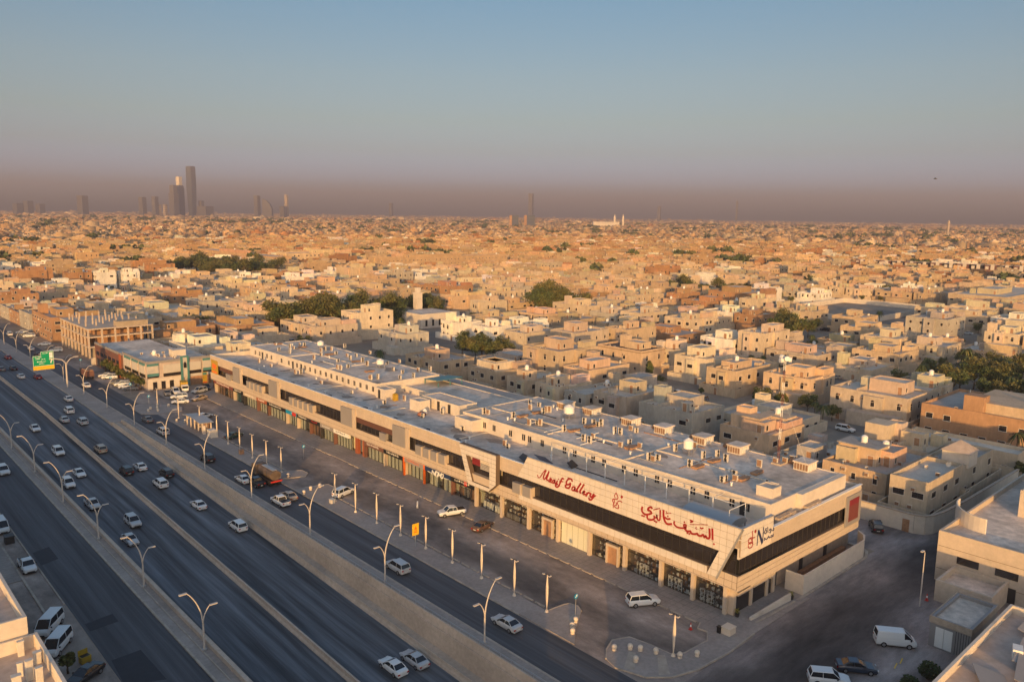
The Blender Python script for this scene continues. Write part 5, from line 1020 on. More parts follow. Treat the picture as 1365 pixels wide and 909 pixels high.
# bus shelter
t = thing('bus_shelter', 'bus shelter with a flat grey roof and cream posts on the parking pavement', 'bus shelter', (73.4, 198, .14), 0)
q = MB(); q.loft([[(-1.8, y, 2.9 + h_), (1.8, y, 2.7 + h_), (1.8, y, 2.85 + h_), (-1.8, y, 3.08 + h_)] for y, h_ in ((-5.6, -.3), (-3, 0), (0, .25), (3, .1), (5.6, -.2))]); q.build('roof', 'steel', t)
for y in (-5, -2.5, 0, 2.5, 5):
    for x in (-.9, 1.3): MB().box(x - .12, y - .12, 0, x + .12, y + .12, 2.7).build('post', 'sail', t)
for y in (-3.7, -1.2, 1.2, 3.7): MB().box(1.28, y - 1.0, .3, 1.32, y + 1.0, 2.3).build('back_panel', 'rust', t)
MB().box(.5, -4.5, .4, 1.1, 4.5, .5).build('bench', 'steel', t); MB().box(-1.3, -6.4, 0, -.6, -6.2, 2.2).build('advert_panel', 'plaster', t)
def box_thing(name, label, cat, x, y, z, s, m, rz=0, lid=None):
    t = thing(name, label, cat, (x, y, z), rz); MB().box(-s[0] / 2, -s[1] / 2, 0, s[0] / 2, s[1] / 2, s[2] * .86).build('body', m, t)
    MB().box(-s[0] / 2 - .05, -s[1] / 2 - .05, s[2] * .86, s[0] / 2 + .05, s[1] / 2 + .05, s[2]).build('lid', lid or m, t); return t
box_thing('utility_box', 'cream utility box beside the bus shelter', 'utility box', 73.2, 188.5, .14, (1.6, 2.6, 1.7), 'ac_body')
box_thing('utility_box', 'stone coloured planter box at the corner of the gallery pavement', 'planter', 88.4, 52.9, .14, (1.5, 1.3, 1.0), 'sail')
box_thing('utility_box', 'small cream box at the foot of a sail lamp on the parking strip', 'utility box', 72.6, 129.6, .14, (.8, .8, .8), 'ac_body')
box_thing('litter_drum', 'round edged orange litter drum on the parking kerb between sail lamps', 'litter bin', 72.6, 170.4, .14, (.9, .9, 1.0), 'rust')
box_thing('litter_bin', 'dark litter bin beside the planter at the gallery corner', 'litter bin', 87.6, 53.8, .14, (.5, .5, .9), 'black')
box_thing('waste_container', 'dark green waste container on the left roadside', 'waste container', 22.9, 148.0, .02, (1.3, 1.5, 1.3), 'dark_metal')
t = thing('skip', 'yellow steel skip with an open raised lid on the left roadside', 'skip', (22.4, 101.3, .02), .2); t.scale = (.72, .72, .72)
MB().box(-.8, -.6, .1, .8, .6, 1.1).build('body', 'skip', t); MB().box(-.85, -.65, 1.1, .85, .7, 1.22).build('rim', 'skip', t); MB().box(-.8, .62, 1.2, .8, .72, 2.1).build('lid', 'skip', t); MB().box(-.7, -.5, 1.15, .7, .5, 1.23).build('waste', 'black', t)
for x, y, w_ in ((85.5, 56.9, 'red and white traffic cone near the paved corner of the parking lot'), (118.8, 39.0, 'red and white marker standing by the plain side street lamp')):
    t = thing('traffic_cone', w_, 'traffic cone', (x, y, .02)); MB().box(-.22, -.22, 0, .22, .22, .08).build('base', 'red', t); MB().cyl(0, 0, .08, .45, .18, 10, r1=.12).cyl(0, 0, .75, 1.05, .08, 10, r1=.04).build('cone', 'red', t); MB().cyl(0, 0, .45, .75, .12, 10, r1=.08).build('band', 'white_paint', t)
# people: one continuous skinned figure each
def person(x, y, z, rz, label, cloth, robe=False):
    t = thing('person', label, 'person', (x, y, z), rz)
    V = [(0, 0, .95), (0, 0, 1.2), (0, 0, 1.42), (0, .01, 1.52), (0, .02, 1.64), (0, .02, 1.76), (.19, 0, 1.40), (.25, -.02, 1.12), (.24, .08, .86), (-.19, 0, 1.40), (-.25, .0, 1.12), (-.24, .06, .86), (.1, 0, .9), (.11, .05, .5), (.11, -.02, .08), (.11, .12, .05), (-.1, 0, .9), (-.11, -.03, .5), (-.11, -.12, .08), (-.11, .02, .05)]
    E_ = [(0, 1), (1, 2), (2, 3), (3, 4), (4, 5), (2, 6), (6, 7), (7, 8), (2, 9), (9, 10), (10, 11), (0, 12), (12, 13), (13, 14), (14, 15), (0, 16), (16, 17), (17, 18), (18, 19)]
    Rd = [.14, .13, .15, .055, .085, .08, .055, .042, .035, .055, .042, .035, .085, .06, .042, .035, .085, .06, .042, .035]
    me = bpy.data.meshes.new('body'); me.from_pydata(V, E_, []); o = bpy.data.objects.new('body', me); COL.objects.link(o); o.parent = t
    me.materials.append(MT[cloth]); sm = o.modifiers.new('s', 'SKIN'); sb = o.modifiers.new('b', 'SUBSURF'); sb.levels = 1; sb.render_levels = 1
    if not me.skin_vertices: 
        bpy.context.view_layer.objects.active = o
    if me.skin_vertices:
        for i, r_ in enumerate(Rd): me.skin_vertices[0].data[i].radius = (r_, r_ * .8)
        me.skin_vertices[0].data[0].use_root = True
    q = MB(); q.sphere(0, .03, 1.68, .105, 10, 8, 0, sz=1.2); q.box(-.012, .12, 1.64, .012, .16, 1.68, 0); q.build('head', 'skin', t, smooth=True)
    q = MB(); q.sphere(0, -.0, 1.72, .115, 10, 7, 0, sz=1.05); q.build('hair', 'hair', t, smooth=True)
    if robe: q = MB(); q.loft([[(r_ * math.cos(a * PI / 5), r_ * .75 * math.sin(a * PI / 5), z_) for a in range(10)] for z_, r_ in ((.1, .26), (.6, .22), (1.0, .19), (1.4, .18))]); q.build('robe', 'cloth_white', t, smooth=True)
    return t
person(83.5, 117.0, .02, 1.0, 'person in a long white robe walking across the parking lot', 'cloth_white', True)
# bird high over the city
t = thing('bird', 'small dark bird gliding in the sky at the right', 'bird', (230, 84, 66), .4)
MB().loft([[(w_ * math.cos(a), y, w_ * math.sin(a)) for a in (0, 1.2, 2.5, 3.7, 5.0)] for y, w_ in ((-.5, .02), (-.2, .12), (.2, .13), (.5, .03))]).build('body', 'dark_metal', t)
for s_ in (-1, 1): MB().add([(0, -.1, .05), (0, .25, .05), (s_ * .7, .2, .25), (s_ * 1.2, -.1, .1), (s_ * .6, -.12, .2), (0, -.1, .09), (0, .25, .09), (s_ * .7, .2, .28), (s_ * 1.2, -.1, .12), (s_ * .6, -.12, .23)], [(0, 1, 2, 3, 4), (5, 6, 7, 8, 9), (1, 6, 7, 2), (2, 7, 8, 3), (3, 8, 9, 4)]).build('wing', 'dark_metal', t)
MT['beige_wall'] = mat('beige_rendered_wall', (0.52, 0.43, 0.34), 0.9, noise=[(0.2, 0.86, 1.08), (1.6, 0.9, 1.06)]); MT['teal_white'] = mat('aged_white_panel', (0.52, 0.48, 0.42), 0.6, noise=[(0.5, 0.88, 1.05)])
# ------------------------------------------------------------------ villas and the city
PAL = {'cream': (.60, .505, .385), 'beige': (.52, .425, .32), 'tan': (.45, .35, .245), 'peach': (.52, .395, .27), 'brown': (.38, .225, .13), 'white': (.74, .69, .61), 'rose': (.49, .40, .315), 'grey': (.45, .415, .36), 'ochre': (.56, .41, .28), 'sand': (.55, .45, .335)}
PK = ['cream', 'beige', 'tan', 'peach', 'sand', 'white', 'rose', 'cream', 'beige', 'sand', 'ochre', 'grey', 'brown', 'tan', 'peach']
ROOFC = [(.56, .49, .41), (.50, .44, .38), (.62, .53, .43), (.43, .37, .32), (.57, .47, .36)]
def win_mesh(w, h, arch=False, fr='plaster'):
    q = MB()
    q.box(-.06, -w / 2 - .14, -.16, 0, w / 2 + .14, 0, 0); q.box(-.05, -w / 2 - .1, h, 0, w / 2 + .1, h + .1, 0); q.box(-.05, -w / 2 - .1, 0, 0, -w / 2, h, 0); q.box(-.05, w / 2, 0, 0, w / 2 + .1, h, 0)
    q.box(-.02, -w / 2, 0, .0, w / 2, h, 1); q.box(-.035, -.03, 0, -.02, .03, h, 2); q.box(-.035, -w / 2, h * .62, -.02, w / 2, h * .62 + .05, 2)
    if arch: q.face_prism([(w / 2 * math.cos(a * math.pi / 8), h + .1 + w / 2 * math.sin(a * math.pi / 8)) for a in range(9)], -.04, 0, 'X', 1)
    return mesh_of(q, 'window', [fr, 'dark_glass', 'dark_metal'])
WM = [win_mesh(1.0, 1.3), win_mesh(1.6, 1.3), win_mesh(.8, 1.2), win_mesh(1.0, 1.2, True), win_mesh(2.0, 1.1)]
DM = mesh_of(MB().box(-.07, -.55, 0, 0, .55, 2.2, 0).box(-.10, -.65, 0, -.03, -.55, 2.3, 1).box(-.10, .55, 0, -.03, .65, 2.3, 1).box(-.1, -.65, 2.2, -.03, .65, 2.32, 1), 'door', ['rust', 'plaster'])
TM = mesh_of(MB().cyl(0, 0, .3, 1.5, .65, 12).cyl(0, 0, 1.5, 1.75, .65, 12, r1=.25).box(-.5, -.5, 0, .5, .5, .3, 1), 'water_tank', ['white_paint', 'plaster'])
AM = mesh_of(MB().box(-.4, -.18, 0, .4, .18, .75, 0).box(-.3, -.2, .1, .1, -.17, .65, 1).box(-.35, .17, .1, .35, .19, .68, 1), 'air_conditioner', ['ac_body', 'ac_grille'])
def dish_mesh():
    q = MB(); rings = []
    for r_, z in ((.05, 0), (.3, .05), (.5, .14), (.6, .22)): rings.append([(r_ * math.cos(a * math.pi / 6), -z * .8 - .2, .9 + r_ * math.sin(a * math.pi / 6)) for a in range(12)])
    q.loft(rings, cap=False); q.cyl(0, 0, 0, .9, .04, 6); return mesh_of(q, 'satellite_dish', 'ac_body')
SM = dish_mesh()

def villa_boxes(R_, x0, y0, x1, y1, h, wc, rc, style=None, yard=True):
    """massing of one house: list of (part, box, colour)"""
    P_ = []; t = .22; rz = h - .85
    P_.append(('wall', (x0, y0, 0, x1, y1, rz), wc))
    for bx in ((x0, y0, rz, x1, y0 + t, h), (x0, y1 - t, rz, x1, y1, h), (x0, y0 + t, rz, x0 + t, y1 - t, h), (x1 - t, y0 + t, rz, x1, y1 - t, h)): P_.append(('wall', bx, wc))
    P_.append(('roof', (x0 + t, y0 + t, rz, x1 - t, y1 - t, rz + .06), rc))
    W_, D_ = x1 - x0, y1 - y0; st = R_.random() if style is None else style
    # upper rooms set back from the edge, stair boxes, bays and low annexes
    def room(part, ux, uy, ux1, uy1, z0, uh, e=.15, col=None):
        cc = col or tuple(min(1, v * R_.uniform(.93, 1.1)) for v in wc)
        P_.append((part, (ux, uy, z0, ux1, uy1, z0 + uh), cc))
        for bx in ((ux, uy, z0 + uh, ux1, uy + e, z0 + uh + .4), (ux, uy1 - e, z0 + uh, ux1, uy1, z0 + uh + .4), (ux, uy + e, z0 + uh, ux + e, uy1 - e, z0 + uh + .4), (ux1 - e, uy + e, z0 + uh, ux1, uy1 - e, z0 + uh + .4)): P_.append((part, bx, cc))
        P_.append(('roof', (ux + e, uy + e, z0 + uh, ux1 - e, uy1 - e, z0 + uh + .05), rc))
    if W_ > 9 and D_ > 8:
        ux = x0 + W_ * R_.uniform(.12, .45); uy = y0 + D_ * R_.uniform(.1, .4); uw = W_ * R_.uniform(.28, .5); ud = D_ * R_.uniform(.3, .5); uh = R_.choice((2.4, 2.8, 3.1))
        ux1 = min(ux + uw, x1 - .4); uy1 = min(uy + ud, y1 - .4); room('upper_room', ux, uy, ux1, uy1, rz, uh)
        if st < .65 and y1 - uy1 > 3.6: sx0 = R_.uniform(x0 + .3, x1 - 4); room('stair_tower', sx0, uy1 + .3, sx0 + R_.uniform(2.6, 3.6), min(uy1 + R_.uniform(2.8, 4.2), y1 - .3), rz, R_.choice((2.3, 2.9, 4.0)))
        if R_.random() < .5 and x1 - ux1 > 3.4: room('roof_hut', ux1 + .4, y0 + .4, x1 - .4, y0 + R_.uniform(2.5, 4.0), rz, R_.choice((1.9, 2.3)))
        if R_.random() < .35: yy = R_.uniform(y0 + 3, y1 - 3); P_.append(('roof_divider', (x0 + t, yy, rz + .061, ux - .02, yy + .18, rz + 1.3), wc))
        if st > .25:
            by = y0 + D_ * R_.uniform(.15, .6); P_.append(('bay', (x0 - 1.1, by, 0, x0, by + D_ * .25, h - .3 - R_.random() * .6), tuple(min(1, c * R_.uniform(.95, 1.08)) for c in wc)))
        if st > .5:
            bx_ = x0 + W_ * R_.uniform(.15, .6); P_.append(('bay', (bx_, y0 - .8, 0, bx_ + W_ * .25, y0, h - .25), wc))
        for _ in range(R_.choice((0, 1, 2))):
            xx, yy = R_.uniform(x0 + .5, x1 - 3), R_.uniform(y0 + .5, y1 - 3); sw, sd = R_.uniform(1.2, 2.4), R_.uniform(1.2, 2.4)
            if xx + sw < ux - .1 or xx > ux1 + .1 or yy + sd < uy - .1 or yy > uy1 + .1: P_.append(('roof_screen', (xx, yy, rz + .061, xx + sw, yy + .12, rz + 1.5), tuple(min(1, v * 1.1) for v in wc))); P_.append(('roof_screen', (xx, yy + .121, rz + .061, xx + .12, yy + sd, rz + 1.5), tuple(min(1, v * 1.1) for v in wc)))
        if yard and R_.random() < .5: P_.append(('annexe', (x0 - 4.6, y0 + .5, 0, x0 - 1.2, y0 + D_ * R_.uniform(.3, .7), R_.choice((3.1, 3.6))), wc))
    if R_.random() < .55 and h > 6: P_.append(('string_course', (x0 - .06, y0 - .06, h * .5, x1 + .06, y1 + .06, h * .5 + .18), tuple(min(1, c * 1.12) for c in wc)))
    if yard:
        m_ = 2.2; a0, b0, a1, b1 = x0 - m_, y0 - m_ * .7, x1 + 1.2, y1 + m_ * .5; yh = R_.uniform(2.5, 3.2); w = .2
        for bx in ((a0, b0, 0, a1, b0 + w, yh), (a0, b1 - w, 0, a1, b1, yh), (a0, b0 + w, 0, a0 + w, b1 - w, yh), (a1 - w, b0 + w, 0, a1, b1 - w, yh)): P_.append(('yard_wall', bx, wc))
    return P_
CITYGRP = 'flat roofed houses behind the shopping centre'
def build_villa(x0, y0, x1, y1, h, cname, label, cat='house', seed=0, yard=True, windows=True, style=None, group=None, extra=None, kind='house', wkind=None):
    R_ = random.Random(seed * 7919 + int(x0 * 13 + y0 * 7))
    # warm distant light painted into the walls: deeper orange further from the camera
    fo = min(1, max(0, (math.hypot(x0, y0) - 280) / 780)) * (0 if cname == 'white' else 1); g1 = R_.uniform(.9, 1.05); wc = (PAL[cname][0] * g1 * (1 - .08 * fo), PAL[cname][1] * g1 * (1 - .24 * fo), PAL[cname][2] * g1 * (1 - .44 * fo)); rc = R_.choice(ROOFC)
    t = thing(kind, label, cat, (x0, y0, 0), 0, group)
    parts = {}; bn = 0
    P_ = villa_boxes(R_, x0, y0, x1, y1, h, wc, rc, style, yard)
    if extra: P_ += [(n_, b_, c_ or wc) for n_, b_, c_ in extra]
    for n_, b_, c_ in P_:
        if n_ in ('bay', 'roof_screen', 'annexe'): MB().box(*b_, 0, c_, bot=False).build(n_, 'stucco', t, (x0, y0, 0), loc=(0, 0, 0))
        else: parts.setdefault(n_, MB()).box(*b_, 0, c_, bot=False)
    for n_, mb in parts.items(): mb.build(n_, 'stucco', t, (x0, y0, 0), loc=(0, 0, 0))
    if windows:
        wk = wkind if wkind is not None else R_.choice((0, 1, 2, 3, 4, 0, 1)); nf = 2 if h > 6 else 1 if h < 10 else 3
        if h > 10: nf = 3
        fh = (h - .9) / nf
        bays = [b_ for n_, b_, c_ in P_ if n_ == 'bay']
        for f_ in range(nf):
            z = f_ * fh + 1.15
            n1 = max(2, int((y1 - y0) / 4.2)); 
            for k in range(n1):
                if R_.random() < .2: continue
                y = y0 + (y1 - y0) * (k + .5) / n1
                if any(b_[0] < x0 and b_[1] - .8 < y < b_[4] + .8 for b_ in bays): continue
                place(WM[wk], 'window', t, (0, y - y0, z))
            n2 = max(2, int((x1 - x0) / 4.5))
            for k in range(n2):
                if R_.random() < .25: continue
                x = x0 + (x1 - x0) * (k + .5) / n2
                if any(b_[1] < y0 and b_[0] - .8 < x < b_[3] + .8 for b_ in bays): continue
                place(WM[wk], 'window', t, (x - x0, 0, z), math.pi / 2)
            for b_ in bays:
                if b_[0] < x0: place(WM[wk], 'window', t, (b_[0] - x0, (b_[1] + b_[4]) / 2 - y0, z))
                else: place(WM[wk], 'window', t, ((b_[0] + b_[3]) / 2 - x0, b_[1] - y0, z), math.pi / 2)
        for n_, b_, c_ in P_:
            if n_ == 'upper_room' and b_[5] - b_[2] > 1.5:
                place(DM, 'door', t, (b_[0] - x0, b_[1] + 1.2 - y0, b_[2])); place(WM[2], 'window', t, (b_[0] + 1.3 - x0, b_[1] - y0, b_[2] + .8), math.pi / 2)
                if R_.random() < .35: place(TM, 'water_tank', t, ((b_[0] + b_[3]) / 2 - x0, (b_[1] + b_[4]) / 2 - y0, b_[5]))
        for k in range(R_.choice((1, 2, 3))): place(AM, 'air_conditioner', t, (-.25, R_.uniform(1, y1 - y0 - 1), R_.choice((2.6, h * .5 + 1.9))), PI / 2)
        if yard: place(DM, 'gate', t, (-2.2, R_.uniform(1, y1 - y0 - 2), 0)); place(DM, 'door', t, (0, (y1 - y0) * .5 + .6, 0))
    rz = h - .79
    for k in range(R_.choice((2, 3, 5, 7))): place(AM, 'air_conditioner', t, (R_.choice((R_.uniform(.8, 3), R_.uniform(.8, x1 - x0 - .8))), R_.uniform(1, y1 - y0 - 1), rz), R_.choice((0, PI / 2)))
    if R_.random() < .7: place(SM, 'satellite_dish', t, (x1 - x0 - R_.uniform(1, 3), R_.uniform(1, y1 - y0 - 1), rz), R_.uniform(-.5, .5))
    if R_.random() < .5: place(TM, 'water_tank', t, (x1 - x0 - 1.5, y1 - y0 - 1.5, rz))
    return t

OCC = [(56, -400, 131, 250)]
HAND = [
 (148.6, 50.4, 166, 57.2, 8.2, 'sand', 'beige corner house behind a curved boundary wall, opposite the side of the shopping centre', 4, None),
 (168, 51, 186, 58.5, 7.2, 'sand', 'sand coloured house with a grey pyramid roof turret behind the corner house', 0, None),
 (153.2, 59.6, 174.5, 72.5, 6.4, 'ochre', 'low tan house with a lit upper box, left of the corner house', 0, [('upper_room', (158.7, 64, 5.5, 164.6, 72, 9.2), None), ('roof', (158.4, 63.7, 9.2, 164.9, 72.3, 9.4), (.34, .31, .28))]),
 (176.8, 60.6, 189, 76, 6.0, 'sand', 'small sand house with a bright stair box behind the low tan house', 0, [('stair_tower', (178, 70, 5.2, 183.5, 75, 9.6), None)]),
 (192.3, 48, 199.5, 71.8, 5.4, 'sand', 'long sand wall fronted annexe below the orange brown villa', 0, None),
 (156, 75, 175, 85, 4.2, 'grey', 'low shed roofed annexe between the tan house and the ochre house', 0, None),
 (158.2, 87.4, 174, 100.2, 7.2, 'ochre', 'ochre yellow house with smooth rounded front right behind the roof mast', 0, [('upper_room', (161.5, 92, 6.4, 166.5, 99.5, 9.4), None), ('upper_room', (168, 89, 6.4, 173, 96, 9.0), None)]),
 (158.2, 108, 172, 124.3, 8.1, 'grey', 'grey stone house with a small domed kiosk on its roof behind the plant cubicles', 0, [('upper_room', (161, 111, 7.2, 163.4, 113.4, 9.6), None)]),
 (159.5, 129.5, 177.5, 141, 8, 'rose', 'rose beige house with wavy parapet facing the back of the shopping centre', 0, None),
 (158, 142.6, 176, 150.6, 6.6, 'grey', 'low grey beige house between the wavy parapet house and its neighbour', 0, None),
 (158.1, 152.8, 172, 162.6, 7, 'sand', 'sand coloured house with a small white door box on its roof', 0, None),
 (157.5, 164.9, 172, 174.2, 7, 'beige', 'beige house with two framed windows behind the roof shed', 0, None),
 (158.4, 179.8, 174, 193.8, 7, 'tan', 'tan house with pilasters and a cream upper room behind the shopping centre', 0, [('upper_room', (160.5, 183, 6.2, 169, 192, 9.0), PAL['cream'])]),
 (156.5, 206, 171, 226, 6.6, 'peach', 'long low peach house with bare yard behind the far roof', 0, None),
 (176, 255, 188, 273.5, 8, 'grey', 'grey beige two storey house left of the three white villas', 0, None),
 (214.2, 268.3, 227, 281.6, 8, 'white', 'first white villa from the left in the bright row', 0, None),
 (215.8, 249.6, 228, 262, 8, 'white', 'second white villa from the left in the bright row', 0, None),
 (215.6, 228.5, 236, 240.8, 8, 'cream', 'third and widest white cream villa of the bright row, with a red porch roof', 0, [('porch', (213.9, 238, 3.2, 215.6, 240.8, 6.2), None)]),
 (214.8, 80, 230.5, 101, 8.5, 'rose', 'pinkish house with a row of arched windows facing the highway', 3, None),
 (213.4, 34, 240, 76, 8.5, 'brown', 'large orange brown villa with pale trims at the right edge', 0, [('upper_room', (216, 36, 7.6, 236, 66, 10.6), PAL['peach']), ('stair_tower', (214.2, 62, 7.6, 218.5, 66.5, 12.2), PAL['brown'])]),
 (221, 110.2, 236.6, 125.6, 8, 'ochre', 'cream ochre house with an arched triple window on its front', 3, None),
 (214, 131, 240, 141.6, 8, 'peach', 'pinkish beige house with three stepped blocks', 0, None),
 (222, 147, 240, 160, 8.6, 'cream', 'cream house beyond the stepped pinkish one', 0, None),
 (215.2, 169, 228.6, 189, 9, 'ochre', 'large ochre house with a dark cornice line in the middle of the view', 0, [('string_course', (215.1, 168.9, 8.2, 228.7, 189.1, 8.35), (.12, .09, .07))]),
 (231.5, 167, 248, 177.5, 8, 'cream', 'cream two storey house right of the ochre one with the dark cornice', 0, None),
 (275.5, 350, 299.5, 362.5, 9, 'ochre', 'ochre apartment house left of the pediment villa', 0, None),
 (270.8, 318, 287, 330, 9, 'cream', 'cream villa with a triangular pediment over its arched door', 3, None),
 (104, 330, 131.5, 345, 7, 'brown', 'orange brown low block right of the unfinished building', 0, None),
 (133.3, 323.5, 155, 350, 7, 'brown', 'orange brown block lit by the sun beside the dark gap with trees', 0, None),
 (115.8, 631, 138, 648, 12, 'brown', 'orange three storey apartment block at the far left', 0, None),
 (139.5, 596, 154, 612, 12, 'brown', 'darker orange apartment block with red balconies at the far left', 0, None),
 (155, 589, 167.5, 602, 12, 'white', 'left one of the two pale apartment blocks at the far left', 0, None),
 (171.5, 586, 182, 600, 12, 'white', 'right one of the two pale apartment blocks at the far left', 0, None),
 (360, 745, 378, 945, 10, 'ochre', 'long ochre government building wing beyond the grove', 0, None),
 (381, 758, 455, 785, 12.5, 'cream', 'cream government building with dark entrance recess beyond the grove', 0, None),
 (409, 632, 570, 650, 13, 'peach', 'very long row of peach apartments in the distance', 0, None),
 (416, 250, 449, 277, 11, 'brown', 'wide brown three storey block with shaded ground floor', 0, None),
 (540, 150, 640, 183, 10, 'beige', 'long beige school building with rows of small windows at the right', 0, None),
 (383, 129, 406, 147, 11, 'grey', 'dark glazed hall with pale grey columns at the right', 0, None),
]
for i, (x0, y0, x1, y1, h, c, lab, wk, ex) in enumerate(HAND):
    e2 = ex
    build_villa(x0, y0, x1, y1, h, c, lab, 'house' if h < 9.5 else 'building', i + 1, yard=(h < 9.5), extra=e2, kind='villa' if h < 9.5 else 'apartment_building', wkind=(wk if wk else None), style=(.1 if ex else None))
    OCC.append((x0 - 3.5, y0 - 3, x1 + 2.5, y1 + 3))
# pyramid roof turret of the sand house
t = thing('roof_turret', 'grey pyramid roofed turret on the sand coloured house behind the corner house', 'turret', (172, 53, 0))
MB().prism([(169.5, 50.6), (174.5, 50.6), (174.5, 55.6), (169.5, 55.6)], 6.4, 9.3).build('turret_wall', 'plaster', t, (172, 53, 0), loc=(0, 0, 0))
MB().add([(0, 0, 0)], []) if False else None
q = MB(); q.add([(169.2, 50.3, 9.3), (174.8, 50.3, 9.3), (174.8, 55.9, 9.3), (169.2, 55.9, 9.3), (172, 53.1, 11.4)], [(0, 1, 4), (1, 2, 4), (2, 3, 4), (3, 0, 4), (3, 2, 1, 0)]); q.build('pyramid_roof', 'roof_dark', t, (172, 53, 0), loc=(0, 0, 0))
# curved boundary wall, gate and door of the corner house
t = thing('boundary_wall', 'rounded beige boundary wall with garage gate around the corner house', 'wall', (148, 49, 0))
pts = [(143.6, 72), (143.6, 50.5), (144.4, 49.0), (146.0, 48.2), (150, 47.6), (158, 47.2), (188, 46.6)]
q = MB(); 
for (ax, ay), (bx, by) in zip(pts, pts[1:]):
    d = Vector((bx - ax, by - ay)).normalized(); n_ = Vector((-d.y, d.x)) * .15
    q.prism([(ax + n_.x, ay + n_.y), (bx + n_.x, by + n_.y), (bx - n_.x, by - n_.y), (ax - n_.x, ay - n_.y)], 0, 3.3 + .004 * (len(q.f) % 5))
q.build('wall', 'plaster', t, (148, 49, 0), loc=(0, 0, 0))
q = MB()
for (ax, ay), (bx, by) in zip(pts, pts[1:]):
    d = Vector((bx - ax, by - ay)).normalized(); n_ = Vector((-d.y, d.x)) * .26
    q.prism([(ax + n_.x, ay + n_.y), (bx + n_.x, by + n_.y), (bx - n_.x, by - n_.y), (ax - n_.x, ay - n_.y)], 3.31, 3.5 + .004 * (len(q.f) % 5))
q.build('coping', 'beige_duct', t, (148, 49, 0), loc=(0, 0, 0))
MB().box(143.38, 51.2, 0, 143.47, 52.4, 2.3).build('door', 'rust', t, (148, 49, 0), loc=(0, 0, 0)); MB().add([(146.6, 47.84, 0), (149.8, 47.42, 0), (149.8, 47.42, 2.6), (146.6, 47.84, 2.6), (146.6, 47.9, 0), (149.8, 47.5, 0), (149.8, 47.5, 2.6), (146.6, 47.9, 2.6)], [(0, 1, 2, 3), (3, 2, 6, 7), (0, 3, 7, 4), (1, 5, 6, 2)]).build('garage_gate', 'rust', t, (148, 49, 0), loc=(0, 0, 0)) if False else None
OCC += [(140, 44, 202, 60), (131, 45, 148, 330), (119, -100, 200, 43)]

def flat_building(kind, label, cat, x0, y0, x1, y1, h, wm='plaster', rm='roofing', par=1.0, tag_=None, t=.35):
    T = thing(kind, label, cat, (x0, y0, 0)); O = (x0, y0, 0)
    MB().box(x0, y0, 0, x1, y1, h - par).build('wall', wm, T, O, loc=(0, 0, 0))
    MB().box(x0, y0, h - par, x1, y0 + t, h).box(x0, y1 - t, h - par, x1, y1, h).box(x0, y0 + t, h - par, x0 + t, y1 - t, h).box(x1 - t, y0 + t, h - par, x1, y1 - t, h).build('parapet', wm, T, O, loc=(0, 0, 0))
    MB().box(x0 + t, y0 + t, h - par, x1 - t, y1 - t, h - par + .05).build('roof', rm, T, O, loc=(0, 0, 0))
    return T, O
# right hand building facing the side street
T, O = flat_building('side_building', 'tall pale building with two dark strip windows at the right edge, lower half in shade', 'building', 127.2, -60, 172, 41.0, 8.0, 'beige_wall')
for y in (36.6, 31.4, 26):
    MB().box(127.1, y - 1.5, 3.6, 127.22, y + 1.5, 4.7).build('window', 'dark_glass', T, O, loc=(0, 0, 0))
for z in (2.0, 5.6): MB().box(127.17, -59, z, 127.21, 40.9, z + .05).build('joint', 'clad_joint', T, O, loc=(0, 0, 0))
MB().box(146, 8, 7.0, 168, 35.5, 11.6).build('upper_room', 'beige_wall', T, O, loc=(0, 0, 0)); MB().box(146.3, 8.3, 11.6, 167.7, 35.2, 11.7).build('roof', 'roofing', T, O, loc=(0, 0, 0))
MB().box(127.08, 30.0, 0, 127.2, 31.4, 2.3).build('door', 'dark_metal', T, O, loc=(0, 0, 0))
q = MB(); 
for k in range(11):
    a0 = math.pi * .5 * k / 11; a1 = math.pi * .5 * (k + 1) / 11
    c = lambda a, r_: (140.5 + r_ * (1 - math.cos(a)) * .9, 36.5 + r_ * math.sin(a) * .7)
    ax, ay = 133 + 7 * (1 - math.cos(a0)), 36.4 + 6.2 * math.sin(a0); bx, by = 133 + 7 * (1 - math.cos(a1)), 36.4 + 6.2 * math.sin(a1)
    q.prism([(ax, ay), (bx, by), (bx + .15, by - .2), (ax + .2, ay - .1)], 6.9, 9.6)
q.build('curved_parapet', 'plaster', T, O, loc=(0, 0, 0))
T, O = flat_building('annex', 'low pale walled annex in front of the tall right hand building', 'annex', 119.8, 31, 127.1, 38.4, 3.2, 'beige_wall')
# kiosk building with white double door
T, O = flat_building('kiosk', 'small grey kiosk building with a brown rimmed flat roof and white double door', 'kiosk', 106.0, 29.2, 115.8, 34.1, 4.1, 'grey_panel', 'roofing', .5)
MB().box(105.9, 29.1, 3.3, 115.9, 29.2, 4.2).box(105.9, 34.1, 3.3, 115.9, 34.2, 4.2).box(105.88, 29.1, 3.3, 106.0, 34.2, 4.2).box(115.8, 29.1, 3.3, 115.92, 34.2, 4.2).build('brown_rim', 'beige_duct', T, O, loc=(0, 0, 0))
for k in range(2): MB().box(105.92, 31.3 + k * 1.05, .2, 106.0, 32.3 + k * 1.05, 2.9).build('door', 'white_paint', T, O, loc=(0, 0, 0))
for k in range(6): MB().box(105.95, 29.4 + .3 * k, .1, 106.0, 29.45 + .3 * k, 3.2).build('rib', 'dark_metal', T, O, loc=(0, 0, 0))
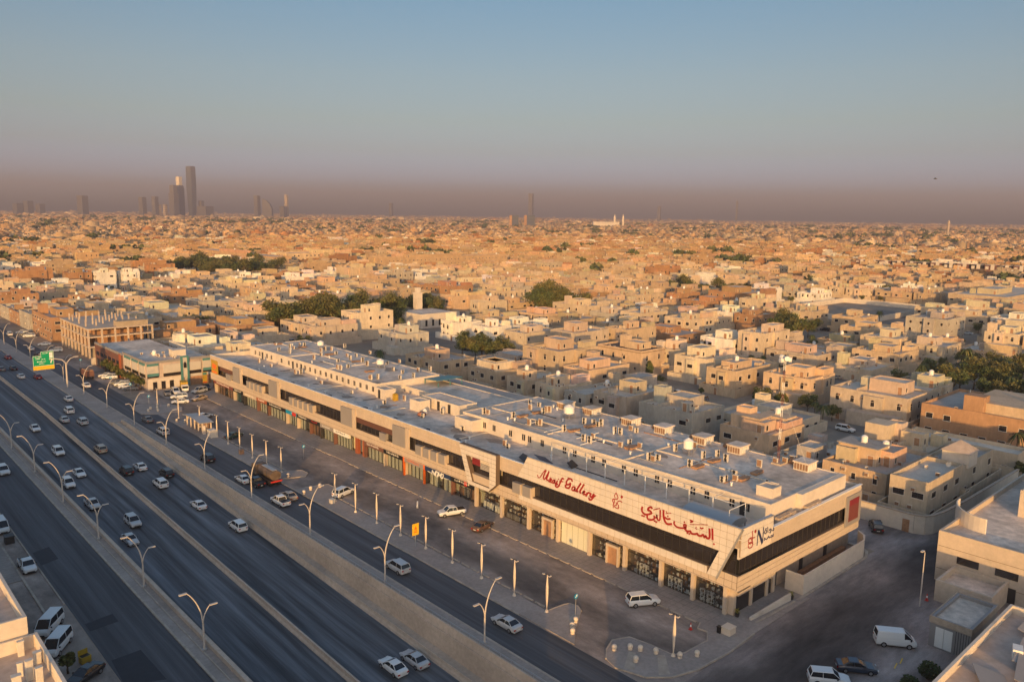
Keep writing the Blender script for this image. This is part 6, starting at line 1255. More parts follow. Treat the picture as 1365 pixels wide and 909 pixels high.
# bottom right building roof
T, O = flat_building('corner_roof_building', 'flat roofed building cut by the bottom right corner with sheet panels lying on its roof', 'building', 40, -60, 111, 26.6, 7.0, 'plaster', 'roof_dark', 1.1)
MB().box(40, 26.6, 5.2, 111, 27.15, 5.5).build('ledge', 'roofing', T, O, loc=(0, 0, 0))
for k in range(7): MB().box(84 + 3.6 * k, 26.7, 5.5, 84.3 + 3.6 * k, 27.0, 5.75).build('ledge_lamp', 'white_paint', T, O, loc=(0, 0, 0))
for i, (x, y, w_, d_, rz) in enumerate(((100, 20.5, 3.4, 2.2, .1), (104.5, 18, 3, 2, -.05), (96, 19.5, 3.2, 2.2, .2), (91, 22.5, 2.6, 1.6, .5), (101, 14.5, 4.5, 2.6, .1), (94, 14.5, 3, 2, -.2), (107, 22.5, 2.2, 1.6, 0))):
    q = MB(); q.add([(-w_, -d_, .05), (w_, -d_, .05), (w_, d_, .9), (-w_, d_, .9), (-w_, -d_, .12), (w_, -d_, .12), (w_, d_, .97), (-w_, d_, .97)], [(4, 5, 6, 7), (0, 1, 5, 4), (1, 2, 6, 5), (2, 3, 7, 6), (3, 0, 4, 7), (3, 2, 1, 0)])
    o = q.build('sheet_panel', 'grey_panel', None, loc=(x, y, 5.97), rz=rz); tag(o, 'grey sheet panel lying tilted on the bottom right roof, %s from the roof corner' % nth(i), 'panel', 'sheet panels on the bottom right roof')
q = MB(); q.box(-.8, -.5, 0, .8, .5, 1.2, 0).box(-.5, -.56, .2, .1, -.5, 1.0, 1); o = q.build('roof_unit', ['white_paint', 'dark_metal'], None, loc=(99.5, 22.6, 5.95), rz=.3); tag(o, 'white boxed air handler standing on the bottom right roof', 'air handler')
# left foreground row along the far side of the highway
T, O = flat_building('commercial_block', 'flat roofed block with cream parapet and red item at the left edge, upper one', 'building', -22, 97, 16.0, 129, 10.0, 'plaster', 'roof_dark', 1.3)
T, O = flat_building('commercial_block', 'flat roofed block in the bottom left corner with a group of pale roof ducts', 'building', -22, 55, 16.8, 96.7, 8.0, 'plaster', 'roof_dark', 1.6)
for i, (y0, y1, h) in enumerate(((134, 163, 8.5), (163.3, 196, 9.5), (200, 232, 7.5), (232.3, 262, 9.0), (268, 300, 10), (300.3, 340, 7.6), (346, 380, 9), (15, 54.6, 9.6), (-20, 11, 7.2), (-20.5, -55, 9.8), (-60, -95, 8.5), (-95.5, -130, 10.2))):
    if y1 < y0: y0, y1 = y1, y0
    flat_building('commercial_block', 'shop block of the row along the left service road, %s beyond the corner roof' % nth(i), 'building', -22, y0, 16.2, y1, h, 'plaster', 'roofing', 1.0)
OCC.append((-400, -400, 62, 1500))
for i, (x, y, hh, w_, lab) in enumerate([(14.9, 95.4, 1.7, .3, 'single pale duct post near the parapet of the bottom left roof'), (14.6, 89.6, 2.2, .32, 'tallest pale duct of the cluster on the bottom left roof'), (15.2, 88.2, 1.8, .3, 'pale duct right of the tallest on the bottom left roof'), (13.2, 88.4, 1.6, .4, 'stout pale duct at the front of the cluster on the bottom left roof'), (14.0, 91.0, 1.5, .26, 'slim pale duct behind the cluster on the bottom left roof'), (15.9, 92.6, 1.3, .35, 'pale duct against the parapet of the bottom left roof')]):
    o = MB().box(-w_, -w_ * .7, 0, w_, w_ * .7, hh).box(-w_ * 1.15, -w_ * .85, hh, w_ * 1.15, w_ * .85, hh + .1).build('roof_duct', 'ac_body', None, loc=(x, y, 6.4), rz=rng.uniform(-.2, .2)); tag(o, lab, 'duct', 'pale ducts on the bottom left roof')
q = MB(); q.sphere(0, 0, .4, .4, 10, 6); o = q.build('gas_bottle', 'red', None, loc=(14.0, 104.5, 8.75)); tag(o, 'red gas bottle on the roof at the left edge', 'gas bottle')

# teal and brown commercial building beyond the parking
T = thing('teal_building', 'two storey commercial building with white and teal bands and a teal arch', 'building', (78, 250, 0)); O = (78, 250, 0)
MB().box(78, 250, 0, 98, 273, 8.3).build('wall', 'roof_dark', T, O, loc=(0, 0, 0)); MB().box(78.2, 250.2, 8.3, 97.8, 272.8, 8.36).build('roof', 'roofing', T, O, loc=(0, 0, 0))
MB().box(77.9, 249.9, 8.3, 98.1, 250.25, 9.1).box(77.9, 250.25, 8.3, 78.25, 273.1, 9.1).build('parapet', 'grey_panel', T, O, loc=(0, 0, 0))
for (xa, xb) in ((78.0, 81.4), (82.8, 88.0), (90.8, 94.4), (95.0, 98.0)):
    MB().box(xa, 249.75, 5.0, xb, 249.99, 7.6).build('white_panel', 'teal_white', T, O, loc=(0, 0, 0)); MB().box(xa, 249.82, 3.9, xb, 249.995, 4.9).build('window_strip', 'dark_glass', T, O, loc=(0, 0, 0))
    if xa in (78.0, 95.0): MB().box(xa, 249.72, 7.6, xb, 249.99, 8.3).box(xa, 249.72, 4.4, xb, 249.80, 5.3).build('teal_band', 'teal', T, O, loc=(0, 0, 0))
for (ya, yb) in ((251.5, 256.5), (258, 263.5), (265, 271)):
    MB().box(77.75, ya, 5.0, 77.99, yb, 7.6).build('white_panel', 'teal_white', T, O, loc=(0, 0, 0)); MB().box(77.82, ya, 3.9, 77.995, yb, 4.9).build('window_strip', 'dark_glass', T, O, loc=(0, 0, 0)); MB().box(77.72, ya, 7.6, 77.99, yb, 8.3).build('teal_band', 'teal', T, O, loc=(0, 0, 0))
MB().box(88.1, 249.5, 0.2, 88.7, 249.99, 9.3).box(90.0, 249.5, .2, 90.6, 249.99, 9.3).box(88.1, 249.5, 9.3, 90.6, 249.99, 9.8).build('teal_arch', 'teal', T, O, loc=(0, 0, 0))
MB().box(88.7, 249.6, 3.0, 90.0, 249.99, 9.3).build('arch_infill', 'teal_white', T, O, loc=(0, 0, 0)); MB().face_prism([(88.9, 6.0), (89.8, 6.0), (89.8, 7.4), (89.35, 8.0), (88.9, 7.4)], 249.5, 249.59, 'Y').build('arch_window', 'dark_glass', T, O, loc=(0, 0, 0))
MB().box(78.0, 249.8, 0.3, 88.0, 249.99, 3.6).build('shop_front', 'plaster', T, O, loc=(0, 0, 0)); MB().box(91, 249.8, .3, 97.6, 249.99, 3.6).build('shop_front', 'rust', T, O, loc=(0, 0, 0)); MB().box(91, 249.75, 3.0, 98, 249.99, 3.85).build('white_panel', 'teal_white', T, O, loc=(0, 0, 0))
for x_ in (79.5, 82.0, 84.5): MB().box(x_, 249.7, .2, x_ + 1.2, 249.8, 2.6).build('shop_door', 'dark_glass', T, O, loc=(0, 0, 0))
for i, x_ in enumerate((94.2, 97.6)):
    o = MB().box(-.7, -.06, .4, .7, .06, 4.6, 0).box(-.6, -.08, 3.6, .6, -.06, 4.4, 1).box(-.6, -.08, .5, .6, -.06, 1.4, 2).build('banner', ['skip', 'teal', 'red'], None, loc=(x_, 246.6, 0)); tag(o, 'tall yellow shop banner, %s one beside the end of the mall' % ('left' if i == 0 else 'right'), 'banner')
for i in range(14): 
    place(AM, 'air_conditioner', T, (rng.uniform(2, 18), rng.uniform(2, 21), 8.36), rng.choice((0, 1.57)))
place(TM, 'water_tank', T, (7, 14, 8.36)); MB().box(88.5, 257, 8.36, 92.5, 261, 10.6).build('roof_room', 'plaster', T, O, loc=(0, 0, 0))
T = thing('brown_shop_building', 'brown brick fronted shop building behind the roadside trees', 'building', (77.6, 273.6, 0)); O = (77.6, 273.6, 0)
MB().box(77.6, 273.6, 0, 96, 303, 7.8).build('wall', 'brown_slat', T, O, loc=(0, 0, 0)); MB().box(77.9, 273.9, 7.8, 95.7, 302.7, 7.86).build('roof', 'roofing', T, O, loc=(0, 0, 0)); MB().box(77.5, 273.6, 7.8, 77.9, 303, 8.6).build('parapet', 'grey_panel', T, O, loc=(0, 0, 0))
for k in range(6): MB().box(77.5, 275.5 + 4.5 * k, .3, 77.6, 279 + 4.5 * k, 3.2).build('shop_front', 'dark_glass', T, O, loc=(0, 0, 0)); MB().box(77.48, 275.5 + 4.5 * k, 4.3, 77.6, 278.6 + 4.5 * k, 5.6).build('window', 'dark_glass', T, O, loc=(0, 0, 0))
MB().box(77.3, 273.7, .2, 77.6, 275.2, 8.2).build('orange_pylon', 'brown', T, O, loc=(0, 0, 0))
OCC.append((70, 248, 103, 306))
# unfinished concrete building
T = thing('unfinished_building', 'unfinished concrete frame building with bare columns rising from its roof', 'building', (79.5, 318.5, 0)); O = (79.5, 318.5, 0)
MB().box(80.5, 319.5, 0, 101.5, 357, 3.5).build('infill_wall', 'block', T, O, loc=(0, 0, 0)); MB().box(83, 322, 3.6, 100, 356, 9.6).build('inner_wall', 'rust', T, O, loc=(0, 0, 0))
for z in (3.9, 7.6, 10.6): MB().box(79.4, 318.4, z, 102.6, 358.2, z + .5).build('floor_slab', 'concrete', T, O, loc=(0, 0, 0))
cm = mesh_of(MB().box(-.3, -.3, 0, .3, .3, 10.6), 'column', 'concrete'); cm2 = mesh_of(MB().box(-.22, -.22, 0, .22, .22, 2.6), 'column_stub', 'concrete')
for k in range(9): place(cm, 'column', T, (.2, .3 + 4.8 * k, 0)); place(cm, 'column', T, (22.9, .3 + 4.8 * k, 0))
for k in range(1, 5): place(cm, 'column', T, (.2 + 4.6 * k, .1, 0))
for i in range(6):
    for j in range(7):
        if (i * 7 + j * 3) % 5 < 3: place(cm2, 'column_stub', T, (1.5 + 3.6 * i, 8 + 4.6 * j, 11.1))
MB().box(90, 319, 11.1, 101, 324, 13).build('block_wall', 'block', T, O, loc=(0, 0, 0))
for k in range(7): MB().box(80.3, 320.4 + 4.8 * k, 4.4, 80.45, 324 + 4.8 * k, 7.5).build('wall_infill', 'rust', T, O, loc=(0, 0, 0))
OCC.append((70, 310, 104, 362))
T = thing('site_wall', 'pale block wall of the building site beside the green road sign', 'wall', (79, 304, 0)); MB().box(76.5, 304.5, 0, 92, 304.8, 2.6).build('wall', 'plaster', T, (79, 304, 0), loc=(0, 0, 0))
# mosque with minaret
T = thing('mosque', 'sand coloured mosque with a square minaret', 'mosque', (222.5, 308, 0)); O = (222.5, 308, 0)
MB().box(222.5, 308, 0, 246, 331, 6.2).box(222.5, 308, 6.2, 246, 308.3, 7).box(222.5, 308.3, 6.2, 222.8, 331, 7).build('wall', 'plaster', T, O, loc=(0, 0, 0)); MB().box(222.8, 308.3, 6.2, 246, 331, 6.3).build('roof', 'roofing', T, O, loc=(0, 0, 0))
MB().box(238, 333, 0, 241.4, 336.4, 14).box(237.8, 332.8, 14, 241.6, 336.6, 14.5).box(238.6, 333.6, 14.5, 240.8, 335.8, 17).build('minaret', 'plaster', T, O, loc=(0, 0, 0))
for k in range(5): MB().box(225 + 4 * k, 307.9, 1, 226.2 + 4 * k, 308, 4).build('window', 'dark_glass', T, O, loc=(0, 0, 0))
OCC.append((218, 303, 250, 340))
# row of dark and white townhouses far right
for i in range(17):
    x, y = 905 + 7.0 * i * .35, 398 - 12.6 * i; t = thing('townhouse', 'dark brown and white townhouse in the far right row, %s from the left' % nth(i), 'house', (x, y, 0), 0, 'dark and white townhouses in the far right row')
    MB().box(0, 0, 0, 11, 10.5, 9.5).build('wall', 'dark_metal' if i % 2 else 'brown_slat', t); MB().box(-.4, 1.2, 0, -.01, 4.6, 10.4).box(-.35, 6.5, 5, -.01, 9.5, 8.2).build('white_panel', 'plaster', t); MB().box(.4, .4, 9.5, 10.6, 10, 9.7).build('roof', 'roofing', t)
OCC.append((890, 180, 975, 412))
# walled empty lot
T = thing('lot_wall', 'long pale wall around an empty sandy lot in the right distance', 'wall', (420, 185, 0))
for bx in ((425, 182, 520, 182.4), (425, 240, 520, 240.4), (425, 182.4, 425.4, 240), (520, 182.4, 520.4, 240)): MB().box(bx[0], bx[1], 0, bx[2], bx[3], 3.0).build('wall', 'plaster', T, (420, 185, 0), loc=(0, 0, 0))
OCC.append((421, 178, 524, 244))
# commercial row further up the road and low blocks behind the teal building
R4 = random.Random(11); y = 366; i = 0
while y < 900:
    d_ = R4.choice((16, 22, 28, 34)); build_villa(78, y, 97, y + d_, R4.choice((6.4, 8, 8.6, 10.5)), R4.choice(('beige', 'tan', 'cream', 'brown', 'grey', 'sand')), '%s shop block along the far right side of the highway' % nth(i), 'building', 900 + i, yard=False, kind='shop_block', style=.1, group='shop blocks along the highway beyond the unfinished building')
    y += d_ + R4.choice((.6, .6, 5)); i += 1
OCC.append((70, 362, 99.5, 905))
for i, (x0, y0, x1, y1, h, c, lab) in enumerate(((105, 240, 121, 256, 8.0, 'cream', 'low cream block with rooftop dishes right behind the far end of the mall'), (104, 259, 120, 276, 7.2, 'sand', 'sand block behind the teal building'), (101, 279, 117, 297, 7.6, 'white', 'pale block with bright parapet behind the brown shop building'), (123, 241, 128.5, 262, 6.2, 'white', 'narrow white block beside the rear lane'), (122, 264, 129, 283, 7.0, 'beige', 'narrow beige block beside the rear lane'), (100, 300, 118, 312, 6.4, 'tan', 'low tan block beside the site wall'), (120, 287, 130, 305, 6.8, 'cream', 'cream block before the orange brown ones'), (132, 300, 150, 318, 5.2, 'beige', 'low beige block with wide flat roof by the trees'))):
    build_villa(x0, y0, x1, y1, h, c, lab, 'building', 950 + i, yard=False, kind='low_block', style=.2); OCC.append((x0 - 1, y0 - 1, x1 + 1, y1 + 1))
# open zones for trees and a few bare plots
TREEZ = [(158, 325, 224, 347), (244, 612, 302, 738), (297, 291, 323, 317), (260, 53, 335, 105), (329, 171, 351, 191), (189, 219, 208, 239), (219, 150, 221, 152)]
OCC += TREEZ + [(250, 340, 270, 372), (470, 300, 520, 360)]
def hits(x0, y0, x1, y1): return any(x0 < o[2] and x1 > o[0] and y0 < o[3] and y1 > o[1] for o in OCC)
def inview(x, y, m=1.10):
    d = x * _h.x + y * _h.y
    return d > 40 and abs(x * _r.x + y * _r.y) < d * .646 * m + 12
LOTS = []
R2 = random.Random(42)
for k in range(-1, 24):
    bx = 157 + 56 * k
    for c in range(2):
        xa = bx + c * 22.0
        y = -60 + R2.uniform(0, 10); n = 0; nmax = R2.choice((4, 5, 6))
        while y < 1400:
            d_ = R2.choice((11, 13, 15, 17, 20, 24)) ; w_ = 19.6 + R2.uniform(-1.5, 1.2)
            x0, y0, x1, y1 = xa + R2.uniform(0, 1.2), y, xa + w_, y + d_
            y += d_ + R2.choice((1.6, 2.4, 3.2)); n += 1
            if n >= nmax: y += 9; n = 0; nmax = R2.choice((4, 5, 6, 7))
            if x0 < 150 and y0 < 262: continue
            if R2.random() < .05: continue
            if not inview((x0 + x1) / 2, (y0 + y1) / 2) or hits(x0, y0, x1, y1): continue
            far = math.hypot(x0, y0)
            h = R2.choice((4.2, 6.6, 7, 7.4, 8, 8, 8.4)) if R2.random() < .94 else R2.choice((10.5, 12))
            LOTS.append((far, x0, y0, x1, y1, h, R2.choice(PK), k, c))
LOTS.sort()
NIND = 262
byrow = {}
rank = {}
for i, L in enumerate(LOTS[:NIND]): byrow.setdefault((L[7], L[8]), []).append(i)
for key, ids in byrow.items():
    ids.sort(key=lambda i: LOTS[i][2])
    for r_, i in enumerate(ids): rank[i] = r_
rows = sorted(byrow); rowi = {k: i for i, k in enumerate(rows)}
for i, (far, x0, y0, x1, y1, h, c, k, cc) in enumerate(LOTS[:NIND]):
    st = 'single storey' if h < 5 else 'two storey' if h < 9 else 'three storey'
    lab = '%s %s house, %s from the right in the %s row behind the highway' % (c, st, nth(rank[i]), nth(rowi[(k, cc)]))
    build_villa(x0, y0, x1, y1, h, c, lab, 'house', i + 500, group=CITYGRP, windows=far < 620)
mid = MB(); RR = random.Random(5)
def far_windows(mb, R_, x0, y0, x1, y1, h):
    for z in ([1.4, 4.6] if h > 6 else [1.4]) + ([7.8] if h > 10 else []):
        n1 = int((y1 - y0) / 4)
        for k in range(n1):
            if R_.random() < .35: continue
            y = y0 + (y1 - y0) * (k + .5) / n1; mb.quad((x0 - .05, y - .6, z), (x0 - .05, y + .6, z), (x0 - .05, y + .6, z + 1.4), (x0 - .05, y - .6, z + 1.4), 0, (.05, .04, .035))
        n2 = int((x1 - x0) / 4)
        for k in range(n2):
            if R_.random() < .35: continue
            x = x0 + (x1 - x0) * (k + .5) / n2; mb.quad((x - .6, y0 - .05, z), (x + .6, y0 - .05, z), (x + .6, y0 - .05, z + 1.4), (x - .6, y0 - .05, z + 1.4), 0, (.05, .04, .035))
for (far, x0, y0, x1, y1, h, c, k, cc) in LOTS[NIND:]:
    fo = min(1, max(0, (far - 280) / 780)) * (.3 if c == 'white' else 1); gs = RR.uniform(.78, 1.14); wc = (PAL[c][0] * gs * (1 - .09 * fo), PAL[c][1] * gs * (1 - .26 * fo), PAL[c][2] * gs * (1 - .47 * fo))  # same distant light tint put into the wall colour, growing with camera distance
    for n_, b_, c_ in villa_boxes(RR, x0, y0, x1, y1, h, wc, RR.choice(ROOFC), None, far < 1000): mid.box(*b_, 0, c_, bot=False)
    if far < 1100: far_windows(mid, RR, x0, y0, x1, y1, h)
    for _ in range(RR.choice((3, 5, 7, 9))):
        x, y = RR.uniform(x0 + 1, x1 - 2), RR.uniform(y0 + 1, y1 - 2); mid.box(x, y, h - .8, x + 1.3, y + 1.1, h + .7, 0, RR.choice(((.62, .58, .5), (.3, .2, .13), (.5, .4, .3))), bot=False)
mo = mid.build('distant_houses', 'city'); tag(mo, 'mass of small flat roofed houses in the middle distance', 'houses'); mo['kind'] = 'stuff'

# far city: boxes by the tens of thousands, one mesh
nr = np.random.default_rng(3)
def boxes_mesh(name, X, Y, WX, WY, H0, H1, C, CR):
    n = len(X); vx = np.stack([X, X + WX, X + WX, X] * 2, 1); vy = np.stack([Y, Y, Y + WY, Y + WY] * 2, 1)
    vz = np.concatenate([np.repeat(H0[:, None], 4, 1), np.repeat(H1[:, None], 4, 1)], 1)
    V = np.stack([vx, vy, vz], 2).reshape(-1, 3)
    F = np.array([(4, 5, 6, 7), (0, 1, 5, 4), (1, 2, 6, 5), (2, 3, 7, 6), (3, 0, 4, 7)])
    FF = (np.arange(n)[:, None, None] * 8 + F[None]).reshape(-1)
    me = bpy.data.meshes.new(name); me.vertices.add(n * 8); me.vertices.foreach_set('co', V.ravel().astype(np.float32))
    me.loops.add(n * 20); me.loops.foreach_set('vertex_index', FF.astype(np.int32)); me.polygons.add(n * 5)
    me.polygons.foreach_set('loop_start', np.arange(0, n * 20, 4, dtype=np.int32)); me.update(calc_edges=True); me.validate()
    me.materials.append(MT['city']); at = me.attributes.new('Col', 'FLOAT_COLOR', 'FACE')
    col = np.repeat(C[:, None, :], 5, 1); col[:, 0, :] = CR
    at.data.foreach_set('color', np.concatenate([col, np.ones((n, 5, 1))], 2).astype(np.float32).ravel())
    o = bpy.data.objects.new(name, me); COL.objects.link(o); return o
pal = np.array([PAL[k] for k in PK]); pal = pal * np.array([.88, .715, .51])  # far palette carries the deeper orange of distant light in its base colours
def scatter(n, rmin, rmax, power):
    r = (nr.random(n) * (rmax ** power - rmin ** power) + rmin ** power) ** (1 / power); a = YAW + (nr.random(n) - .5) * 2 * math.radians(37)
    return r * np.sin(a), r * np.cos(a)
def city(n, rmin, rmax, size, hh, name, power=2, grid=28):
    X, Y = scatter(n, rmin, rmax, power)
    X = np.round(X / grid) * grid + nr.uniform(-3, 3, n); Y = np.round(Y / grid) * grid + nr.uniform(-3, 3, n)
    keep = (X > 75) & ~((X < 1500) & (Y < 1400) & (np.hypot(X, Y) < 1620)); X, Y = X[keep], Y[keep]; n = len(X)
    # leave avenues and open blocks free
    k2 = (np.mod(X, 620) > 36) & (np.mod(Y, 540) > 32); X, Y = X[k2], Y[k2]; n = len(X)
    W_ = nr.uniform(size[0], size[1], n); D_ = nr.uniform(size[0], size[1], n); H = nr.choice(hh, n) * nr.uniform(.92, 1.08, n)
    tall = nr.random(n) < .05; H[tall] *= 1.7; W_[tall] *= 1.6; lg = nr.random(n) < .05; D_[lg] *= 2.4; H[lg] *= 1.35; lw = nr.random(n) < .25; H[lw] *= .62
    gx, gy = (X / 310).astype(int) % 64, (Y / 270).astype(int) % 64; tint = nr.uniform(.80, 1.14, (64, 64)); warm = nr.uniform(-.05, .08, (64, 64))
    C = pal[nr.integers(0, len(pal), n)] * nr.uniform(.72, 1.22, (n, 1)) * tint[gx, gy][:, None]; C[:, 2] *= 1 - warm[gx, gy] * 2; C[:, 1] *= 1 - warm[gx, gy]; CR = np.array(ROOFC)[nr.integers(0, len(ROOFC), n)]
    X2 = np.concatenate([X, X + W_ * nr.uniform(.1, .5, n)]); Y2 = np.concatenate([Y, Y + D_ * nr.uniform(.1, .5, n)])
    if hh.max() < 11:   # tanks, coolers and hut boxes on the far roofs
        m = n * 2; ii = nr.integers(0, n, m); bx_ = X[ii] + W_[ii] * nr.random(m) * .85; by_ = Y[ii] + D_[ii] * nr.random(m) * .85; bs = nr.uniform(.8, 2.6, m); bc = np.array([(.62, .56, .46), (.22, .14, .09), (.45, .33, .22), (.16, .12, .09)])[nr.integers(0, 4, m)]
        ob = boxes_mesh('roof_clutter', bx_, by_, bs, bs * nr.uniform(.6, 1.6, m), H[ii], H[ii] + nr.uniform(.7, 2.2, m), bc, bc); tag(ob, 'specks of tanks and coolers on the roofs of the far city', 'roof clutter'); ob['kind'] = 'stuff'
    return boxes_mesh(name, X2, Y2, np.concatenate([W_, W_ * .4]), np.concatenate([D_, D_ * .4]), np.concatenate([np.zeros(n), H]), np.concatenate([H, H + nr.uniform(1.5, 3.2, n)]), np.concatenate([C, C]), np.concatenate([CR, CR]))
for nm, args in (('far_city', (21000, 1450, 4200, (10, 19), np.array([6.5, 7.5, 8, 8.5, 10]))), ('horizon_city', (18000, 4000, 11800, (18, 40), np.array([7., 8, 9, 11, 13]), ))):
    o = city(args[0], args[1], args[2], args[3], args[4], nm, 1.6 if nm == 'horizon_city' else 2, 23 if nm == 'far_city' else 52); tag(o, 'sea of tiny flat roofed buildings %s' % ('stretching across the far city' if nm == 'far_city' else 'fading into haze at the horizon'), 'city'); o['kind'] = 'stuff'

# ------------------------------------------------------------------ trees
LG = [(.07, .09, .022), (.09, .095, .024), (.05, .07, .02), (.11, .10, .03)]
def tree_meshes(seed, h, r, kind='broad'):
    R_ = random.Random(seed); tr = MB(); cr = MB()
    if kind == 'palm':
        tr.tube([(0, 0, 0), (.1, 0, h * .4), (.2, .1, h * .75), (.15, .1, h)], [.28, .2, .18, .2], 7)
        for k in range(46):
            a = R_.uniform(0, 6.28); up = R_.uniform(-.5, 1.2); L = r * R_.uniform(.8, 1.1); c = R_.choice(LG); prev = Vector((.15, .1, h)); w = .28
            d = Vector((math.cos(a), math.sin(a), 0)); side = Vector((-d.y, d.x, 0))
            for s_ in range(4):
                f = (s_ + 1) / 4; p = Vector((.15, .1, h)) + d * (L * f * (1 - .15 * f)) + Vector((0, 0, up * L * f * .7 - 1.1 * L * f * f * .75))
                w2 = .34 * (1 - f * .75); cr.quad(tuple(prev - side * w), tuple(prev + side * w), tuple(p + side * w2 + Vector((0, 0, -.12))), tuple(p - side * w2 + Vector((0, 0, -.12))), 0, c); prev = p; w = w2
        return tr, cr
    th = h * (.35 if kind == 'broad' else .28)
    tr.tube([(0, 0, 0), (R_.uniform(-.1, .1), .05, th * .6), (0, 0, th)], [.26, .2, .17], 7)
    blobs = []
    nb = {'broad': 13, 'round': 1, 'column': 6}[kind]
    for k in range(nb):
        if kind == 'round': blobs.append((0, 0, h - r, r)); continue
        a = R_.uniform(0, 6.28); q_ = R_.random() ** .5 * r * .68; z = th + (h - th) * R_.uniform(.22, .88)
        if kind == 'column': q_ *= .3; z = h * (.25 + .65 * k / nb)
        br = r * R_.uniform(.28, .5); blobs.append((q_ * math.cos(a), q_ * math.sin(a), z, br))
        tr.tube([(0, 0, th * .9), (q_ * .4 * math.cos(a), q_ * .4 * math.sin(a), (th + z) / 2), (q_ * .85 * math.cos(a), q_ * .85 * math.sin(a), z)], [.13, .08, .03], 5)
    tot = 1500 if kind != 'round' else 900
    for bx, by, bz, br in blobs:
        c0 = R_.choice(LG)
        for k in range(tot // len(blobs)):
            u = R_.uniform(-1, 1); a = R_.uniform(0, 6.28); rr = br * (R_.random() ** .33) * R_.uniform(.85, 1.15 if kind != 'round' else 1.0); s_ = math.sqrt(1 - u * u)
            p = Vector((bx + rr * s_ * math.cos(a), by + rr * s_ * math.sin(a), bz + rr * u * .8)); nrm = Vector((R_.uniform(-1, 1), R_.uniform(-1, 1), R_.uniform(-.6, 1))).normalized()
            t1 = nrm.orthogonal().normalized() * (R_.uniform(.12, .24) * (1 if h > 4 else .6)); t2 = nrm.cross(t1).normalized() * t1.length * R_.uniform(.5, .9); f = R_.uniform(.75, 1.3)
            cr.quad(tuple(p - t1 - t2), tuple(p + t1 - t2), tuple(p + t1 + t2), tuple(p - t1 + t2), 0, tuple(min(1, v * f) for v in c0))
    return tr, cr
TREES = {}
for nm, sd, h, r, kd in (('a', 1, 7.5, 4.0, 'broad'), ('b', 2, 6.5, 3.6, 'broad'), ('c', 3, 9, 4.6, 'broad'), ('p', 4, 7.5, 3.2, 'palm'), ('r', 5, 2.6, 1.35, 'round'), ('l', 6, 4.2, 1.6, 'broad'), ('k', 7, 8, 2.0, 'column')):
    tr, cr = tree_meshes(sd, h, r, kd); TREES[nm] = (mesh_of(tr, 'trunk', 'bark', smooth=True), mesh_of(cr, 'crown', 'leaf'))
def tree(kd, x, y, s, label, group=None):
    t = thing('palm_tree' if kd == 'p' else 'tree', label, 'palm tree' if kd == 'p' else 'tree', (x, y, 0), rng.uniform(0, 6.28), group); t.scale = (s, s, s * rng.uniform(.9, 1.1))
    place(TREES[kd][0], 'trunk', t); place(TREES[kd][1], 'crown', t); return t
def grove(x0, y0, x1, y1, n, kinds, s0, s1, what, grp, minx=0):
    P_ = []
    for _ in range(n * 20):
        if len(P_) >= n: break
        x, y = rng.uniform(x0, x1), rng.uniform(y0, y1)
        if all(math.hypot(x - a, y - b) > 3.4 for a, b in P_): P_.append((x, y))
    P_.sort(key=lambda p: p[0] * _r.x + p[1] * _r.y)
    for i, (x, y) in enumerate(P_): tree(rng.choice(kinds), x, y, rng.uniform(s0, s1), '%s, %s from the left' % (what, nth(i)), grp)
grove(158, 325, 224, 347, 44, 'abc', 1.35, 1.8, 'olive green tree in the long grove left of the mosque', 'trees of the grove by the mosque')
grove(244, 612, 302, 738, 46, 'abc', 1.4, 1.95, 'dark green tree in the far grove before the government building', 'trees of the far grove')
grove(298, 292, 322, 316, 11, 'abc', 1.5, 2.0, 'tall tree in the dense clump right of the bright villas', 'trees of the dense clump')
grove(262, 54, 334, 104, 50, 'aabcp', .85, 1.2, 'green tree or palm in the garden grove at the right edge', 'trees of the garden grove at the right')
grove(330, 172, 350, 190, 9, 'abc', 1.1, 1.5, 'tree in the small clump among houses at the right', 'trees of the small clump')
grove(190, 220, 207, 238, 8, 'ab', .9, 1.25, 'tree in front of the bright white villas', 'trees in front of the white villas')
grove(131, 352, 160, 362, 7, 'ab', .8, 1.1, 'dark tree in the gap between the orange brown blocks', 'trees in the dark gap')
grove(250, 340, 268, 370, 12, 'ab', 1.0, 1.5, 'tree beyond the mosque', 'trees beyond the mosque')
grove(472, 302, 518, 358, 16, 'abc', .9, 1.4, 'tree in the park patch in the right distance', 'trees of the park patch')
for i, y in enumerate((253, 257.5, 262, 267, 272, 277, 283, 289)): tree('l', 76.9, y, 1.0, 'small yellowish roadside tree in front of the brown shop building, %s from the teal corner' % nth(i), 'small trees along the shop pavement')
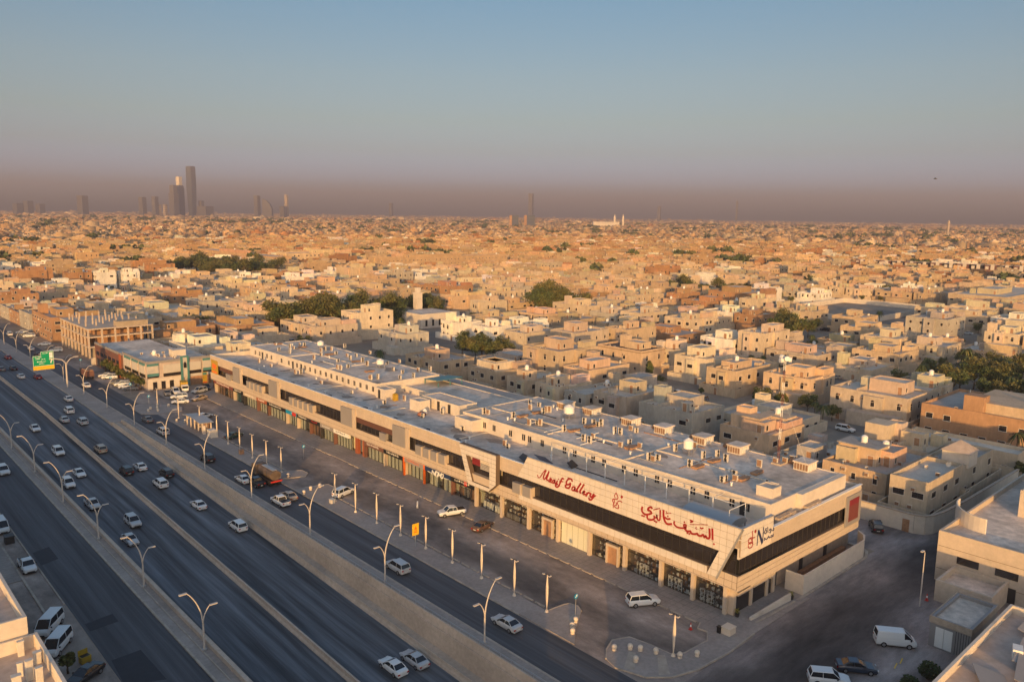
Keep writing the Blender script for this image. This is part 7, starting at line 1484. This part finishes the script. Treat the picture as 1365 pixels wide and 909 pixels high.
for i, (x, y, k, s, w_) in enumerate(((97.7, 30.9, 'r', 1.0, 'round clipped bush beside the kiosk at the bottom, right one'), (93.6, 31.6, 'r', .85, 'round clipped bush at the bottom frame edge, left one'), (205.5, 243, 'r', 1.3, 'round clipped tree before the second white villa'), (206, 250, 'r', 1.2, 'round clipped tree between the first two white villas'), (189.6, 276, 'r', 1.1, 'first of three round clipped trees by the grey beige house'), (193, 279, 'r', 1.1, 'second of three round clipped trees by the grey beige house'), (196.5, 281.5, 'r', 1.1, 'third of three round clipped trees by the grey beige house'),
        (20.2, 100.0, 'l', .6, 'small dark bush beside the lower white van'), (206, 158, 'k', 1.1, 'tall narrow tree among houses in the middle'), (209, 161, 'k', 1.0, 'second narrow tree among houses in the middle'), (206, 118, 'l', 1.2, 'green bush beside the parked white car in the lane'), (208, 112, 'l', 1.3, 'green bush right of the parked white car in the lane'), (212, 106, 'a', .8, 'bushy tree before the cream ochre house'), (187, 62, 'l', 1.0, 'small tree in the yard behind the corner house'), (191, 46.5, 'l', 1.1, 'bush with pink flowers along the boundary wall'), (202, 45.5, 'l', 1.2, 'dark bush at the end of the boundary wall'), (205, 300, 'p', 1.0, 'palm tree before the mosque front'), (150, 232, 'p', .9, 'palm tree by the rear lane'), (252, 200, 'a', .9, 'tree beside the cream two storey house'), (207, 196, 'b', .9, 'tree right of the white cream villa'), (209, 203, 'a', .8, 'tree just right of the widest bright villa'), (250, 121, 'a', 1.0, 'tree behind the ochre cream house'), (246, 133, 'b', .9, 'tree behind the stepped pinkish house'))):
    tree(k, x, y, s, w_)
for i, (x, y, w_) in enumerate(((93.2, 54.6, 'small potted yellow flowers at the gallery corner pillar'), (103.8, 52.2, 'small potted yellow flowers at the end of the ramp wall'))):
    t = thing('potted_plant', w_, 'potted plant', (x, y, .13)); MB().cyl(0, 0, 0, .5, .25, 10, r1=.35).build('pot', 'dark_metal', t)
    q = MB(); 
    for k in range(120):
        a = rng.uniform(0, 6.28); r_ = rng.uniform(0, .42); z_ = rng.uniform(.5, 1.1); q.quad((r_ * math.cos(a), r_ * math.sin(a), z_), (r_ * math.cos(a) + .1, r_ * math.sin(a), z_ + .04), (r_ * math.cos(a) + .1, r_ * math.sin(a) + .1, z_), (r_ * math.cos(a), r_ * math.sin(a) + .08, z_ + .05), 0, rng.choice(((.5, .42, .03), (.08, .1, .02))))
    q.build('foliage', 'leaf', t)
# street trees in the lanes, then far green specks as one mass
R3 = random.Random(9); cnt = 0; sp_ = []
for k in range(-1, 12):
    for _ in range(26):
        x = 157 + 56 * k + R3.uniform(43.5, 54.5); y = R3.uniform(40, 700)
        if inview(x, y, 1.0) and not any(x > o[0] + 1 and x < o[2] - 1 and y > o[1] + 1 and y < o[3] - 1 for o in OCC): sp_.append((math.hypot(x, y), x, y))
sp_.sort()
for i, (d_, x, y) in enumerate(sp_[:110]): tree(R3.choice('aabblp'), x, y, R3.uniform(.5, .95), 'green street tree in the lanes between houses, %s nearest to the camera' % nth(i), 'street trees in the villa lanes')
# cars parked in the lanes between the villas
R5 = random.Random(21); cs = []
for k in range(-1, 7):
    for _ in range(14):
        sd = R5.choice((44.3, 53.4)); x = 157 + 56 * k + sd; y = R5.uniform(60, 460)
        if inview(x, y, .98) and not hits(x - 1, y - 3, x + 1, y + 3) and all(abs(x - a) > 2 or abs(y - b) > 7 for _d, a, b in cs): cs.append((math.hypot(x, y), x, y))
for y in (70, 84, 97, 112, 126, 151, 166, 188, 204, 219): cs.append((math.hypot(147, y), 146.6 if R5.random() < .6 else 132.2, y + R5.uniform(-3, 3)))
cs.sort()
for i, (d_, x, y) in enumerate(cs[:52]):
    car(R5.choice(('sedan', 'sedan', 'suv', 'pickup')), x, y, R5.choice((0, PI)) + R5.uniform(-.04, .04), R5.choice((CW, CW, CW, CS, CG, CB, CT)), 'parked in a lane between the houses, %s nearest to the camera' % nth(i), 'cars parked in the lanes between the houses')
ft = MB()
for _ in range(900):
    X_, Y_ = scatter(1, 620, 4800, 1.7); cx, cy = float(X_[0]), float(Y_[0])
    if cx < 90: continue
    s = R3.uniform(2.5, 6) * (1 + math.hypot(cx, cy) / 5000)
    m_ = R3.choice((1, 1, 2, 5)) 
    for j in range(m_):
        ox, oy = cx + R3.uniform(-3, 3) * s * (m_ > 1), cy + R3.uniform(-3, 3) * s * (m_ > 1)
        for k in range(26):
            a = R3.uniform(0, 6.28); u = R3.uniform(-.6, 1); r_ = s * math.sqrt(max(0, 1 - u * u)) * .9; p = Vector((ox + r_ * math.cos(a), oy + r_ * math.sin(a), s * .9 + u * s * .8 + 1)); w = s * .32
            n1 = Vector((R3.uniform(-1, 1), R3.uniform(-1, 1), R3.uniform(0, 1))).normalized(); t1 = n1.orthogonal().normalized() * w; t2 = n1.cross(t1)
            ft.quad(tuple(p - t1 - t2), tuple(p + t1 - t2), tuple(p + t1 + t2), tuple(p - t1 + t2), 0, R3.choice(LG))
o = ft.build('distant_trees', 'leaf'); tag(o, 'scattered dark green tree clumps across the far city', 'trees'); o['kind'] = 'stuff'

# ------------------------------------------------------------------ skyline
def tower(label, x, y, w, h, levels=None, m='tower_glass', rz=None, kind='skyscraper', grp=None):
    t = thing(kind, label, 'skyscraper' if h > 70 else 'building', (x, y, 0), 0.45 if rz is None else rz, grp)
    rings = []; lv = levels or [(0, 1), (1, 1)]; w *= .8
    q = MB(); q.loft([[(-w / 2 * s, -w / 2 * s, z * h), (w / 2 * s, -w / 2 * s, z * h), (w / 2 * s, w / 2 * s, z * h), (-w / 2 * s, w / 2 * s, z * h)] for z, s in lv]); q.build('shaft', m, t)
    n = max(3, int(h / 14)); q = MB()
    for k in range(n):
        z = h * (k + .5) / n; f = (k + .5) / n; s = 1
        for (za, sa), (zb, sb) in zip(lv, lv[1:]):
            if za <= f <= zb: s = sa + (sb - sa) * (f - za) / max(zb - za, 1e-6)
        q.box(-w / 2 * s - .6, -w / 2 * s - .6, z, w / 2 * s + .6, w / 2 * s + .6, z + 2.0)
    q.build('floor_bands', 'tower_dark', t); return t
GSK = 'towers of the hazy skyline'
tower('tallest slender tower of the skyline, with a tapering dark crown', 2186, 5802, 62, 359, [(0, .72), (.25, .80), (.6, .95), (.97, .9), (1, .8)], grp=GSK)
t = tower('pointed blue glass tower left of the tallest one', 2111, 5830, 56, 225, [(0, 1), (.9, 1), (1, .85)], grp=GSK); MB().box(-14, -14, 225, 14, 14, 284).build('crown', 'plaster', t)
tower('stepped dark tower with a lit pink top face left of the blue one', 2040, 5749, 56, 222, [(0, 1), (.75, 1), (.76, .8), (1, .75)], 'tower_dark', grp=GSK)
for w_, x, y, s, h in (('low dark twin tower left of the skyline centre, left one', 1911, 6003, 46, 138), ('low dark twin tower left of the skyline centre, right one', 1931 + 30, 5892, 40, 143), ('lone dark block standing far left on the horizon', 1550, 6106, 62, 140), ('hazy tower right of the skyline centre, left of the curved one', 2637, 5721, 42, 165), ('slim sunlit white tower on the right of the skyline group', 2827, 5630, 26, 175), ('short block in front of the slim white tower', 2790, 5610, 48, 90), ('low wide block right of the tallest tower', 2266, 5771, 100, 82), ('small domed block behind the low wide one', 2262, 5830, 34, 120),
        ('small pinkish block left of the blue tower, left one', 1990, 5900, 26, 88), ('small pinkish block left of the blue tower, right one', 2010, 5840, 26, 88), ('very faint tower on the far left horizon, left one', 1306, 6877, 60, 85), ('very faint tower on the far left horizon, middle one', 1372, 6864, 60, 103), ('very faint tower on the far left horizon, right one', 1448, 6849, 55, 82), ('tall slim hazy tower behind the twin dark cubes', 4833, 5063, 44, 236), ('faint tower right of the skyline near the middle', 4169, 6234, 34, 141), ('faint short tower right of the white complex', 5967, 4544, 34, 148), ('faint thin pale tower in the right distance', 6357, 3980, 20, 202)):
    tower(w_, x, y, s, h, None, 'beige_duct' if 'sunlit' in w_ or 'pinkish' in w_ else 'tower_dark', grp=GSK)
t = thing('skyscraper', 'sail shaped dark tower with a curved sloping top in the right skyline group', 'skyscraper', (2660, 5600, 0), -YAW, GSK)
MB().face_prism([(-35, 0), (35, 0), (35, 70), (20, 105), (-5, 130), (-35, 143)], -14, 14, 'Y').build('shaft', 'tower_dark', t)
for i, (x, y, w, h) in enumerate(((2165, 2357, 26, 52), (2210, 2315, 32, 53))):
    t = thing('cube_building', 'dark glazed cube on the horizon, %s one of the pair' % ('left' if i == 0 else 'right'), 'building', (x, y, 0), -YAW); MB().box(-w / 2, -w / 2, 0, w / 2, w / 2, h)  .build('glass_body', 'tower_glass', t); MB().box(-w / 2 - 10, -w / 2 + 4, 0, -w / 2, w / 2, h - 1).build('stone_wing', 'rust', t)
    for k in range(4): MB().box(-w / 2 - .3, -w / 2 - .3, 8 + 11 * k, w / 2 + .3, -w / 2, 9 + 11 * k).build('band', 'tower_dark', t)
t = thing('mosque', 'wide white mosque complex with two tall minarets near the horizon', 'mosque', (2700, 2330, 0), -YAW)
MB().box(-70, -20, 0, 45, 25, 28).build('prayer_hall', 'plaster', t)
for x in (25, 62): MB().cyl(x, -10, 0, 50, 5, 10).cyl(x, -10, 50, 61, 4, 10, r1=1).build('minaret', 'sail', t)
t = thing('water_tower', 'slim pale tower standing over the roofs in the right distance', 'tower', (2457, 850, 0)); MB().cyl(0, 0, 0, 45, 3.5, 12, r1=3).cyl(0, 0, 45, 55, 4.6, 12, r1=2).build('shaft', 'beige_duct', t)

# ------------------------------------------------------------------ dusty air
hz = MB().box(-12050, -12050, -8, 12050, 12050, 380)
hm = bpy.data.materials.new('haze'); hm.use_nodes = True; hn = hm.node_tree; hn.nodes.clear()
ho = hn.nodes.new('ShaderNodeOutputMaterial'); hv = hn.nodes.new('ShaderNodeVolumePrincipled')
hv.inputs['Color'].default_value = (0.40, 0.385, 0.49, 1); hv.inputs['Density'].default_value = 0.00016; hv.inputs['Anisotropy'].default_value = 0.0
hn.links.new(hv.outputs[0], ho.inputs['Volume']); MT['haze'] = hm
o = hz.build('haze', 'haze'); o['kind'] = 'stuff'
SC.cycles.max_bounces = 5; SC.cycles.diffuse_bounces = 3; SC.cycles.glossy_bounces = 2; SC.cycles.transparent_max_bounces = 6; SC.cycles.volume_bounces = 0
